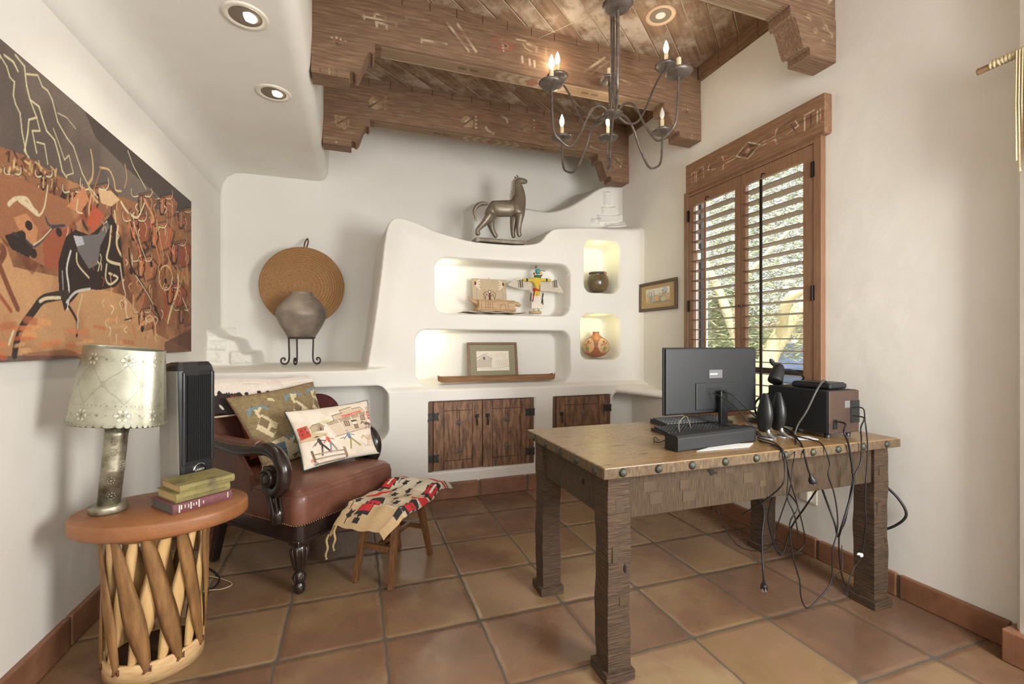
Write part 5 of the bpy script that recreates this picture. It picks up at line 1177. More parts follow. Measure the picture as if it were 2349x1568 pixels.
cable([(2.265, SY0 - .004, .965), (2.275, SY0 - .045, .965), fr_(1984, 960, 1.43), fr_(1990, 1020), fr_(1988, 1080), fr_(1986, 1100), fr_(1985, 1160), fr_(1986, 1200), fr_(1980, 1250, 1.465), fr_(1979, 1275, 1.465)], .0028, 'rightmost black cable falling straight past the right desk leg')
cable([fr_(1979, 1275, 1.46), fr_(1960, 1300, 1.45), fr_(1948, 1330, 1.45), fr_(1942, 1360, 1.45), fr_(1930, 1340, 1.46), fr_(1920, 1320, 1.47), fr_(1932, 1300, 1.48), fr_(1931, 1250, 1.5)], .0022, 'thin black cable looping below the clip on the right desk leg')
cable([fr_(1640, 1152, 1.56), fr_(1665, 1215, 1.60), fr_(1700, 1255, 1.66), fr_(1748, 1262, 1.70), fr_(1775, 1240, 1.74), fr_(1776, 1190, 1.76)], .0024, 'thin black cable sagging in a wide arc under the desk')
cable([(1.78, 1.72, .61), fr_(1750, 1160, 1.72), fr_(1748, 1230, 1.70), fr_(1750, 1300, 1.66), fr_(1752, 1335, 1.62)], .0045, 'black power cord with plug hanging under the desk above the tiles', plug=1)
cable([fr_(1874, 1122, 1.52), fr_(1845, 1165, 1.6), fr_(1815, 1210, 1.7), fr_(1795, 1270, 1.72), fr_(1780, 1255, 1.72), fr_(1762, 1190, 1.72), fr_(1772, 1140, 1.7)], .004, 'thicker black cord running diagonally behind the bundle under the desk')
cable([(2.52, 1.62, .62), (2.53, 1.56, .56), (2.545, 1.50, .50), (2.555, 1.475, .43), (2.54, 1.52, .36), (2.50, 1.60, .30)], .006, 'thick black cord bulging out behind the right desk leg by the wall')
cable([tz(1560, 998), (tz(1558, 985)[0], tz(1558, 985)[1], DT + .04), (tz(1575, 975)[0], tz(1575, 975)[1], DT + .055), tz(1590, 990), tz(1610, 975), tz(1650, 985)], .002, 'thin pale cable looping up behind the soundbar', mt=mat('pale_cable', (176, 164, 140), rough=.5))
cable([tz(1512, 1010), tz(1502, 1002), tz(1500, 1012), tz(1512, 1014), tz(1525, 1010), tz(1535, 1018), tz(1524, 1026)], .0022, 'short black adapter cable left of the soundbar', plug=None)
cable([(1.84, MY - .05, 1.02), (1.88, MY - .10, 1.00), (1.93, MY - .15, .93), (1.965, MY - .2, .87), (1.98, MY - .22, .835)], .0035, 'black video cable leaving the monitor ports')
cable([(1.80, MY - .05, 1.01), (1.83, MY - .10, .98), (1.87, MY - .15, .93), (1.92, MY - .19, .85), (1.98, MY - .25, .83)], .003, 'black power cable leaving the monitor ports below the video cable')
cable([(2.21, 1.62, SZ1 + .034), (2.16, 1.60, 1.09), (2.09, 1.58, 1.05), (2.05, 1.60, .95), (2.03, 1.63, .88), (2.02, 1.64, .83)], .005, 'grey cable from the network box down beside the subwoofer', mt=mat('grey_cable', (70, 68, 64), rough=.5))
for k in range(5):
    tzs = [tz(1600 + 22 * k, 985 + 3 * (k % 3)), tz(1625 + 20 * k, 975 + 4 * (k % 2), .012), tz(1650 + 17 * k, 984, .02), tz(1690 + 12 * k, 978 + 3 * k, .01), tz(1728 + 5 * k, 992 + 2 * k)]
    cable(tzs, .0025, 'thin dark cable in the tangle behind the soundbar, number ' + ('one', 'two', 'three', 'four', 'five')[k] + ' from the left', grp='tangle of cables behind the soundbar')
tag(MB().ell(fr_(1976, 1273, 1.462), (.010, .006, .010)).ell(fr_(1970, 1270, 1.458), (.012, .004, .006)).build('cable_clip', WHP), 'small white twist clip on the cable at the right desk leg', 'clip')
# wall outlet with a small white charger glowing blue
ou = onX(1862, 1132, XR); oe = empty('wall_outlet', 'white wall outlet with plugged-in charger low on the right wall behind the desk', 'outlet', (XR, ou.y, .45))
MB().b2(XR - .006, XR + .002, ou.y - .035, ou.y + .035, ou.z - .06, ou.z + .06).build('cover_plate', WHITE, oe, bevel=.003)
cg = MB().b2(XR - .045, XR - .006, ou.y - .01, ou.y + .05, ou.z - .045, ou.z + .03).build('charger', WHITE, oe, bevel=.008)
MB().b2(XR - .0465, XR - .044, ou.y + .012, ou.y + .028, ou.z + .012, ou.z + .018).build('status_light', mat('blue_led', (60, 90, 255), emit=(60, 90, 255), estr=4), cg)
# ------------------------------------------------------------------ leather chair (local axes: x across, y to the back)
LEA = mat('brown_leather', (84, 50, 38), (124, 80, 62), 4, rough=.36, r2=.5, bump=.35, bscale=40, c3=(102, 62, 48), bdist=.003, coat=.15)
DWD = mat('dark_mahogany', (30, 22, 20), (50, 36, 30), 6, rough=.24, bump=.1, coat=.3)
BRS = mat('brass_nail', (150, 124, 88), rough=.3, metal=.9)
ch = empty('leather_armchair', 'brown leather armchair with dark carved scroll arms', 'armchair', (-.284, 3.015, 0), R(43.8))
def rr2(x0, x1, y0, y1, r, n=5):
    o = []
    for cx, cy, a in ((x1 - r, y0 + r, -90), (x1 - r, y1 - r, 0), (x0 + r, y1 - r, 90), (x0 + r, y0 + r, 180)):
        for k in range(n + 1): g = R(a + 90 * k / n); o.append((cx + r * math.cos(g), cy + r * math.sin(g)))
    return o
SW = .355
MB().prism(rr2(-SW, SW, -.385, .36, .05), Matrix.Translation((0, 0, .272)), .075).build('seat_rail', DWD, ch, world=False, bevel=.006)
MB().prism(rr2(-SW - .008, SW + .008, -.393, .366, .055), Matrix.Translation((0, 0, .268)), .014).build('rail_moulding', DWD, ch, world=False, bevel=.005)
# T-shaped cushion with a crown
def cush(u, v):
    x = (u * 2 - 1); y = (v * 2 - 1); ex = abs(x) ** 6; ey = abs(y) ** 6
    return x, y
cm = MB(); n1, n2 = 28, 28; ol = rr2(-SW + .004, SW - .004, -.378, .34, .06, 7); N_ = len(ol); cx0, cy0 = 0, -.02
lv_ = [(1.0, .345), (1.012, .37), (1.018, .42), (1.015, .47), (.99, .502), (.94, .520), (.80, .534), (.55, .543), (.28, .546), (.0001, .547)]
vs = []
for s_, z in lv_: vs += [(cx0 + (x - cx0) * s_, cy0 + (y - cy0) * s_, z) for x, y in ol]
cm.add(vs, [(i * N_ + k, i * N_ + (k + 1) % N_, (i + 1) * N_ + (k + 1) % N_, (i + 1) * N_ + k) for i in range(len(lv_) - 1) for k in range(N_)], 0, True)
cm.add([vs[k] for k in range(N_)], [tuple(reversed(range(N_)))])
cm.build('seat_cushion', LEA, ch, world=False)
pw = MB(); pw.tube([(cx0 + (x - cx0) * 1.0, cy0 + (y - cy0) * 1.0, .497) for x, y in ol + [ol[0]]], .0015, 6, cap=False); pw.build('piping', LEA, ch, world=False)
nl = MB(); per = [Vector((x * 1.005, y * 1.005 - .0, .352)) for x, y in rr2(-SW, SW, -.385, .36, .05, 6)]
def nails(path, step, r, parent, name='nail_row'):
    m = MB(); d = 0
    for a, b in zip(path, path[1:]):
        a, b = Vector(a), Vector(b); L_ = (b - a).length; t = (step - d) if d else 0
        while t < L_: m.ell(a + (b - a) * (t / L_), r, 0, 6); t += step
        d = (L_ - (t - step)) % step
    o = m.build(name, BRS, parent, world=False); o['kind'] = 'stuff'; return o
nails(per + [per[0]], .0135, .0045, ch)
# back: upright leather panel with dark frame
MB().prism([(-.33, .40), (.33, .40), (.335, .90), (.29, .955), (0, .975), (-.29, .955), (-.335, .90)], MX((0, .43, 0), (1, 0, 0), (0, .13, 1)), .05).build('back_frame', DWD, ch, world=False, bevel=.01)
MB().prism([(-.30, .44), (.30, .44), (.305, .89), (.26, .93), (0, .95), (-.26, .93), (-.305, .89)], MX((0, .402, 0), (1, 0, 0), (0, .13, 1)), .06).build('backrest', LEA, ch, world=False, bevel=.022, seg=4)
# inner back panel, below the arm
for s_ in (-1, 1):
    # side panel of leather under the arm at the rear
    x = -.362 if s_ < 0 else .328; dy_ = 0 if s_ < 0 else .045
    MB().prism([(-.02, .34), (.36, .34), (.40, .68), (.10, .66), (.0, .56)], MX((x * .95 - .012, 0, 0), (0, 1, 0), (0, 0, 1)), .024).build('side_panel', LEA, ch, world=False, bevel=.006)
    rail = spline([(x, .43, .74), (x, .25, .715), (x, .06, .70), (x, -.08, .715), (x, -.17, .722), (x, -.245, .695), (x, -.287, .635), (x, -.283, .565), (x, -.245, .515), (x, -.195, .505), (x, -.155, .535), (x, -.148, .585), (x, -.18, .62), (x, -.215, .615)], 6)
    rail = [Vector((p.x, p.y + (dy_ if p.y < .2 else 0), p.z)) for p in rail]
    am = MB(); n_ = len(rail); am.tube(rail, [.036 if i < n_ * .55 else .036 - .016 * (i / n_ - .55) / .45 for i in range(n_)], 12)
    ao = am.build('arm', DWD, ch, world=False)
    MB().lathe([(.0, -.045), (.028, -.042), (.036, -.028), (.036, .028), (.028, .042), (.0, .045)], (x, -.205 + dy_, .572), 20, rot=Matrix.Rotation(R(90), 3, 'Y')).build('scroll_eye', DWD, ao, world=False)
    for kx in (-.036, .036):
        sc = MB(); g_ = [(x + kx, dy_ - .205 + .062 * (1 - .10 * t) * math.cos(R(30 + 40 * t)) * (1 - .055 * t), .572 + .062 * (1 - .08 * t) * math.sin(R(30 + 40 * t)) * (1 - .055 * t)) for t in range(0, 13)]
        sc.tube(spline(g_, 3), .0065, 8); sc.build('carved_spiral', DWD, ao, world=False)
    pd = spline([(x, .38, .745), (x, .20, .735), (x, .04, .732), (x, -.075, .742), (x, -.10, .74)], 6)
    MB().tube(pd, [.03] * (len(pd) - 3) + [.028, .02, .008], 12, flat=.8).build('arm_pad', LEA, ao, world=False)
    for kx in (-.029, .029): nails([(p.x + kx, p.y, p.z - .006) for p in pd[:-2]], .0125, .004, ao)
    # carved post: acanthus below the scroll
    po_ = MB(); pp = [p + Vector((0, dy_, 0)) for p in spline([(x, -.20, .50), (x, -.215, .45), (x, -.235, .40), (x, -.245, .35)], 5)]
    po_.tube(pp, [.034, .033, .032, .031, .030, .030, .031, .033, .036, .038, .039, .038, .036, .032, .028, .026][:len(pp)], 12, flat=1.1)
    for k in range(5 if s_ < 0 else 0): g = R(-60 + 30 * k); po_.tube([(x + .034 * math.sin(g), -.222 - .036 * math.cos(g), .36), (x + .038 * math.sin(g), -.232 - .036 * math.cos(g), .42), (x + .040 * math.sin(g), -.205 - .05 * math.cos(g), .485), (x + .046 * math.sin(g), -.20 - .07 * math.cos(g), .50)], [.006, .009, .008, .003], 7)
    po_.build('arm_post', DWD, ch, world=False)
# turned carved front legs and swept rear legs
for s_ in (-1, 1):
    x = s_ * .315
    MB().box((x, -.345, .262), (.078, .078, .03)).build('leg_block', DWD, ch, world=False, bevel=.006)
    lm = MB().lathe([(.0, 0), (.020, .0), (.027, .012), (.028, .035), (.022, .05), (.018, .055), (.028, .062), (.032, .085), (.024, .105), (.022, .112), (.026, .122), (.031, .16), (.038, .20), (.043, .225), (.040, .245), (.034, .25)], (x, -.345, .0), 26)
    for k in range(10): g = 2 * math.pi * k / 10; c_, s2 = math.cos(g), math.sin(g); lm.tube([(x + c_ * .023, -.345 + s2 * .023, .115), (x + c_ * .030, -.345 + s2 * .030, .15), (x + c_ * .038, -.345 + s2 * .038, .195), (x + c_ * .042, -.345 + s2 * .042, .22), (x + c_ * .036, -.345 + s2 * .036, .24)], [.003, .006, .008, .008, .003], 6)
    for k in range(8): g = 2 * math.pi * k / 8; c_, s2 = math.cos(g), math.sin(g); lm.tube([(x + c_ * .024, -.345 + s2 * .024, .055), (x + c_ * .031, -.345 + s2 * .031, .08), (x + c_ * .025, -.345 + s2 * .025, .10)], [.003, .007, .002], 6)
    lm.build('front_leg', DWD, ch, world=False)
    MB().beam((x, .31, .28), (x * 1.0, .40, .0), .055, .05, (0, 1, 0), w2=.042, h2=.04).build('rear_leg', DWD, ch, world=False, bevel=.004)

# ---- cow hide draped over the chair back
HIDEM = mat('cow_hide', attr=True, rough=.9, sheen=.4, bump=.6, bscale=120, bdist=.004)
hc = Canvas(260, 200, 0, 1, 0, 1, (226, 216, 204)); hc.mottle((206, 188, 174), 9, .5, 4)
random.seed(21)
hc.rect(0, 1, 0, .17, (38, 28, 28))
for k in range(60):
    x_ = random.random(); h_ = .16 + .05 * math.sin(x_ * 9 + 1) * random.random() + .07 * random.random() + (.03 if x_ < .35 else 0); wd = random.uniform(.012, .035)
    hc.poly([(x_ - wd, .13), (x_ - wd * .8, h_ - .03), (x_, h_), (x_ + wd * .8, h_ - .035), (x_ + wd, .13)], (42, 31, 31))
for (x_, y_) in ((.42, .25), (.50, .25), (.30, .23), (.1, .23), (.2, .22)): hc.oval((x_, y_), .02, .022, (44, 33, 32))
for (x_, y_, a, b) in ((.07, .08, .010, .04), (.27, .17, .03, .02), (.14, .15, .02, .03)): hc.oval((x_, y_), a, b, (214, 204, 194), rot=.4)
hc.grain(.12, 5)
def hide_fn(U, V):
    # V: 0 front lower edge -> 1 rear lower edge, folded over the top of the back
    s_ = V * .46; x_ = (U - .5) * .70; top = 1.015 + .014 * np.sin(U * 5 + 1); fr = .17
    y_ = np.where(s_ < fr, .385 + .13 * (s_ - fr) , np.where(s_ < fr + .12, .385 + (s_ - fr) * .95, .50)); z_ = np.where(s_ < fr, top - (fr - s_), np.where(s_ < fr + .12, top + .022 * np.sin((s_ - fr) / .12 * math.pi), top - (s_ - fr - .12)))
    y_ = y_ - .006 * np.sin(U * 13) * (s_ < fr) - .012 * (1 - np.clip(s_ / fr, 0, 1)); z_ = z_ + .006 * np.sin(U * 31) * (s_ < .02) 
    return x_, y_, z_
ht = empty('cow_hide', 'black and white cow hide draped over the armchair back', 'hide', (-.284, 3.015, 0), R(43.8))
ho_ = painted('hide', hc, hide_fn, HIDEM, ht, world=False); sm = ho_.modifiers.new('thick', 'SOLIDIFY'); sm.thickness = .008; sm.offset = 1
MB().tube(spline([(-.352, .352, .846), (-.2, .346, .843), (0, .35, .846), (.2, .346, .843), (.35, .352, .846)], 6), .006, 8).build('hem', mat('cream_suede', (206, 192, 168), rough=.9), ht, world=False)

# ---- cushions
def cushion(name, label, BL, BR, TR, TL, T, front, backm, grp=None, res=None, pinch=.06, pipe=None):
    BL, BR, TR, TL = map(Vector, (BL, BR, TR, TL)); nrm = (BR - BL).cross(TL - BL).normalized(); c = (BL + BR + TR + TL) / 4
    r = empty(name, label, 'cushion', c)
    def surf(U, V, sg):
        A = 2 * U - 1; B = 2 * V - 1; k = pinch
        u2 = .5 + .5 * A * (1 - k * (1 - B ** 2) ** 1 * np.abs(A) ** 3); v2 = .5 + .5 * B * (1 - k * (1 - A ** 2) ** 1 * np.abs(B) ** 3)
        h = T * np.clip((1 - A ** 2) * (1 - B ** 2), 0, 1) ** .42 * sg + .004 * np.sin(U * 17 + V * 9) * np.clip((1 - A ** 2) * (1 - B ** 2), 0, 1)
        out = []
        for i in range(3): out.append((BL[i] * (1 - u2) + BR[i] * u2) * (1 - v2) + (TL[i] * (1 - u2) + TR[i] * u2) * v2 + nrm[i] * h)
        return out
    painted('front_cover', front, lambda U, V: surf(U, V, 1), mat('cushion_print', attr=True, rough=.85, bump=.25, bscale=160), r)
    bc = Canvas(40, 40, 0, 1, 0, 1, backm); painted('back_cover', bc, lambda U, V: surf(U, V, -1), mat('cushion_print', attr=True), r)
    e = []
    for (a, b) in (((0, 0), (1, 0)), ((1, 0), (1, 1)), ((1, 1), (0, 1)), ((0, 1), (0, 0))):
        for t in range(12): U = np.float64(a[0] + (b[0] - a[0]) * t / 12); V = np.float64(a[1] + (b[1] - a[1]) * t / 12); e.append(Vector(surf(U, V, 0)))
    MB().tube(e + [e[0]], .0042, 7, cap=False).build('piping', pipe, r)
    return r, surf, nrm
def cl_(x, y, z):                  # chair local -> world
    a = R(43.8); return Vector((-.284 + x * math.cos(a) - y * math.sin(a), 3.015 + x * math.sin(a) + y * math.cos(a), z))
# kilim cushion pattern
kc = Canvas(240, 230, 0, 1, 0, 1, (134, 116, 84)); kc.mottle((150, 128, 88), 30, .6, 3); kc.mottle((112, 96, 74), 40, .5, 5)
IV, BL_, GO = (204, 188, 152), (112, 132, 140), (168, 138, 78)
def stepd(cx, cy, w_, h_, col, n=7):
    for k in range(-n, n + 1): f = 1 - abs(k) / (n + 1); kc.rect(cx - w_ * f, cx + w_ * f, cy + h_ * k / n - h_ / n / 2, cy + h_ * k / n + h_ / n / 2, col)
for (x_, y_) in ((.17, .55), (.62, .64), (.92, .66), (.40, .08)):
    stepd(x_ + .02, y_ - .03, .12, .15, IV); stepd(x_ + .0, y_ + .02, .06, .07, (122, 104, 76), 4); stepd(x_ + .05, y_ - .10, .04, .035, (122, 104, 76), 3)
    kc.rect(x_ - .03, x_ + .0, y_ + .10, y_ + .24, IV); kc.line([(x_ - .10, y_ + .17), (x_ - .06, y_ + .23), (x_ + .06, y_ + .24), (x_ + .10, y_ + .20)], .035, BL_); kc.line([(x_ - .02, y_ + .16), (x_ + .04, y_ + .22)], .03, IV)
kc.poly([(.10, .02), (.50, .10), (.30, .34), (.14, .30)], IV); kc.rect(.17, .30, .06, .27, (96, 116, 128)); kc.line([(.17, .10), (.30, .13)], .01, (60, 76, 90)); kc.line([(.17, .15), (.30, .18)], .01, (60, 76, 90))
for (x_, y_) in ((.36, .86), (.63, .86), (.70, .20)): stepd(x_, y_, .035, .02, IV, 3); kc.line([(x_ - .02, y_ + .02), (x_ + .02, y_ - .03)], .02, IV)
for k in range(40): kc.rect(.55, .60, .1 + .01 * k, .105 + .01 * k, GO, .5)
kc.grain(.22, 2); kc.grain(.12, 9, 3)
K0 = [cl_(-.19, .12, .535), cl_(.33, .165, .535), cl_(.30, .315, 1.0), cl_(-.31, .29, .955)]
kil, _, _ = cushion('kilim_cushion', 'large brown kilim cushion with cream stepped motifs, behind the printed one', *K0, .065, kc, (120, 90, 60), pinch=.05, pipe=mat('brown_piping', (110, 70, 50), rough=.8))
fm = MB(); random.seed(4)
for (cx_, cy_, cz_, dx, dy) in ((-.20, .06, .575, -.05, -.14), (.12, .02, .555, .05, -.05)):
    for k in range(34):
        a = cl_(cx_ + random.gauss(0, .02), cy_ + random.gauss(0, .015), cz_); b = cl_(cx_ + dx * random.uniform(.4, 1.2) + random.gauss(0, .03), cy_ + dy * random.uniform(.4, 1.1), .549 + random.uniform(0, .02)); c = (a + b) / 2 + Vector((0, 0, .02))
        fm.tube(spline([a, c, b], 3), .0018, 5)
fo_ = fm.build('fringe', mat('tassel_cotton', (186, 166, 128), rough=.95), kil); fo_['kind'] = 'stuff'
# printed western street cushion
tc_ = Canvas(360, 290, 0, 1, 0, 1, (224, 212, 196)); tc_.mottle((206, 190, 168), 7, .45, 6)
B0, B1, B2_, RDD, OLV = (94, 70, 56), (150, 122, 100), (206, 188, 164), (184, 66, 50), (150, 146, 92)
T = tc_
T.poly([(.0, .50), (.0, .42), (.2, .40), (.35, .48), (.12, .55)], (186, 160, 124), .8); T.poly([(.22, .67), (.36, .66), (.42, .71), (.3, .70)], (190, 190, 130), .8)
T.poly([(.02, .46), (.02, .66), (.14, .67), (.15, .48)], RDD)                      # red house
for a in ((.05, .61), (.10, .62), (.05, .54), (.11, .55)): T.rect(a[0], a[0] + .02, a[1] - .02, a[1] + .02, (120, 60, 50))
T.poly([(.16, .53), (.16, .62), (.20, .66), (.28, .66), (.32, .60), (.31, .54)], (170, 156, 126)); T.line([(.15, .61), (.20, .66), (.28, .67), (.33, .60)], .008, B0); T.poly([(.24, .54), (.24, .62), (.28, .66), (.31, .60), (.31, .54)], (150, 128, 100)); T.rect(.265, .285, .54, .60, B0)
# saloon with stepped false front
T.poly([(.42, .40), (.34, .64), (.34, .66), (.88, .76), (.92, .46), (.62, .42)], B2_); T.poly([(.46, .66), (.46, .78), (.57, .80), (.57, .87), (.71, .90), (.71, .85), (.80, .86), (.86, .86), (.90, .72)], B2_)
T.line([(.45, .665), (.45, .765), (.57, .795)], .008, B0); T.line([(.44, .76), (.58, .795)], .014, B1); T.line([(.56, .85), (.71, .895)], .014, B1); T.line([(.73, .85), (.84, .87)], .014, B1); T.line([(.57, .80), (.57, .86)], .006, B0); T.line([(.71, .90), (.73, .85)], .006, B0); T.line([(.85, .87), (.92, .74)], .006, B0)
for k in range(7): T.line([(.47, .70 + .015 * k), (.86, .77 + .013 * k)], .002, B1, .6)
T.poly([(.555, .70), (.545, .745), (.845, .80), (.85, .755)], (226, 120, 104), .55)
for (chx, sx) in zip('TOMBSTONE', range(9)):                                        # the sign reads TOMBSTONE
    w_ = .027; x_ = .562 + sx * .0315; y_ = .709 + sx * .0060; h_ = .032
    SG = {'T': [((0, 1), (1, 1)), ((.5, 0), (.5, 1))], 'O': [((0, 0), (0, 1)), ((0, 1), (1, 1)), ((1, 1), (1, 0)), ((1, 0), (0, 0))], 'M': [((0, 0), (0, 1)), ((0, 1), (.5, .4)), ((.5, .4), (1, 1)), ((1, 1), (1, 0))],
          'B': [((0, 0), (0, 1)), ((0, 1), (.9, .85)), ((.9, .85), (0, .5)), ((0, .5), (1, .25)), ((1, .25), (0, 0))], 'S': [((1, 1), (0, .8)), ((0, .8), (1, .3)), ((1, .3), (0, 0))], 'N': [((0, 0), (0, 1)), ((0, 1), (1, 0)), ((1, 0), (1, 1))], 'E': [((0, 0), (0, 1)), ((0, 1), (1, 1)), ((0, .5), (.8, .5)), ((0, 0), (1, 0))]}[chx]
    for a, b in SG: T.line([(x_ + a[0] * w_ * .75, y_ + a[1] * h_), (x_ + b[0] * w_ * .75, y_ + b[1] * h_)], .0055, (196, 36, 36))
T.poly([(.34, .64), (.88, .75), (.93, .69), (.90, .70), (.40, .60)], B1, .7); T.line([(.34, .65), (.90, .755)], .006, B0)
for a, b in (((.35, .645), (.44, .40)), ((.50, .67), (.56, .42)), ((.67, .70), (.75, .44)), ((.79, .72), (.86, .48))): T.line([a, b], .012, (234, 226, 212)); T.line([(a[0] + .007, a[1]), (b[0] + .007, b[1])], .003, B0)
for (x_, y_) in ((.56, .59), (.80, .66)): T.rect(x_, x_ + .07, y_ - .055, y_ + .04, B0); T.rect(x_ + .012, x_ + .032, y_ - .045, y_ + .03, (176, 160, 140)); T.rect(x_ + .040, x_ + .06, y_ - .045, y_ + .03, (176, 160, 140))
T.rect(.685, .745, .47, .63, (140, 110, 90)); T.rect(.665, .735, .60, .635, B0); T.rect(.68, .74, .56, .60, (230, 220, 206)); T.line([(.42, .40), (.62, .42), (.90, .48)], .01, B1)
T.poly([(.92, .62), (.93, .78), (.985, .78), (.985, .62)], (214, 90, 74)); T.rect(.945, .98, .66, .74, (222, 214, 200)); T.rect(.955, .975, .68, .72, (70, 70, 80)); T.oval((.96, .83), .035, .04, (176, 170, 140), .8)
def horse(x_, y_, s_, c_, al=.8):
    T.oval((x_, y_), .05 * s_, .028 * s_, c_, al); T.line([(x_ - .04 * s_, y_ + .01 * s_), (x_ - .075 * s_, y_ + .045 * s_), (x_ - .10 * s_, y_ + .015 * s_)], .022 * s_, c_, al)
    for a, b in ((-.035, -.045), (-.02, -.02), (.03, .02), (.045, .06)): T.line([(x_ + a * s_, y_ - .01 * s_), (x_ + b * s_, y_ - .11 * s_)], .010 * s_, c_, al)
    T.line([(x_ + .05 * s_, y_), (x_ + .065 * s_, y_ - .07 * s_)], .008 * s_, c_, al)
horse(.88, .54, .9, (84, 68, 62)); horse(.93, .53, .8, (110, 86, 72)); horse(.87, .28, 1.25, (190, 160, 128), .75)
T.line([(.75, .20), (.78, .15), (.83, .17)], .004, B0); T.line([(.82, .33), (.93, .33)], .008, B0, .6)
def man(x_, y_, shirt, trou, hat, stride, s_=1.0):
    T.line([(x_, y_), (x_ - .015 * s_, y_ - .17 * s_)], .022 * s_, trou); T.line([(x_, y_), (x_ + stride * s_, y_ - .15 * s_)], .022 * s_, trou); T.line([(x_ - .01, y_ + .01), (x_ - .025 * s_, y_ + .08 * s_)], .036 * s_, shirt)
    T.line([(x_ - .03 * s_, y_ + .07 * s_), (x_ - .08 * s_, y_ - .0 * s_)], .012 * s_, shirt); T.line([(x_ - .015 * s_, y_ + .07 * s_), (x_ + .05 * s_, y_ + .04 * s_)], .012 * s_, shirt); T.oval((x_ - .035 * s_, y_ + .115 * s_), .012 * s_, .016 * s_, (206, 164, 140)); T.line([(x_ - .065 * s_, y_ + .128 * s_), (x_ - .01 * s_, y_ + .128 * s_)], .008 * s_, hat); T.oval((x_ - .037 * s_, y_ + .135 * s_), .012 * s_, .010 * s_, hat)
man(.24, .32, (70, 56, 54), (58, 50, 50), (50, 44, 44), .085); man(.34, .33, (196, 78, 60), (120, 122, 134), (160, 130, 110), .06, .95); man(.595, .33, (104, 122, 144), (156, 146, 96), (170, 150, 130), .11)
T.line([(.17, .36), (.13, .30)], .006, B0); T.line([(.52, .36), (.47, .35)], .008, (80, 60, 50))
for y_, y2 in ((.185, .155), (.11, .085), (.03, .02)): T.line([(.14, y_), (.3, y_ - .005), (.5, y2)], .012, B1); T.line([(.14, y_ - .01), (.5, y2 - .01)], .004, B0)
T.line([(.49, .20), (.50, .12), (.52, .03)], .026, B1); T.line([(.505, .20), (.535, .03)], .006, B0); T.line([(.11, .24), (.13, .08)], .03, (120, 96, 70)); T.oval((.10, .10), .02, .03, RDD, .6); T.oval((.14, .04), .03, .03, (110, 100, 84), .6)
T.mottle((196, 180, 160), 12, .25, 12); T.grain(.05, 1)
K1 = [cl_(-.150, -.165, .555), cl_(.335, -.275, .560), cl_(.395, -.10, .885), cl_(-.135, .02, .872)]
cushion('printed_cushion', 'cream cushion printed with a western street and TOMBSTONE sign', *K1, .06, tc_, (60, 86, 76), pinch=.07, pipe=mat('dark_green_piping', (30, 60, 54), rough=.7))
# orange cushion peeking out behind
oc = Canvas(30, 30, 0, 1, 0, 1, (206, 92, 48)); K2 = [cl_(-.14, .325, .56), cl_(.24, .335, .56), cl_(.23, .375, .92), cl_(-.245, .355, .958)]
cushion('orange_cushion', 'orange cushion almost hidden behind the brown kilim cushion', *K2, .02, oc, (190, 84, 46), pipe=mat('orange_piping', (150, 70, 40), rough=.8))

# ------------------------------------------------------------------ folding stool with blanket
STW = mat('stool_wood', (84, 54, 32), (124, 86, 52), 6, (10, 10, 1.5), rough=.4, bump=.2, c3=(104, 70, 42))
sx, sy, sr = .205, 2.655, R(53)
st_ = empty('wooden_stool', 'small splay-legged wooden stool under the red and black blanket', 'stool', (sx, sy, 0))
def sl(a, b, z): return Vector((sx + a * math.cos(sr) - b * math.sin(sr), sy + a * math.sin(sr) + b * math.cos(sr), z))
LT = {}
for i, (fa, fb, p) in enumerate(((-1, 1, (-.003, 2.561)), (-1, -1, (.170, 2.418)), (1, -1, (.424, 2.745)), (1, 1, (.253, 2.89)))):
    f = Vector((p[0], p[1], 0)); tp_ = sl(fa * .115, fb * .088, .385); LT[i] = (f, tp_)
    MB().beam(f, tp_, .024, .030, sl(1, 0, 0) - sl(0, 0, 0), w2=.036, h2=.04).build('leg', STW, st_, bevel=.003)
at_ = lambda i, z: LT[i][0] + (LT[i][1] - LT[i][0]) * (z / .385)
for a, b, z in ((0, 1, .185), (2, 3, .185)): MB().beam(at_(a, z), at_(b, z), .022, .03).build('side_rail', STW, st_, bevel=.002)
MB().beam((at_(0, .19) + at_(1, .19)) / 2, (at_(2, .19) + at_(3, .19)) / 2, .026, .022).build('stretcher', STW, st_, bevel=.002)
MB().box(sl(0, 0, .395), (.40, .27, .022), sr).build('seat', STW, st_, bevel=.006)
bl = Canvas(330, 250, -.33, .37, -.26, .24, (186, 170, 142)); bl.mottle((200, 188, 164), 20, .5, 2); bl.a[..., :3] *= 1
RDB, BKB, CRM, TAN = (186, 44, 48), (38, 34, 36), (206, 198, 180), (176, 148, 108)
bl.rect(-.37, -.20, -.26, .26, TAN, .9); bl.rect(.10, .37, -.26, .26, (204, 196, 178), .8)
def zig(cx, cy, w_, h_, c_): bl.poly([(cx - w_, cy - h_), (cx - w_ * .3, cy - h_ * .75), (cx - w_ * .35, cy - h_ * 1.1), (cx + w_ * .2, cy - h_ * .8), (cx + w_ * .3, cy - h_ * 1.05), (cx + w_, cy - h_ * .6), (cx + w_, cy + h_), (cx + w_ * .2, cy + h_ * .8), (cx + w_ * .3, cy + h_ * 1.1), (cx - w_ * .4, cy + h_ * .8), (cx - w_, cy + h_)], c_)
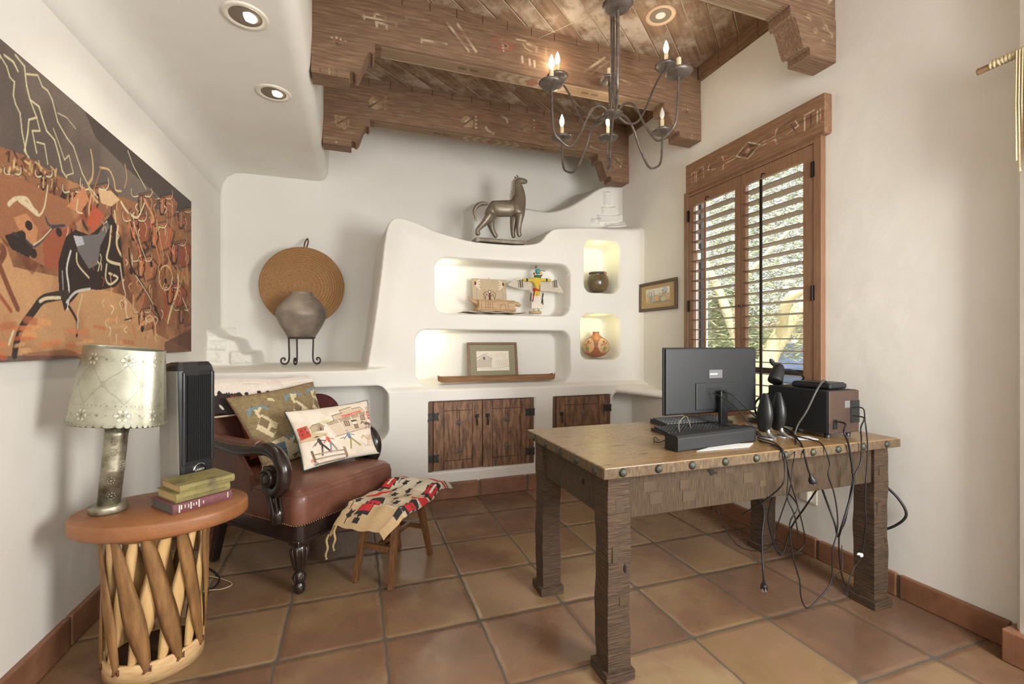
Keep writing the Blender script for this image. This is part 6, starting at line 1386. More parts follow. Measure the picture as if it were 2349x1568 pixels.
def hblock(cx, cy, s_=1): zig(cx, cy, .075 * s_, .05 * s_, BKB); bl.rect(cx - .055 * s_, cx + .03 * s_, cy - .038 * s_, cy + .038 * s_, RDB); bl.rect(cx - .09 * s_, cx - .07 * s_, cy - .014, cy + .014, BKB); bl.rect(cx - .13 * s_, cx - .10 * s_, cy - .022, cy + .022, BKB); bl.rect(cx - .105 * s_, cx - .07 * s_, cy - .006, cy + .006, BKB); bl.line([(cx + .0, cy - .02), (cx + .0, cy - .01)], .01, BKB); bl.line([(cx + .0, cy + .012), (cx + .0, cy + .024)], .01, BKB)
hblock(-.16, .02, 1.05); hblock(-.10, -.215, .95); hblock(.16, .14, 1.0); hblock(.15, -.21, 1.0)
bl.rect(.11, .19, -.222, -.205, CRM); bl.rect(.13, .20, .13, .145, CRM)
bl.line([(-.07, .13), (-.02, .10), (.02, .10), (.05, .06)], .028, RDB); bl.line([(-.04, .06), (.02, .05)], .018, CRM)
bl.poly([(-.02, -.26), (-.02, -.16), (.02, -.13), (.01, -.18), (.05, -.19), (.06, -.26)], RDB); bl.line([(-.04, -.25), (-.02, -.19), (.04, -.21)], .008, CRM)
for (x_, y_) in ((-.06, .19), (.02, .20), (-.15, .13), (-.20, .17), (.02, .0), (.08, .04), (.09, -.06), (.03, -.09), (.17, .02), (.20, -.07), (-.05, -.07), (-.11, -.11), (.10, .22), (-.24, .10), (.23, .08)):
    bl.poly([(x_ - .03, y_ - .004), (x_ - .01, y_ - .022), (x_, y_ - .012), (x_ + .028, y_ - .02), (x_ + .02, y_), (x_ + .028, y_ + .014), (x_ + .004, y_ + .014), (x_ - .006, y_ + .024)], BKB); bl.line([(x_ - .065, y_ - .006), (x_ - .03, y_)], .006, BKB)
bl.line([(.30, .26), (.285, 0), (.27, -.26)], .022, RDB); bl.line([(.325, .26), (.315, 0), (.30, -.26)], .014, BKB)
bl.grain(.12, 7)
def blf(U, V):
    a = -.37 + U * .69; b = -.205 + V * .42; top = .432
    L0, L1, W = -.235, .235, .155
    ov = np.clip(L0 - a, 0, 1); fold = smooth01(ov / .03)
    aa = np.where(a < L0, L0 - .05 * (1 - np.exp(-ov / .03)) - ov * .28, np.where(a > L1, a, a)); z_ = np.where(a < L0, top - ov * .70 + .010 * (1 - fold), top)
    z_ = z_ - .55 * np.clip(a - L1, 0, 1) ** 1.35 * 1.4 + .018 * np.exp(-((a - .16) / .08) ** 2) - .010 * np.exp(-((a) / .08) ** 2)
    eb = np.clip(-W - b, 0, 1); ec = np.clip(b - W, 0, 1)
    z_ = z_ - eb * .75 - ec * .9; bb = (b + eb * .40 - ec * .45) * (1 - .9 * ov) + .35 * ov
    z_ = z_ + .004 * np.sin(a * 38 + b * 20) + .003 * np.sin(b * 60)
    return (sx + .025 + aa * math.cos(sr) - bb * math.sin(sr), sy - .015 + aa * math.sin(sr) + bb * math.cos(sr), z_)
bk_ = empty('folded_blanket', 'tan woven blanket with red and black pattern folded over the stool', 'blanket', (sx, sy, .44))
b1 = painted('blanket_cloth', bl, blf, mat('woven_wool', attr=True, rough=.95, bump=.5, bscale=220, bdist=.003), bk_); q = b1.modifiers.new('thick', 'SOLIDIFY'); q.thickness = .014; q.offset = -1
for (u, v) in ((.0, .98), (.0, .80)):
    p = Vector([float(t) for t in blf(np.float64(u), np.float64(v))]); MB().tube(spline([p, p + Vector((-.012, 0, -.03)), p + Vector((-.006, -.01, -.065)), p + Vector((-.016, 0, -.10)), p + Vector((-.012, 0, -.125))], 4), [.006] * 14 + [.004, .003, .008], 7).build('tassel', mat('tassel_wool', (166, 140, 100), rough=.95), bk_)
# ------------------------------------------------------------------ drum side table with split-wood lattice
TLEA = mat('orange_leather_top', (126, 80, 48), (156, 104, 64), 6, rough=.42, bump=.5, bscale=130, bdist=.002, c3=(142, 92, 56))
SPLA = mat('split_wood_dark', (104, 72, 38), (158, 116, 68), 4, (8, 8, 1.4), rough=.65, bump=.4, c3=(134, 96, 55))
SPLB = mat('split_wood_pale', (196, 156, 98), (216, 180, 126), 4, (8, 8, 1.4), rough=.7, bump=.3)
BARKR = mat('pale_wood_hoop', (190, 150, 100), (222, 190, 142), 5, (3, 3, 12), rough=.7, bump=.3); THONG = mat('rawhide_thong', (110, 66, 42), rough=.6)
TCX, TCY = -.735, 2.195
tb = empty('drum_side_table', 'oval side table with orange leather top on a crossed split-wood drum base', 'side table', (TCX, TCY, 0))
MB().lathe([(.0, .562), (.97, .562), (.995, .567), (1.0, .58), (1.0, .606), (.99, .616), (.972, .620), (.0, .6205)], (TCX, TCY, 0), 72, sx=.298, sy=.222).build('tabletop', TLEA, tb)
BX, BY = -.765, 2.20; ea, eb = .160, .150
MB().lathe([(.96, .0), (1.03, .0), (1.03, .075), (.96, .078), (.95, .0)], (BX, BY, 0), 60, sx=ea, sy=eb, caps=False).build('base_hoop', BARKR, tb)
MB().lathe([(.0, .03), (.95, .03), (.95, .045), (.0, .045)], (BX, BY, 0), 48, sx=ea, sy=eb).build('base_disc', mat('dark_base_leather', (74, 50, 34), (90, 62, 42), 8, rough=.7), tb)
MB().lathe([(.94, .535), (1.02, .535), (1.02, .562), (.94, .562)], (BX + .01, BY, 0), 48, sx=ea + .012, sy=eb + .012, caps=False).build('top_hoop', SPLA, tb)
random.seed(6)
def splat(g0, g1, inner, mt):
    """split branch: flat lens-shaped slat, slightly bowed, from hoop angle g0 (foot) to g1 (top)"""
    f = .93 if inner else 1.02; vs = []; n = 14; wmax = random.uniform(.030, .037)
    for i in range(n + 1):
        t = i / n; g = g0 + (g1 - g0) * t; z = .05 + .515 * t; w_ = wmax * (.28 + .72 * math.sin(math.pi * min(max(t * .96 + .02, 0), 1)) ** .7) * (1 + .10 * math.sin(t * 9 + g0))
        k = f + (.012 - .07 * t * (1 - t) * 4 * .5) * (1 if inner else .6); c = Vector((BX + .01 * t + math.cos(g) * (ea + .012 * t) * k, BY + math.sin(g) * (eb + .012 * t) * k, z))
        nr = Vector((math.cos(g), math.sin(g), 0)); tg = Vector((-math.sin(g), math.cos(g), 0)); dr = (tg * (g1 - g0) * .155 + Vector((0, 0, .515))).normalized(); sd = dr.cross(nr).normalized()
        vs += [c + sd * w_ - nr * .003, c + sd * w_ * .5 + nr * .006, c + nr * .0085, c - sd * w_ * .5 + nr * .006, c - sd * w_ - nr * .003, c - nr * .005]
    m = MB().add(vs, [(i * 6 + k, i * 6 + (k + 1) % 6, (i + 1) * 6 + (k + 1) % 6, (i + 1) * 6 + k) for i in range(n) for k in range(6)], 0, True)
    m.add(vs[:6], [tuple(reversed(range(6)))]).add(vs[-6:], [tuple(range(6))])
    o = m.build('slat', mt, tb, weld=False)
    if not inner: MB().tube([Vector((BX + math.cos(g0) * ea * 1.05, BY + math.sin(g0) * eb * 1.05, z)) + Vector((-math.sin(g0), math.cos(g0), 0)) * q for z, q in ((.045, -.012), (.055, .0), (.066, .012), (.05, .012), (.06, -.010))], .0045, 6).build('thong', THONG, o)
NS = 10
for k in range(NS): splat(2 * math.pi * k / NS + .1, 2 * math.pi * k / NS + .1 + .72, True, SPLB)
for k in range(NS): splat(2 * math.pi * k / NS - .15, 2 * math.pi * k / NS - .15 - .72, False, SPLA)

# ------------------------------------------------------------------ punched tin lamp, leaning a little
TIN = mat('aged_tin', (86, 78, 64), (190, 184, 164), 14, rough=.32, metal=.75, bump=.25, bscale=22, c3=(150, 144, 124), r2=.5)
TINS = mat('tin_shade', (128, 122, 102), (196, 194, 176), 4.5, rough=.36, metal=.7, bump=.14, bscale=12, c3=(172, 170, 152), attr=True)
LC = Vector((-.915, 2.186, .6205)); LAX = Vector((math.sin(R(6.5)) * ca, -math.sin(R(6.5)) * sa, math.cos(R(6.5)))); LQ = Vector((0, 0, 1)).rotation_difference(LAX).to_matrix()
la = empty('tin_table_lamp', 'punched tin table lamp with scalloped oval shade and tin cylinder body', 'lamp', LC)
MB().lathe([(.0, 0), (.056, 0), (.059, .006), (.059, .024), (.056, .03), (.0, .03)], LC, 44).build('lamp_base', TIN, la)
col = MB().lathe([(.0, .02), (.0355, .022), (.0360, .16), (.0375, .163), (.0360, .168), (.0355, .30), (.0375, .325), (.0, .325)], LC, 40, rot=LQ)
lc_ = col.build('lamp_body', TIN, la)
fl = MB()
for (h, g) in ((.24, -75), (.13, -70), (.07, -60), (.19, -20), (.28, -80)):
    for k in range(8):
        a = 2 * math.pi * k / 8; gg = R(g) + .28 * math.cos(a); p = LC + LQ @ Vector((.0368 * math.cos(gg), .0368 * math.sin(gg), h + .012 * math.sin(a))); fl.ell(p, .0036, 0, 6)
    fl.ell(LC + LQ @ Vector((.0375 * math.cos(R(g)), .0375 * math.sin(R(g)), h)), .005, 0, 6)
q_ = fl.build('embossed_flowers', TIN, lc_); q_['kind'] = 'stuff'
MB().tube([LC + LQ @ Vector((0, 0, .32)), LC + LQ @ Vector((0, 0, .60))], .005, 8).build('harp_rod', TIN, la)
# shade: oval cone, scalloped lower edge, punched flowers in relief
sh = Canvas(420, 110, 0, 1, 0, 1)
SA, SB = .152, .098; SA2, SB2 = .124, .074; SZ0_, SZ1_ = .345, .640; sang = R(6)
DKT, LTT = (92, 86, 70), (226, 222, 204)
for k in range(420 // 6): sh.oval((k * 6 / 420, .28), .0016, .006, DKT, .7)
for k in range(9):
    u0 = k / 9
    for vv in (.16, .86):
        for j in range(6): a = R(60 * j); sh.oval((u0 + .017 * math.cos(a), vv + .062 * math.sin(a)), .0085, .032, DKT, .55); sh.oval((u0 + .017 * math.cos(a), vv + .062 * math.sin(a)), .006, .023, LTT, .8)
        sh.oval((u0, vv), .006, .024, DKT, .7); sh.oval((u0 + .055, vv), .004, .016, DKT, .6)
        for j in range(10): sh.oval((u0 + .03 + .005 * j, vv + .03 * math.sin(j * .7)), .0012, .006, DKT, .6)
    sh.line([(u0, .30), (u0 + .055, .55), (u0, .80)], .003, DKT, .35); sh.line([(u0 + .11, .30), (u0 + .055, .55), (u0 + .11, .80)], .003, DKT, .35)
    for j in range(5): a = R(72 * j); sh.oval((u0 + .055 + .006 * math.cos(a), .55 + .03 * math.sin(a)), .0016, .008, DKT, .8)
def shf(U, V):
    n_ = 46; lo = .018 * (1 - np.abs(np.sin(U * math.pi * n_)) ** .6); z = SZ0_ + np.maximum(V * (SZ1_ - SZ0_), lo * (V < .001)); z = np.where(V < .001, SZ0_ + lo, z)
    g = U * 2 * math.pi; cs, sn = np.cos(g), np.sin(g); pw = .78; cs = np.sign(cs) * np.abs(cs) ** pw; sn = np.sign(sn) * np.abs(sn) ** pw
    a = (SA + (SA2 - SA) * V) * cs; b = (SB + (SB2 - SB) * V) * sn; X_ = a * math.cos(sang) - b * math.sin(sang); Y_ = a * math.sin(sang) + b * math.cos(sang)
    return tuple(LC[i] + LQ[i][0] * X_ + LQ[i][1] * Y_ + LQ[i][2] * z for i in range(3))
so_ = painted('lamp_shade', sh, shf, TINS, la); md = so_.modifiers.new('thick', 'SOLIDIFY'); md.thickness = .0015

# ------------------------------------------------------------------ three books
def book(name, label, o, ang, L_, W_, T_, cover, page, z, spine_marks=None):
    r = empty(name, label, 'book', (o[0], o[1], z), ang)      # origin: near spine corner, x along the spine
    c = MB().b2(0, L_, 0, W_, 0, .003).b2(0, L_, 0, W_, T_ - .003, T_)
    n = 8; vs = []
    for x in (0, L_):
        for i in range(n + 1): a = math.pi * i / n; vs.append((x, .004 - .008 * math.sin(a), T_ / 2 - T_ / 2 * math.cos(a)))
    c.add(vs, [(i, i + 1, n + 2 + i, n + 1 + i) for i in range(n)], 0, True)
    c.b2(0, L_, .0, .003, .002, T_ - .002); co_ = c.build('cover', cover, r, world=False, bevel=.0008)
    MB().b2(.004, L_ - .004, .003, W_ - .005, .003, T_ - .003).build('page_block', page, r, world=False)
    for (x0, x1, z0, z1, mt_) in spine_marks or (): MB().b2(x0, x1, -.0052, -.0035, z0 * T_, z1 * T_).build('spine_lettering', mt_, co_, world=False)
    return r
PURP = mat('mulberry_cloth', (106, 62, 66), (120, 74, 78), 60, rough=.7, bump=.2); GRN = mat('worn_green_cloth', (150, 142, 92), (112, 104, 70), 12, rough=.7, bump=.3, c3=(136, 126, 74)); GRN2 = mat('worn_olive_cloth', (136, 126, 92), (96, 88, 64), 14, rough=.7, bump=.3, c3=(140, 130, 78))
PAGE = mat('yellowed_pages', (196, 168, 118), (176, 148, 100), 5, (2, 2, 90), rough=.9); PAGEG = mat('grey_top_pages', (88, 88, 80), (100, 98, 88), 5, (2, 2, 90), rough=.9); PRT = mat('faded_print', (86, 78, 44), rough=.8)
ba = R(40.6); B0_ = (-.6607, 2.0515)
mk = [(.020 + .0, .024, .12, .9, WHITE), (.027, .031, .4, .85, WHITE), (.040, .043, .45, .8, WHITE), (.052, .055, .4, .75, WHITE), (.060, .064, .2, .9, WHITE), (.070, .073, .45, .7, WHITE), (.080, .083, .45, .75, WHITE), (.089, .093, .15, .95, WHITE), (.105, .108, .4, .7, WHITE), (.198, .201, .3, .9, WHITE)]
book('old_book', 'mulberry red book with grey page edges at the bottom of the stack', B0_, ba, .217, .180, .037, PURP, PAGEG, .6205, mk)
book('old_book', 'thick olive green book in the middle of the stack', (B0_[0] + .004, B0_[1] + .023), ba - R(1), .198, .165, .034, GRN, PAGE, .6577, [(.02, .18, .42, .46, PRT)])
book('old_book', 'worn green book with torn spine on top of the stack', (B0_[0] + .014, B0_[1] + .030), ba - R(2), .202, .165, .029, GRN2, PAGE, .6919, [(.03, .19, .45, .49, PRT)])

# ------------------------------------------------------------------ tower heater
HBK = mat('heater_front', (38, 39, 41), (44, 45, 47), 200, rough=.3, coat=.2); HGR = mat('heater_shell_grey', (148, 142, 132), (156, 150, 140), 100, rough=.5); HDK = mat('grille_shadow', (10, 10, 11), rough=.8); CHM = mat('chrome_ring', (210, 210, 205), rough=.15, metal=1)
hx, hy, hz = -.722, 2.385, .6205; ha = R(-90 + 54)      # facing direction
he = empty('tower_heater', 'black and grey ceramic tower heater standing behind the books', 'heater', (hx, hy, hz), ha + R(90))
# local axes: x across the front, -y to the front
MB().lathe([(0, 0), (.088, 0), (.090, .006), (.084, .018), (.0, .02)], (0, 0, 0), 40, sy=.95).build('base', HGR, he, world=False)
def ring_(z, wf, k=1.0):
    o = [(-wf / 2 * k, -.070), (-wf / 2 * .80 * k, -.082), (0, -.088), (wf / 2 * .80 * k, -.082), (wf / 2 * k, -.070), (wf / 2 * k, -.02), (wf / 2 * .95 * k, .045), (wf / 2 * .6 * k, .078), (-wf / 2 * .6 * k, .078), (-wf / 2 * .95 * k, .045), (-wf / 2 * k, -.02)]
    return o
bm_ = MB(); N2 = 11; vs = []
lev = [(.02, .150, 1), (.10, .152, 1), (.30, .160, 1), (.50, .168, 1), (.535, .168, .98), (.556, .16, .92), (.572, .14, .80)]
for z, w_, k in lev: vs += [(x, y * k, z + (.0 if y < 0 else -.012) * (z > .52)) for x, y in ring_(z, w_, 1)]
fcs = [(i * N2 + k, i * N2 + (k + 1) % N2, (i + 1) * N2 + (k + 1) % N2, (i + 1) * N2 + k) for i in range(len(lev) - 1) for k in range(N2)]
bm_.add(vs, fcs, 0, False); bm_.add(vs[:N2], [tuple(reversed(range(N2)))]).add(vs[-N2:], [tuple(range(N2))])
for j in range(len(bm_.f)):
    k = j % N2
    if j < (len(lev) - 1) * N2: bm_.m[j] = 0 if (k in (0, 1, 2, 3) or j >= 4 * N2) else 1
bm_.m[-1] = 0
bo2 = bm_.build('housing', [HBK, HGR], he, world=False, bevel=.006)
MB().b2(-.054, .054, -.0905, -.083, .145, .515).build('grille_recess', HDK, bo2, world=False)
for k in range(12): x = -.048 + k * .0088; MB().b2(x - .0016, x + .0016, -.0945, -.088, .145, .515).build('grille_bar', HBK, bo2, world=False)
for x in (-.064, .064): MB().b2(x - .008, x + .008, -.0900, -.078, .13, .53).build('grille_side', HBK, bo2, world=False, bevel=.004)
MB().lathe([(.026, 0), (.030, .002), (.030, .005), (.026, .006)], (0, -.086, .100), 30, rot=Matrix.Rotation(R(90), 3, 'X'), caps=False).build('badge_ring', CHM, bo2, world=False)
MB().lathe([(.0, .0), (.027, 0), (.027, .003), (0, .004)], (0, -.086, .100), 30, rot=Matrix.Rotation(R(90), 3, 'X')).build('badge', BLKM, bo2, world=False)
def text3(name, s_, size, M, mt_, parent, depth=.0006):
    c = bpy.data.curves.new(name, 'FONT'); c.body = s_; c.size = size; c.align_x = 'CENTER'; c.align_y = 'CENTER'; c.extrude = depth; c.materials.append(mt_)
    t_ = bpy.data.objects.new(name, c); COL.objects.link(t_); bpy.context.view_layer.update()
    me = bpy.data.meshes.new_from_object(t_.evaluated_get(bpy.context.evaluated_depsgraph_get())); bpy.data.objects.remove(t_)
    o = bpy.data.objects.new(name, me); COL.objects.link(o); o.parent = parent; o.matrix_local = M; return o
text3('badge_lettering', 'LASKO', .0135, MX((0, -.0905, .100), (1, 0, 0), (0, 0, 1)), WHITE, bo2)
MB().lathe([(.030, 0), (.034, .002), (.032, .005), (.028, .003)], (0, -.01, .568), 32, sx=1.4, sy=.8, caps=False).lathe([(0, 0), (.022, .002), (.0, .004)], (0, -.01, .568), 24, sx=1.4, sy=.8).build('control_dial', HGR, bo2, world=False)

# cords behind the side table
WCAB = mat('cream_cord', (186, 168, 130), rough=.6)
def fz(u, v, z=.005): q = onZ(u, v, z); return (q.x, q.y, z)
tag(MB().tube(spline([fz(462, 1300), fz(480, 1303), fz(502, 1322), fz(498, 1340), fz(470, 1360), fz(440, 1400)], 6), .004, 8).build('power_cord', CAB), 'black power cord on the floor behind the side table', 'cord')
tag(MB().tube(spline([fz(440, 1330), fz(462, 1320), fz(500, 1325), fz(532, 1338), fz(510, 1350), fz(470, 1355), fz(445, 1370)], 6), .003, 8).build('power_cord', WCAB), 'cream power cord looping on the floor behind the side table', 'cord')

# ------------------------------------------------------------------ large unframed painting on the left wall
PXX = -1.118
pv = Canvas(660, 338, 1.72, 3.83, 1.212, 2.288, (176, 122, 82))
def Q(zx, zy): q = onX(zx / 1.96, zy / 1.96 + 50, PXX); return (q.y, q.z)
def QQ(pts): return [Q(*p) for p in pts]
def PP(pts, c, al=1): pv.poly(QQ(pts), c, al)
def LL(pts, w_, c, al=1, w2=None):
    w_ *= .72; w2 = w2 * .72 if w2 else None
    pts = [(p.x, p.y) for p in spline([(a, b, 0) for a, b in pts], 4)]; pv.line(QQ(pts), w_, c, al, w2)
random.seed(77)
pv.rect(1.6, 3.9, 1.2, 2.4, (106, 94, 87)); pv.mottle((80, 70, 66), 7, .6, 3, .45); pv.mottle((122, 104, 92), 12, .35, 13, .55)
PP([(380, 400), (600, 560), (860, 800), (860, 930), (780, 860), (700, 770), (560, 650), (430, 520)], (62, 54, 52), .8)
sky0 = pv.a.copy()
PP([(-900, 560), (0, 560), (110, 600), (240, 680), (420, 760), (560, 790), (860, 900), (860, 1500), (-900, 1500)], (142, 98, 70)); keep = (pv.a == sky0).all(-1); pv.mottle((104, 68, 52), 16, .7, 21, .5)
PP([(-900, 900), (0, 930), (60, 1100), (280, 1150), (560, 1230), (700, 1400), (860, 1480), (860, 1600), (-900, 1600)], (186, 144, 104)); pv.mottle((150, 100, 74), 7, .45, 31, .55)
pv.mottle((206, 158, 112), 14, .35, 12, .52); pv.a[keep] = sky0[keep]
EM, DB, CR_, RB, GYB, OR = (110, 66, 50), (50, 40, 38), (206, 190, 156), (142, 76, 58), (112, 108, 108), (196, 112, 68)
for k in range(160):     # distant herd
    x_ = random.uniform(-700, 260); y_ = 600 + max(0, x_) * .35 + random.uniform(-40, 60); LL([(x_, y_), (x_ + random.uniform(-20, 30), y_ + random.uniform(10, 50))], .012, random.choice([(190, 160, 112), (92, 60, 46), (130, 84, 58), (60, 48, 44), (206, 180, 130)]), .8)
def steer(x, y, s, c, hi=(200, 168, 130), fl=1):
    X_ = lambda a: x + a * s * fl; Y_ = lambda b: y + b * s
    PP([(X_(-30), Y_(-30)), (X_(60), Y_(-50)), (X_(120), Y_(20)), (X_(100), Y_(120)), (X_(20), Y_(150)), (X_(-10), Y_(60))], DB, .55); PP([(X_(-20), Y_(-20)), (X_(60), Y_(-38)), (X_(108), Y_(26)), (X_(86), Y_(108)), (X_(24), Y_(132)), (X_(0), Y_(50))], c, .9)
    PP([(X_(-34), Y_(-16)), (X_(22), Y_(-22)), (X_(20), Y_(60)), (X_(2), Y_(118)), (X_(-26), Y_(116)), (X_(-34), Y_(50))], DB, .9); PP([(X_(-26), Y_(-10)), (X_(14), Y_(-14)), (X_(12), Y_(56)), (X_(-4), Y_(104)), (X_(-20), Y_(104)), (X_(-26), Y_(48))], c)
    LL([(X_(-8), Y_(0)), (X_(-10), Y_(50)), (X_(-12), Y_(90))], .016 * s, hi, .9); LL([(X_(-22), Y_(104)), (X_(-4), Y_(108))], .02 * s, DB); LL([(X_(40), Y_(-20)), (X_(70), Y_(30)), (X_(60), Y_(90))], .014 * s, hi, .7); LL([(X_(90), Y_(40)), (X_(84), Y_(110)), (X_(96), Y_(180))], .02 * s, DB, .8); LL([(X_(30), Y_(110)), (X_(34), Y_(170)), (X_(20), Y_(210))], .02 * s, c, .8); LL([(X_(26), Y_(110)), (X_(28), Y_(160))], .008 * s, hi, .8)
    for e in (-24, 10): pv.oval(Q(X_(e), Y_(24)), .012 * s, .010 * s, (24, 20, 20))
    for q, k in ((-1, -30), (1, 18)): LL([(X_(k), Y_(-12)), (X_(k + q * 34), Y_(-4)), (X_(k + q * 52), Y_(-30)), (X_(k + q * 50), Y_(-70))], .026 * s, DB, .9, .012); LL([(X_(k), Y_(-12)), (X_(k + q * 34), Y_(-6)), (X_(k + q * 51), Y_(-32)), (X_(k + q * 49), Y_(-68))], .015 * s, (206, 192, 158), 1, .006)
for k in range(130):    # dark and rust ground of the herd
    x_ = random.uniform(-300, 850); y_ = 720 + max(0, x_ - 180) * .34 + random.uniform(0, 330)
    if x_ < 560 and y_ > 1120: continue
    LL([(x_, y_), (x_ + random.uniform(-20, 20), y_ + 30), (x_ + random.uniform(-30, 30), y_ + random.uniform(50, 90))], random.uniform(.02, .05), random.choice([RB, EM, DB, DB, (120, 78, 58), (84, 60, 50), (146, 98, 70)]), .6)
for a in ((820, 860, .62, (132, 88, 64)), (735, 800, .6, (150, 96, 70)), (640, 790, .62, (120, 84, 64)), (330, 770, .6, (150, 100, 72)), (200, 700, .5, (130, 92, 68)), (60, 690, .5, (150, 104, 76)), (790, 1010, .7, (142, 78, 58)), (700, 930, .75, (166, 104, 72)), (610, 900, .72, (146, 84, 60)), (770, 1200, .62, (150, 84, 62)), (640, 1080, .62, (170, 112, 80)), (820, 1300, .5, (120, 78, 58)), (110, 800, .95, (168, 112, 78), (214, 190, 156)), (250, 900, .8, (152, 84, 62)), (430, 760, .85, (140, 96, 72)), (-120, 760, .9, (150, 90, 66)), (-260, 900, .9, (132, 82, 60)), (640, 1310, .55, (166, 112, 80))): steer(*a)
LT = (208, 200, 160)
for pts, w_ in (([(-60, 130), (0, 150), (30, 200), (45, 250), (65, 270), (60, 330), (70, 370), (90, 410), (100, 500), (118, 590)], .010), ([(70, 150), (110, 200), (120, 290), (135, 350), (175, 380), (190, 430), (210, 490), (245, 530), (265, 600), (280, 670), (300, 700)], .013),
                ([(120, 235), (170, 240), (190, 290), (215, 310), (235, 350), (260, 450), (300, 520), (330, 560), (350, 620), (370, 680), (400, 740), (440, 790)], .011), ([(135, 350), (165, 430), (130, 440), (125, 500), (110, 580), (130, 610)], .011), ([(165, 430), (180, 490), (145, 490), (165, 590)], .010),
                ([(165, 540), (200, 550), (215, 640)], .009), ([(260, 410), (300, 430), (340, 480)], .006), ([(240, 480), (270, 560), (290, 620), (310, 600), (330, 680), (300, 690)], .008), ([(0, 160), (-100, 260), (-90, 420), (-160, 560)], .010), ([(20, 150), (60, 180), (80, 220)], .014), ([(575, 580), (600, 650), (640, 720), (655, 750)], .010)):
    pv.line(QQ(pts), w_ * .6, LT, .9)
# tan steer heads and bodies at the left
PP([(0, 680), (90, 700), (200, 760), (300, 800), (330, 900), (260, 960), (290, 1060), (220, 1110), (130, 1060), (60, 1020), (0, 960)], (150, 102, 74)); PP([(20, 960), (90, 940), (150, 1000), (130, 1060), (50, 1020)], DB)
PP([(190, 940), (280, 920), (300, 1000), (280, 1120), (200, 1100)], (150, 84, 62)); PP([(60, 880), (120, 860), (170, 930), (160, 1010), (110, 980)], (186, 132, 92))
LL([(40, 820), (70, 795), (120, 795), (150, 840), (175, 870), (200, 830), (215, 735)], .022, CR_, 1, .008); LL([(90, 800), (130, 830), (165, 860)], .030, CR_)
LL([(205, 880), (225, 915), (285, 915)], .012, (60, 66, 76)); LL([(290, 915), (235, 925), (195, 975), (150, 1008), (110, 975), (60, 950)], .014, (60, 62, 70)); LL([(230, 930), (190, 975), (150, 1004)], .007, CR_)
for p in ((130, 915), (100, 960), (150, 1040), (265, 945)): pv.oval(Q(*p), .02, .018, DB)
LL([(0, 1100), (40, 1200), (80, 1290)], .03, (120, 74, 54)); LL([(0, 1230), (50, 1300)], .02, (150, 86, 60))
# running dark bull
PP([(300, 960), (340, 935), (400, 960), (440, 930), (500, 865), (520, 900), (545, 1000), (560, 1140), (520, 1190), (450, 1205), (370, 1200), (320, 1260), (290, 1300), (265, 1200), (262, 1080), (285, 1000)], DB)
PP([(335, 965), (440, 955), (480, 890), (492, 920), (450, 1010), (440, 1090), (400, 1110), (350, 1030)], GYB, .9); PP([(330, 960), (370, 965), (380, 1000), (345, 1010)], (176, 178, 184))
LL([(318, 1030), (300, 1110), (310, 1200), (305, 1290)], .014, (206, 204, 198)); LL([(345, 1040), (350, 1090), (400, 1150)], .012, CR_); LL([(300, 1260), (340, 1215), (405, 1200)], .016, (190, 186, 180)); LL([(280, 1120), (285, 1220)], .010, (150, 146, 146))
LL([(300, 1225), (240, 1235), (190, 1250), (150, 1300), (100, 1370), (75, 1440), (65, 1500)], .055, (58, 48, 46), 1, .035); LL([(270, 1240), (210, 1242), (180, 1256)], .018, CR_); LL([(60, 1390), (40, 1450)], .014, CR_); LL([(310, 1280), (335, 1320), (350, 1360), (345, 1410)], .02, DB); LL([(350, 1345), (350, 1380)], .01, CR_); LL([(370, 1230), (350, 1310), (352, 1340)], .016, (200, 170, 130), .9)
# heads with horns in the middle
LL([(408, 575), (418, 640), (415, 700), (398, 735), (420, 790), (440, 810)], .013, (190, 160, 112), 1, .02); LL([(450, 655), (490, 665), (512, 710), (520, 755), (545, 760)], .013, (196, 168, 120)); LL([(420, 760), (440, 700), (455, 650)], .010, (150, 110, 80)); LL([(562, 640), (570, 700), (560, 745)], .012, (176, 140, 100))
PP([(440, 755), (500, 760), (540, 800), (500, 830), (455, 815)], (206, 172, 132)); LL([(545, 810), (570, 850), (615, 880), (640, 840), (655, 800)], .022, CR_, 1, .012); PP([(340, 780), (380, 740), (400, 800), (360, 860), (300, 830)], (190, 130, 94))
LL([(350, 800), (345, 850), (370, 860)], .010, CR_); LL([(410, 780), (400, 860), (420, 920)], .018, (206, 150, 110)); PP([(420, 820), (470, 870), (420, 950), (390, 900)], (178, 88, 62))
LL([(500, 920), (492, 1000), (480, 1060), (500, 1080), (540, 1090)], .020, CR_); LL([(530, 920), (525, 1000), (545, 1050)], .024, (214, 184, 150)); LL([(480, 1090), (475, 1150), (495, 1180), (530, 1150), (490, 1130)], .016, CR_); LL([(540, 1090), (550, 1160), (565, 1230)], .016, CR_, 1, .012); LL([(515, 850), (520, 900)], .016, CR_)
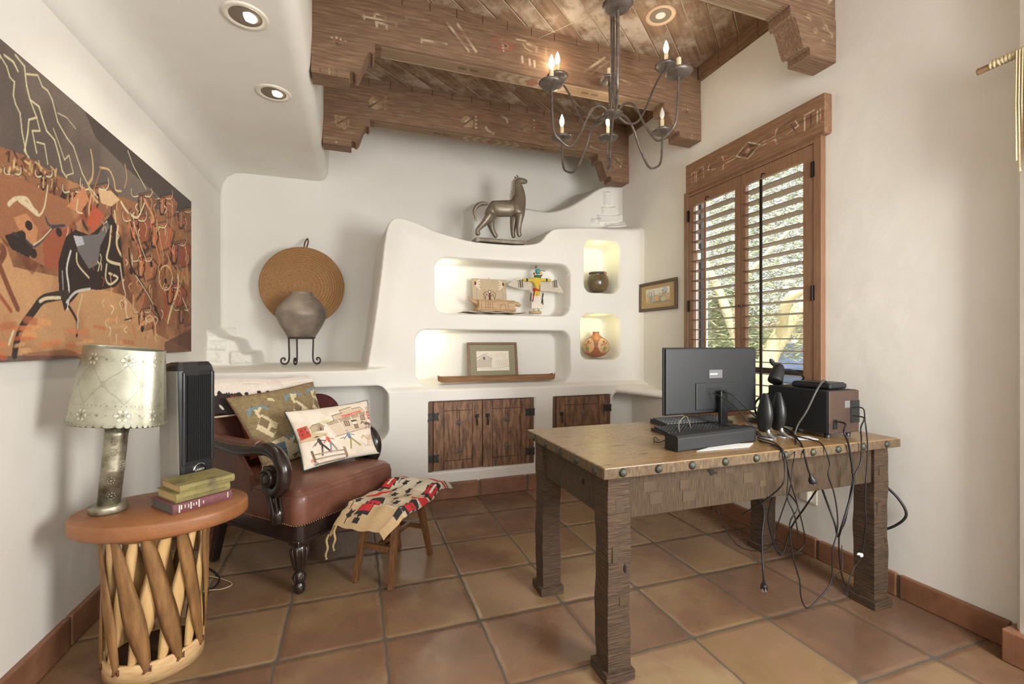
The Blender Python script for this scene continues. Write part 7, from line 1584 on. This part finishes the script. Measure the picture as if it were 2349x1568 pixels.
for (pts, w_, c) in (([(575, 880), (600, 960), (625, 1020), (640, 1100)], .018, (196, 120, 88)), ([(600, 900), (625, 980), (660, 1080)], .010, CR_), ([(650, 800), (690, 880), (680, 900)], .03, (196, 140, 100)), ([(690, 920), (700, 1000), (720, 1080)], .026, (186, 116, 78)), ([(705, 890), (720, 980), (735, 1050)], .010, (210, 170, 120)),
                     ([(750, 815), (775, 830), (770, 920)], .014, (176, 140, 104)), ([(790, 840), (800, 900), (830, 900), (830, 860)], .016, (156, 100, 74)), ([(770, 930), (760, 1000), (780, 1040)], .030, (190, 100, 72)), ([(810, 980), (800, 1080), (815, 1120)], .026, (96, 96, 92)), ([(835, 1010), (840, 1090), (845, 1180)], .02, (186, 150, 112)),
                     ([(580, 1020), (590, 1100), (640, 1180), (700, 1290), (720, 1340)], .022, DB), ([(610, 1140), (650, 1200), (690, 1270)], .010, CR_), ([(560, 1240), (570, 1320), (585, 1340)], .016, CR_), ([(600, 1230), (600, 1300)], .02, (196, 150, 110)), ([(650, 1230), (625, 1300)], .03, (176, 112, 78)),
                     ([(800, 1140), (800, 1200), (770, 1290), (755, 1350)], .034, (208, 180, 140)), ([(820, 1240), (845, 1300)], .014, CR_), ([(740, 1230), (745, 1300), (735, 1330)], .05, (156, 78, 56)), ([(590, 1340), (610, 1420)], .022, (190, 124, 86)), ([(620, 1380), (650, 1350), (690, 1340), (700, 1400)], .03, (206, 150, 110)), ([(820, 1290), (835, 1370), (830, 1400)], .026, (120, 74, 54)), ([(560, 1340), (600, 1330)], .01, DB)):
    LL(pts, w_, c)
LL([(745 + 30 * math.cos(R(t)), 1150 + 55 * math.sin(R(t))) for t in range(0, 361, 40)], .014, (204, 170, 132)); LL([(670, 1320), (690, 1330), (670, 1350), (655, 1335), (672, 1318)], .008, CR_)
for p in ((745, 1165), (680, 1090), (640, 1380), (700, 1290), (590, 1120)): pv.oval(Q(*p), .02, .018, DB)
for k in range(90):
    x_ = random.uniform(420, 855); y_ = random.uniform(800, 1420); s2 = random.uniform(-14, 14); LL([(x_, y_), (x_ + s2, y_ + 14), (x_ + s2 * .2, y_ + random.uniform(26, 46))], .009, random.choice([CR_, (206, 160, 120), DB, (220, 206, 176), RB]), .85)
for k in range(40):     # orange dust near the lower edge
    x_ = random.uniform(-300, 560); y_ = random.uniform(1330, 1500); LL([(x_, y_), (x_ + random.uniform(30, 90), y_ + random.uniform(-12, 12))], random.uniform(.015, .04), random.choice([(204, 120, 78), (214, 150, 100), (170, 100, 70), (206, 160, 116), (190, 96, 64)]), .45)
PP([(740, 1440), (860, 1380), (860, 1500), (740, 1500)], (86, 54, 48), .8); PP([(100, 1490), (300, 1470), (380, 1500), (100, 1540)], (120, 72, 60), .5)
pv.grain(.08, 4); pv.grain(.05, 5, 3)
pt_ = empty('stampede_painting', 'large unframed painting of stampeding cattle under lightning on the left wall', 'painting', (XL, 2.78, 1.212))
MB().b2(XL + .001, PXX - .001, 1.72, 3.83, 1.212, 2.288).build('stretcher', mat('canvas_edge', (110, 84, 66), (74, 62, 56), 6, rough=.9), pt_)
painted('painted_canvas', pv, lambda U, V: (np.full(U.shape, PXX), 1.72 + U * 2.11, 1.212 + V * 1.076), mat('oil_canvas', attr=True, rough=.6, bump=.25, bscale=180, bdist=.002, spec=.3), pt_)
# ------------------------------------------------------------------ wrought iron chandelier
CIR = mat('forged_iron', (88, 78, 72), (122, 112, 104), 30, rough=.42, metal=.55, bump=.6, bscale=70, bdist=.003)
SLEEVE = mat('candle_sleeve', (232, 216, 182), (214, 194, 156), 30, rough=.55)
FLAME = mat('candle_bulb_lit', (255, 240, 215), emit=(255, 222, 176), estr=30, rough=.2)
FOFF = mat('candle_bulb_unlit', (214, 212, 204), rough=.1, spec=.6, coat=.6)
cC = Vector((1.50, 2.445, 0)); ZH = 2.69
cd = empty('chandelier', 'wrought iron candle chandelier hanging between the beams', 'chandelier', (cC.x, cC.y, 3.46))
MB().lathe([(.0, 3.46), (.07, 3.46), (.066, 3.44), (.03, 3.425), (.0, 3.42)], (cC.x, cC.y, 0), 30).build('ceiling_canopy', CIR, cd)
for k, (a, b) in enumerate(((-.010, .0), (.012, .006), (.0, -.012))): MB().b2(cC.x + a - .005, cC.x + a + .005, cC.y + b - .004, cC.y + b + .004, ZH + .01, 3.43 - .02 * k).build('stem_bar', CIR, cd)
MB().lathe([(.0, -.028), (.03, -.024), (.058, -.008), (.062, .0), (.055, .004), (.02, .006), (.012, .05), (.02, .06), (.0, .07)], (cC.x, cC.y, ZH), 30).build('hub', CIR, cd)
def pt3(u, v, d):      # point at a given distance in front of the camera
    r = (u - 1174.5) / FPX * d; return Vector((r * ca + d * sa, -r * sa + d * ca, EYE - (v - 784) / FPX * d))
random.seed(2)
def arm(du, dv, d, low, bulb, sw=1.0):
    """pan centre measured at pixel (du, dv), distance d; low = dip below the hub"""
    T_ = pt3(du, dv, d); h = Vector((cC.x, cC.y, ZH)); o = Vector((T_.x - h.x, T_.y - h.y, 0)); L_ = o.length; o.normalize()
    A = lambda f, z: Vector((h.x + o.x * f * L_, h.y + o.y * f * L_, z))
    if low is not None: pts = [A(.06, ZH - .005), A(.20, ZH + .028), A(.36, ZH - .01), A(.52, (ZH + low) / 2 - .02), A(.70, low), A(.86, low + .02), A(.97, low + .085), A(1.0, T_.z - .012)]
    else: pts = [A(.06, ZH), A(.25, ZH - .035), A(.45, ZH - .005), A(.62, ZH + .11), A(.78, ZH + .26), A(.92, T_.z - .045), A(1.0, T_.z - .012)]
    sp = spline(pts, 7); ao = MB().tube(sp, .0085, 8, flat=.8).build('arm', CIR, cd)
    MB().lathe([(.0, -.012), (.035, -.010), (.062, .002), (.074, .016), (.071, .018), (.055, .008), (.02, .0), (.0, 0)], T_, 28).build('drip_pan', CIR, ao)
    MB().lathe([(.013, .0), (.0135, .09), (.012, .094), (.004, .096)], T_, 14).build('candle_sleeve', SLEEVE, ao)
    if bulb is not None:
        MB().lathe([(.007, .094), (.010, .102), (.0165, .122), (.0155, .142), (.008, .165), (.002, .182), (.0, .183)], T_, 14).build('bulb', FLAME if bulb else FOFF, ao)
        if bulb: lamp('candle_light', 'POINT', T_ + Vector((0, 0, .14)), 3.0, (1, .88, .72), .02)
    return T_
arm(1265, 197, 2.635, 2.44, True); arm(1557, 172, 2.50, 2.43, None); arm(1519, 305, 3.20, 2.47, False); arm(1289, 320, 3.30, 2.47, True); arm(1395, 320, 3.34, 2.50, True); arm(1417, 18, 2.20, 2.50, None)
arm(1279, 180, 3.11, None, True); arm(1528, 156, 3.0, None, True); arm(1397, 188, 3.16, None, None)
MB().beam((cC.x, cC.y - .006, ZH), (cC.x - .01, cC.y + .02, 2.43), .012, .008).build('finial_bar', CIR, cd)
MB().tube([pt3(1203, 103, 3.2), pt3(1375, 25, 2.95)], .0012, 5).build('cobweb_wire', SLEEVE, cd)

# ------------------------------------------------------------------ fringed wall hanging at the right edge
ROD = mat('hanging_branch', (110, 82, 58), (150, 118, 86), 8, rough=.7, bump=.5); YARN = mat('cream_yarn', (214, 200, 164), (186, 170, 134), 40, (1, 1, 8), rough=.95, bump=.5)
hx_ = 2.455
wh_ = empty('fringed_wall_hanging', 'cream fringed yarn hanging on a wrapped stick at the right edge', 'wall hanging', (hx_, .95, 2.42))
a_ = onX(2243, 165, hx_)
MB().tube(spline([(hx_, a_.y, a_.z), (hx_, a_.y - .04, a_.z + .0), (hx_, a_.y - .30, a_.z + .012), (hx_, a_.y - .62, a_.z + .01)], 6), .013, 10).build('stick', ROD, wh_)
wr = MB()
for k in range(46): y = a_.y - .045 - k * .0115; wr.lathe([(.0135, -.006), (.0185, 0), (.0135, .006)], (hx_, y, a_.z + .004), 12, rot=Matrix.Rotation(R(90 + random.uniform(-12, 12)), 3, 'X'), caps=False)
q = wr.build('yarn_wrap', YARN, wh_); q['kind'] = 'stuff'
fr2 = MB()
for k in range(44):
    y = a_.y - .125 - k * .0085; l_ = .42 + .05 * math.sin(k * 2.1); fr2.tube([(hx_ - .016, y, a_.z + .01), (hx_ - .02, y + .001, a_.z - .2), (hx_ - .019 + .004 * math.sin(k), y + .002 * math.sin(k * 3), a_.z - l_)], .0042, 5)
q = fr2.build('fringe', YARN, wh_); q['kind'] = 'stuff'

# lamps hidden inside the niches
for (x, y, z, e, c, s_) in ((2.20, 3.84, 2.13, .62, (1, .93, .42), .07), (2.20, 3.84, 1.44, .55, (1, .93, .40), .07), (.75, 3.93, 1.90, .55, (1, .92, .64), .03), (.62, 3.93, 1.30, .72, (1, .92, .64), .03)):
    lamp('niche_light', 'POINT', (x, y, z), e, c, s_)
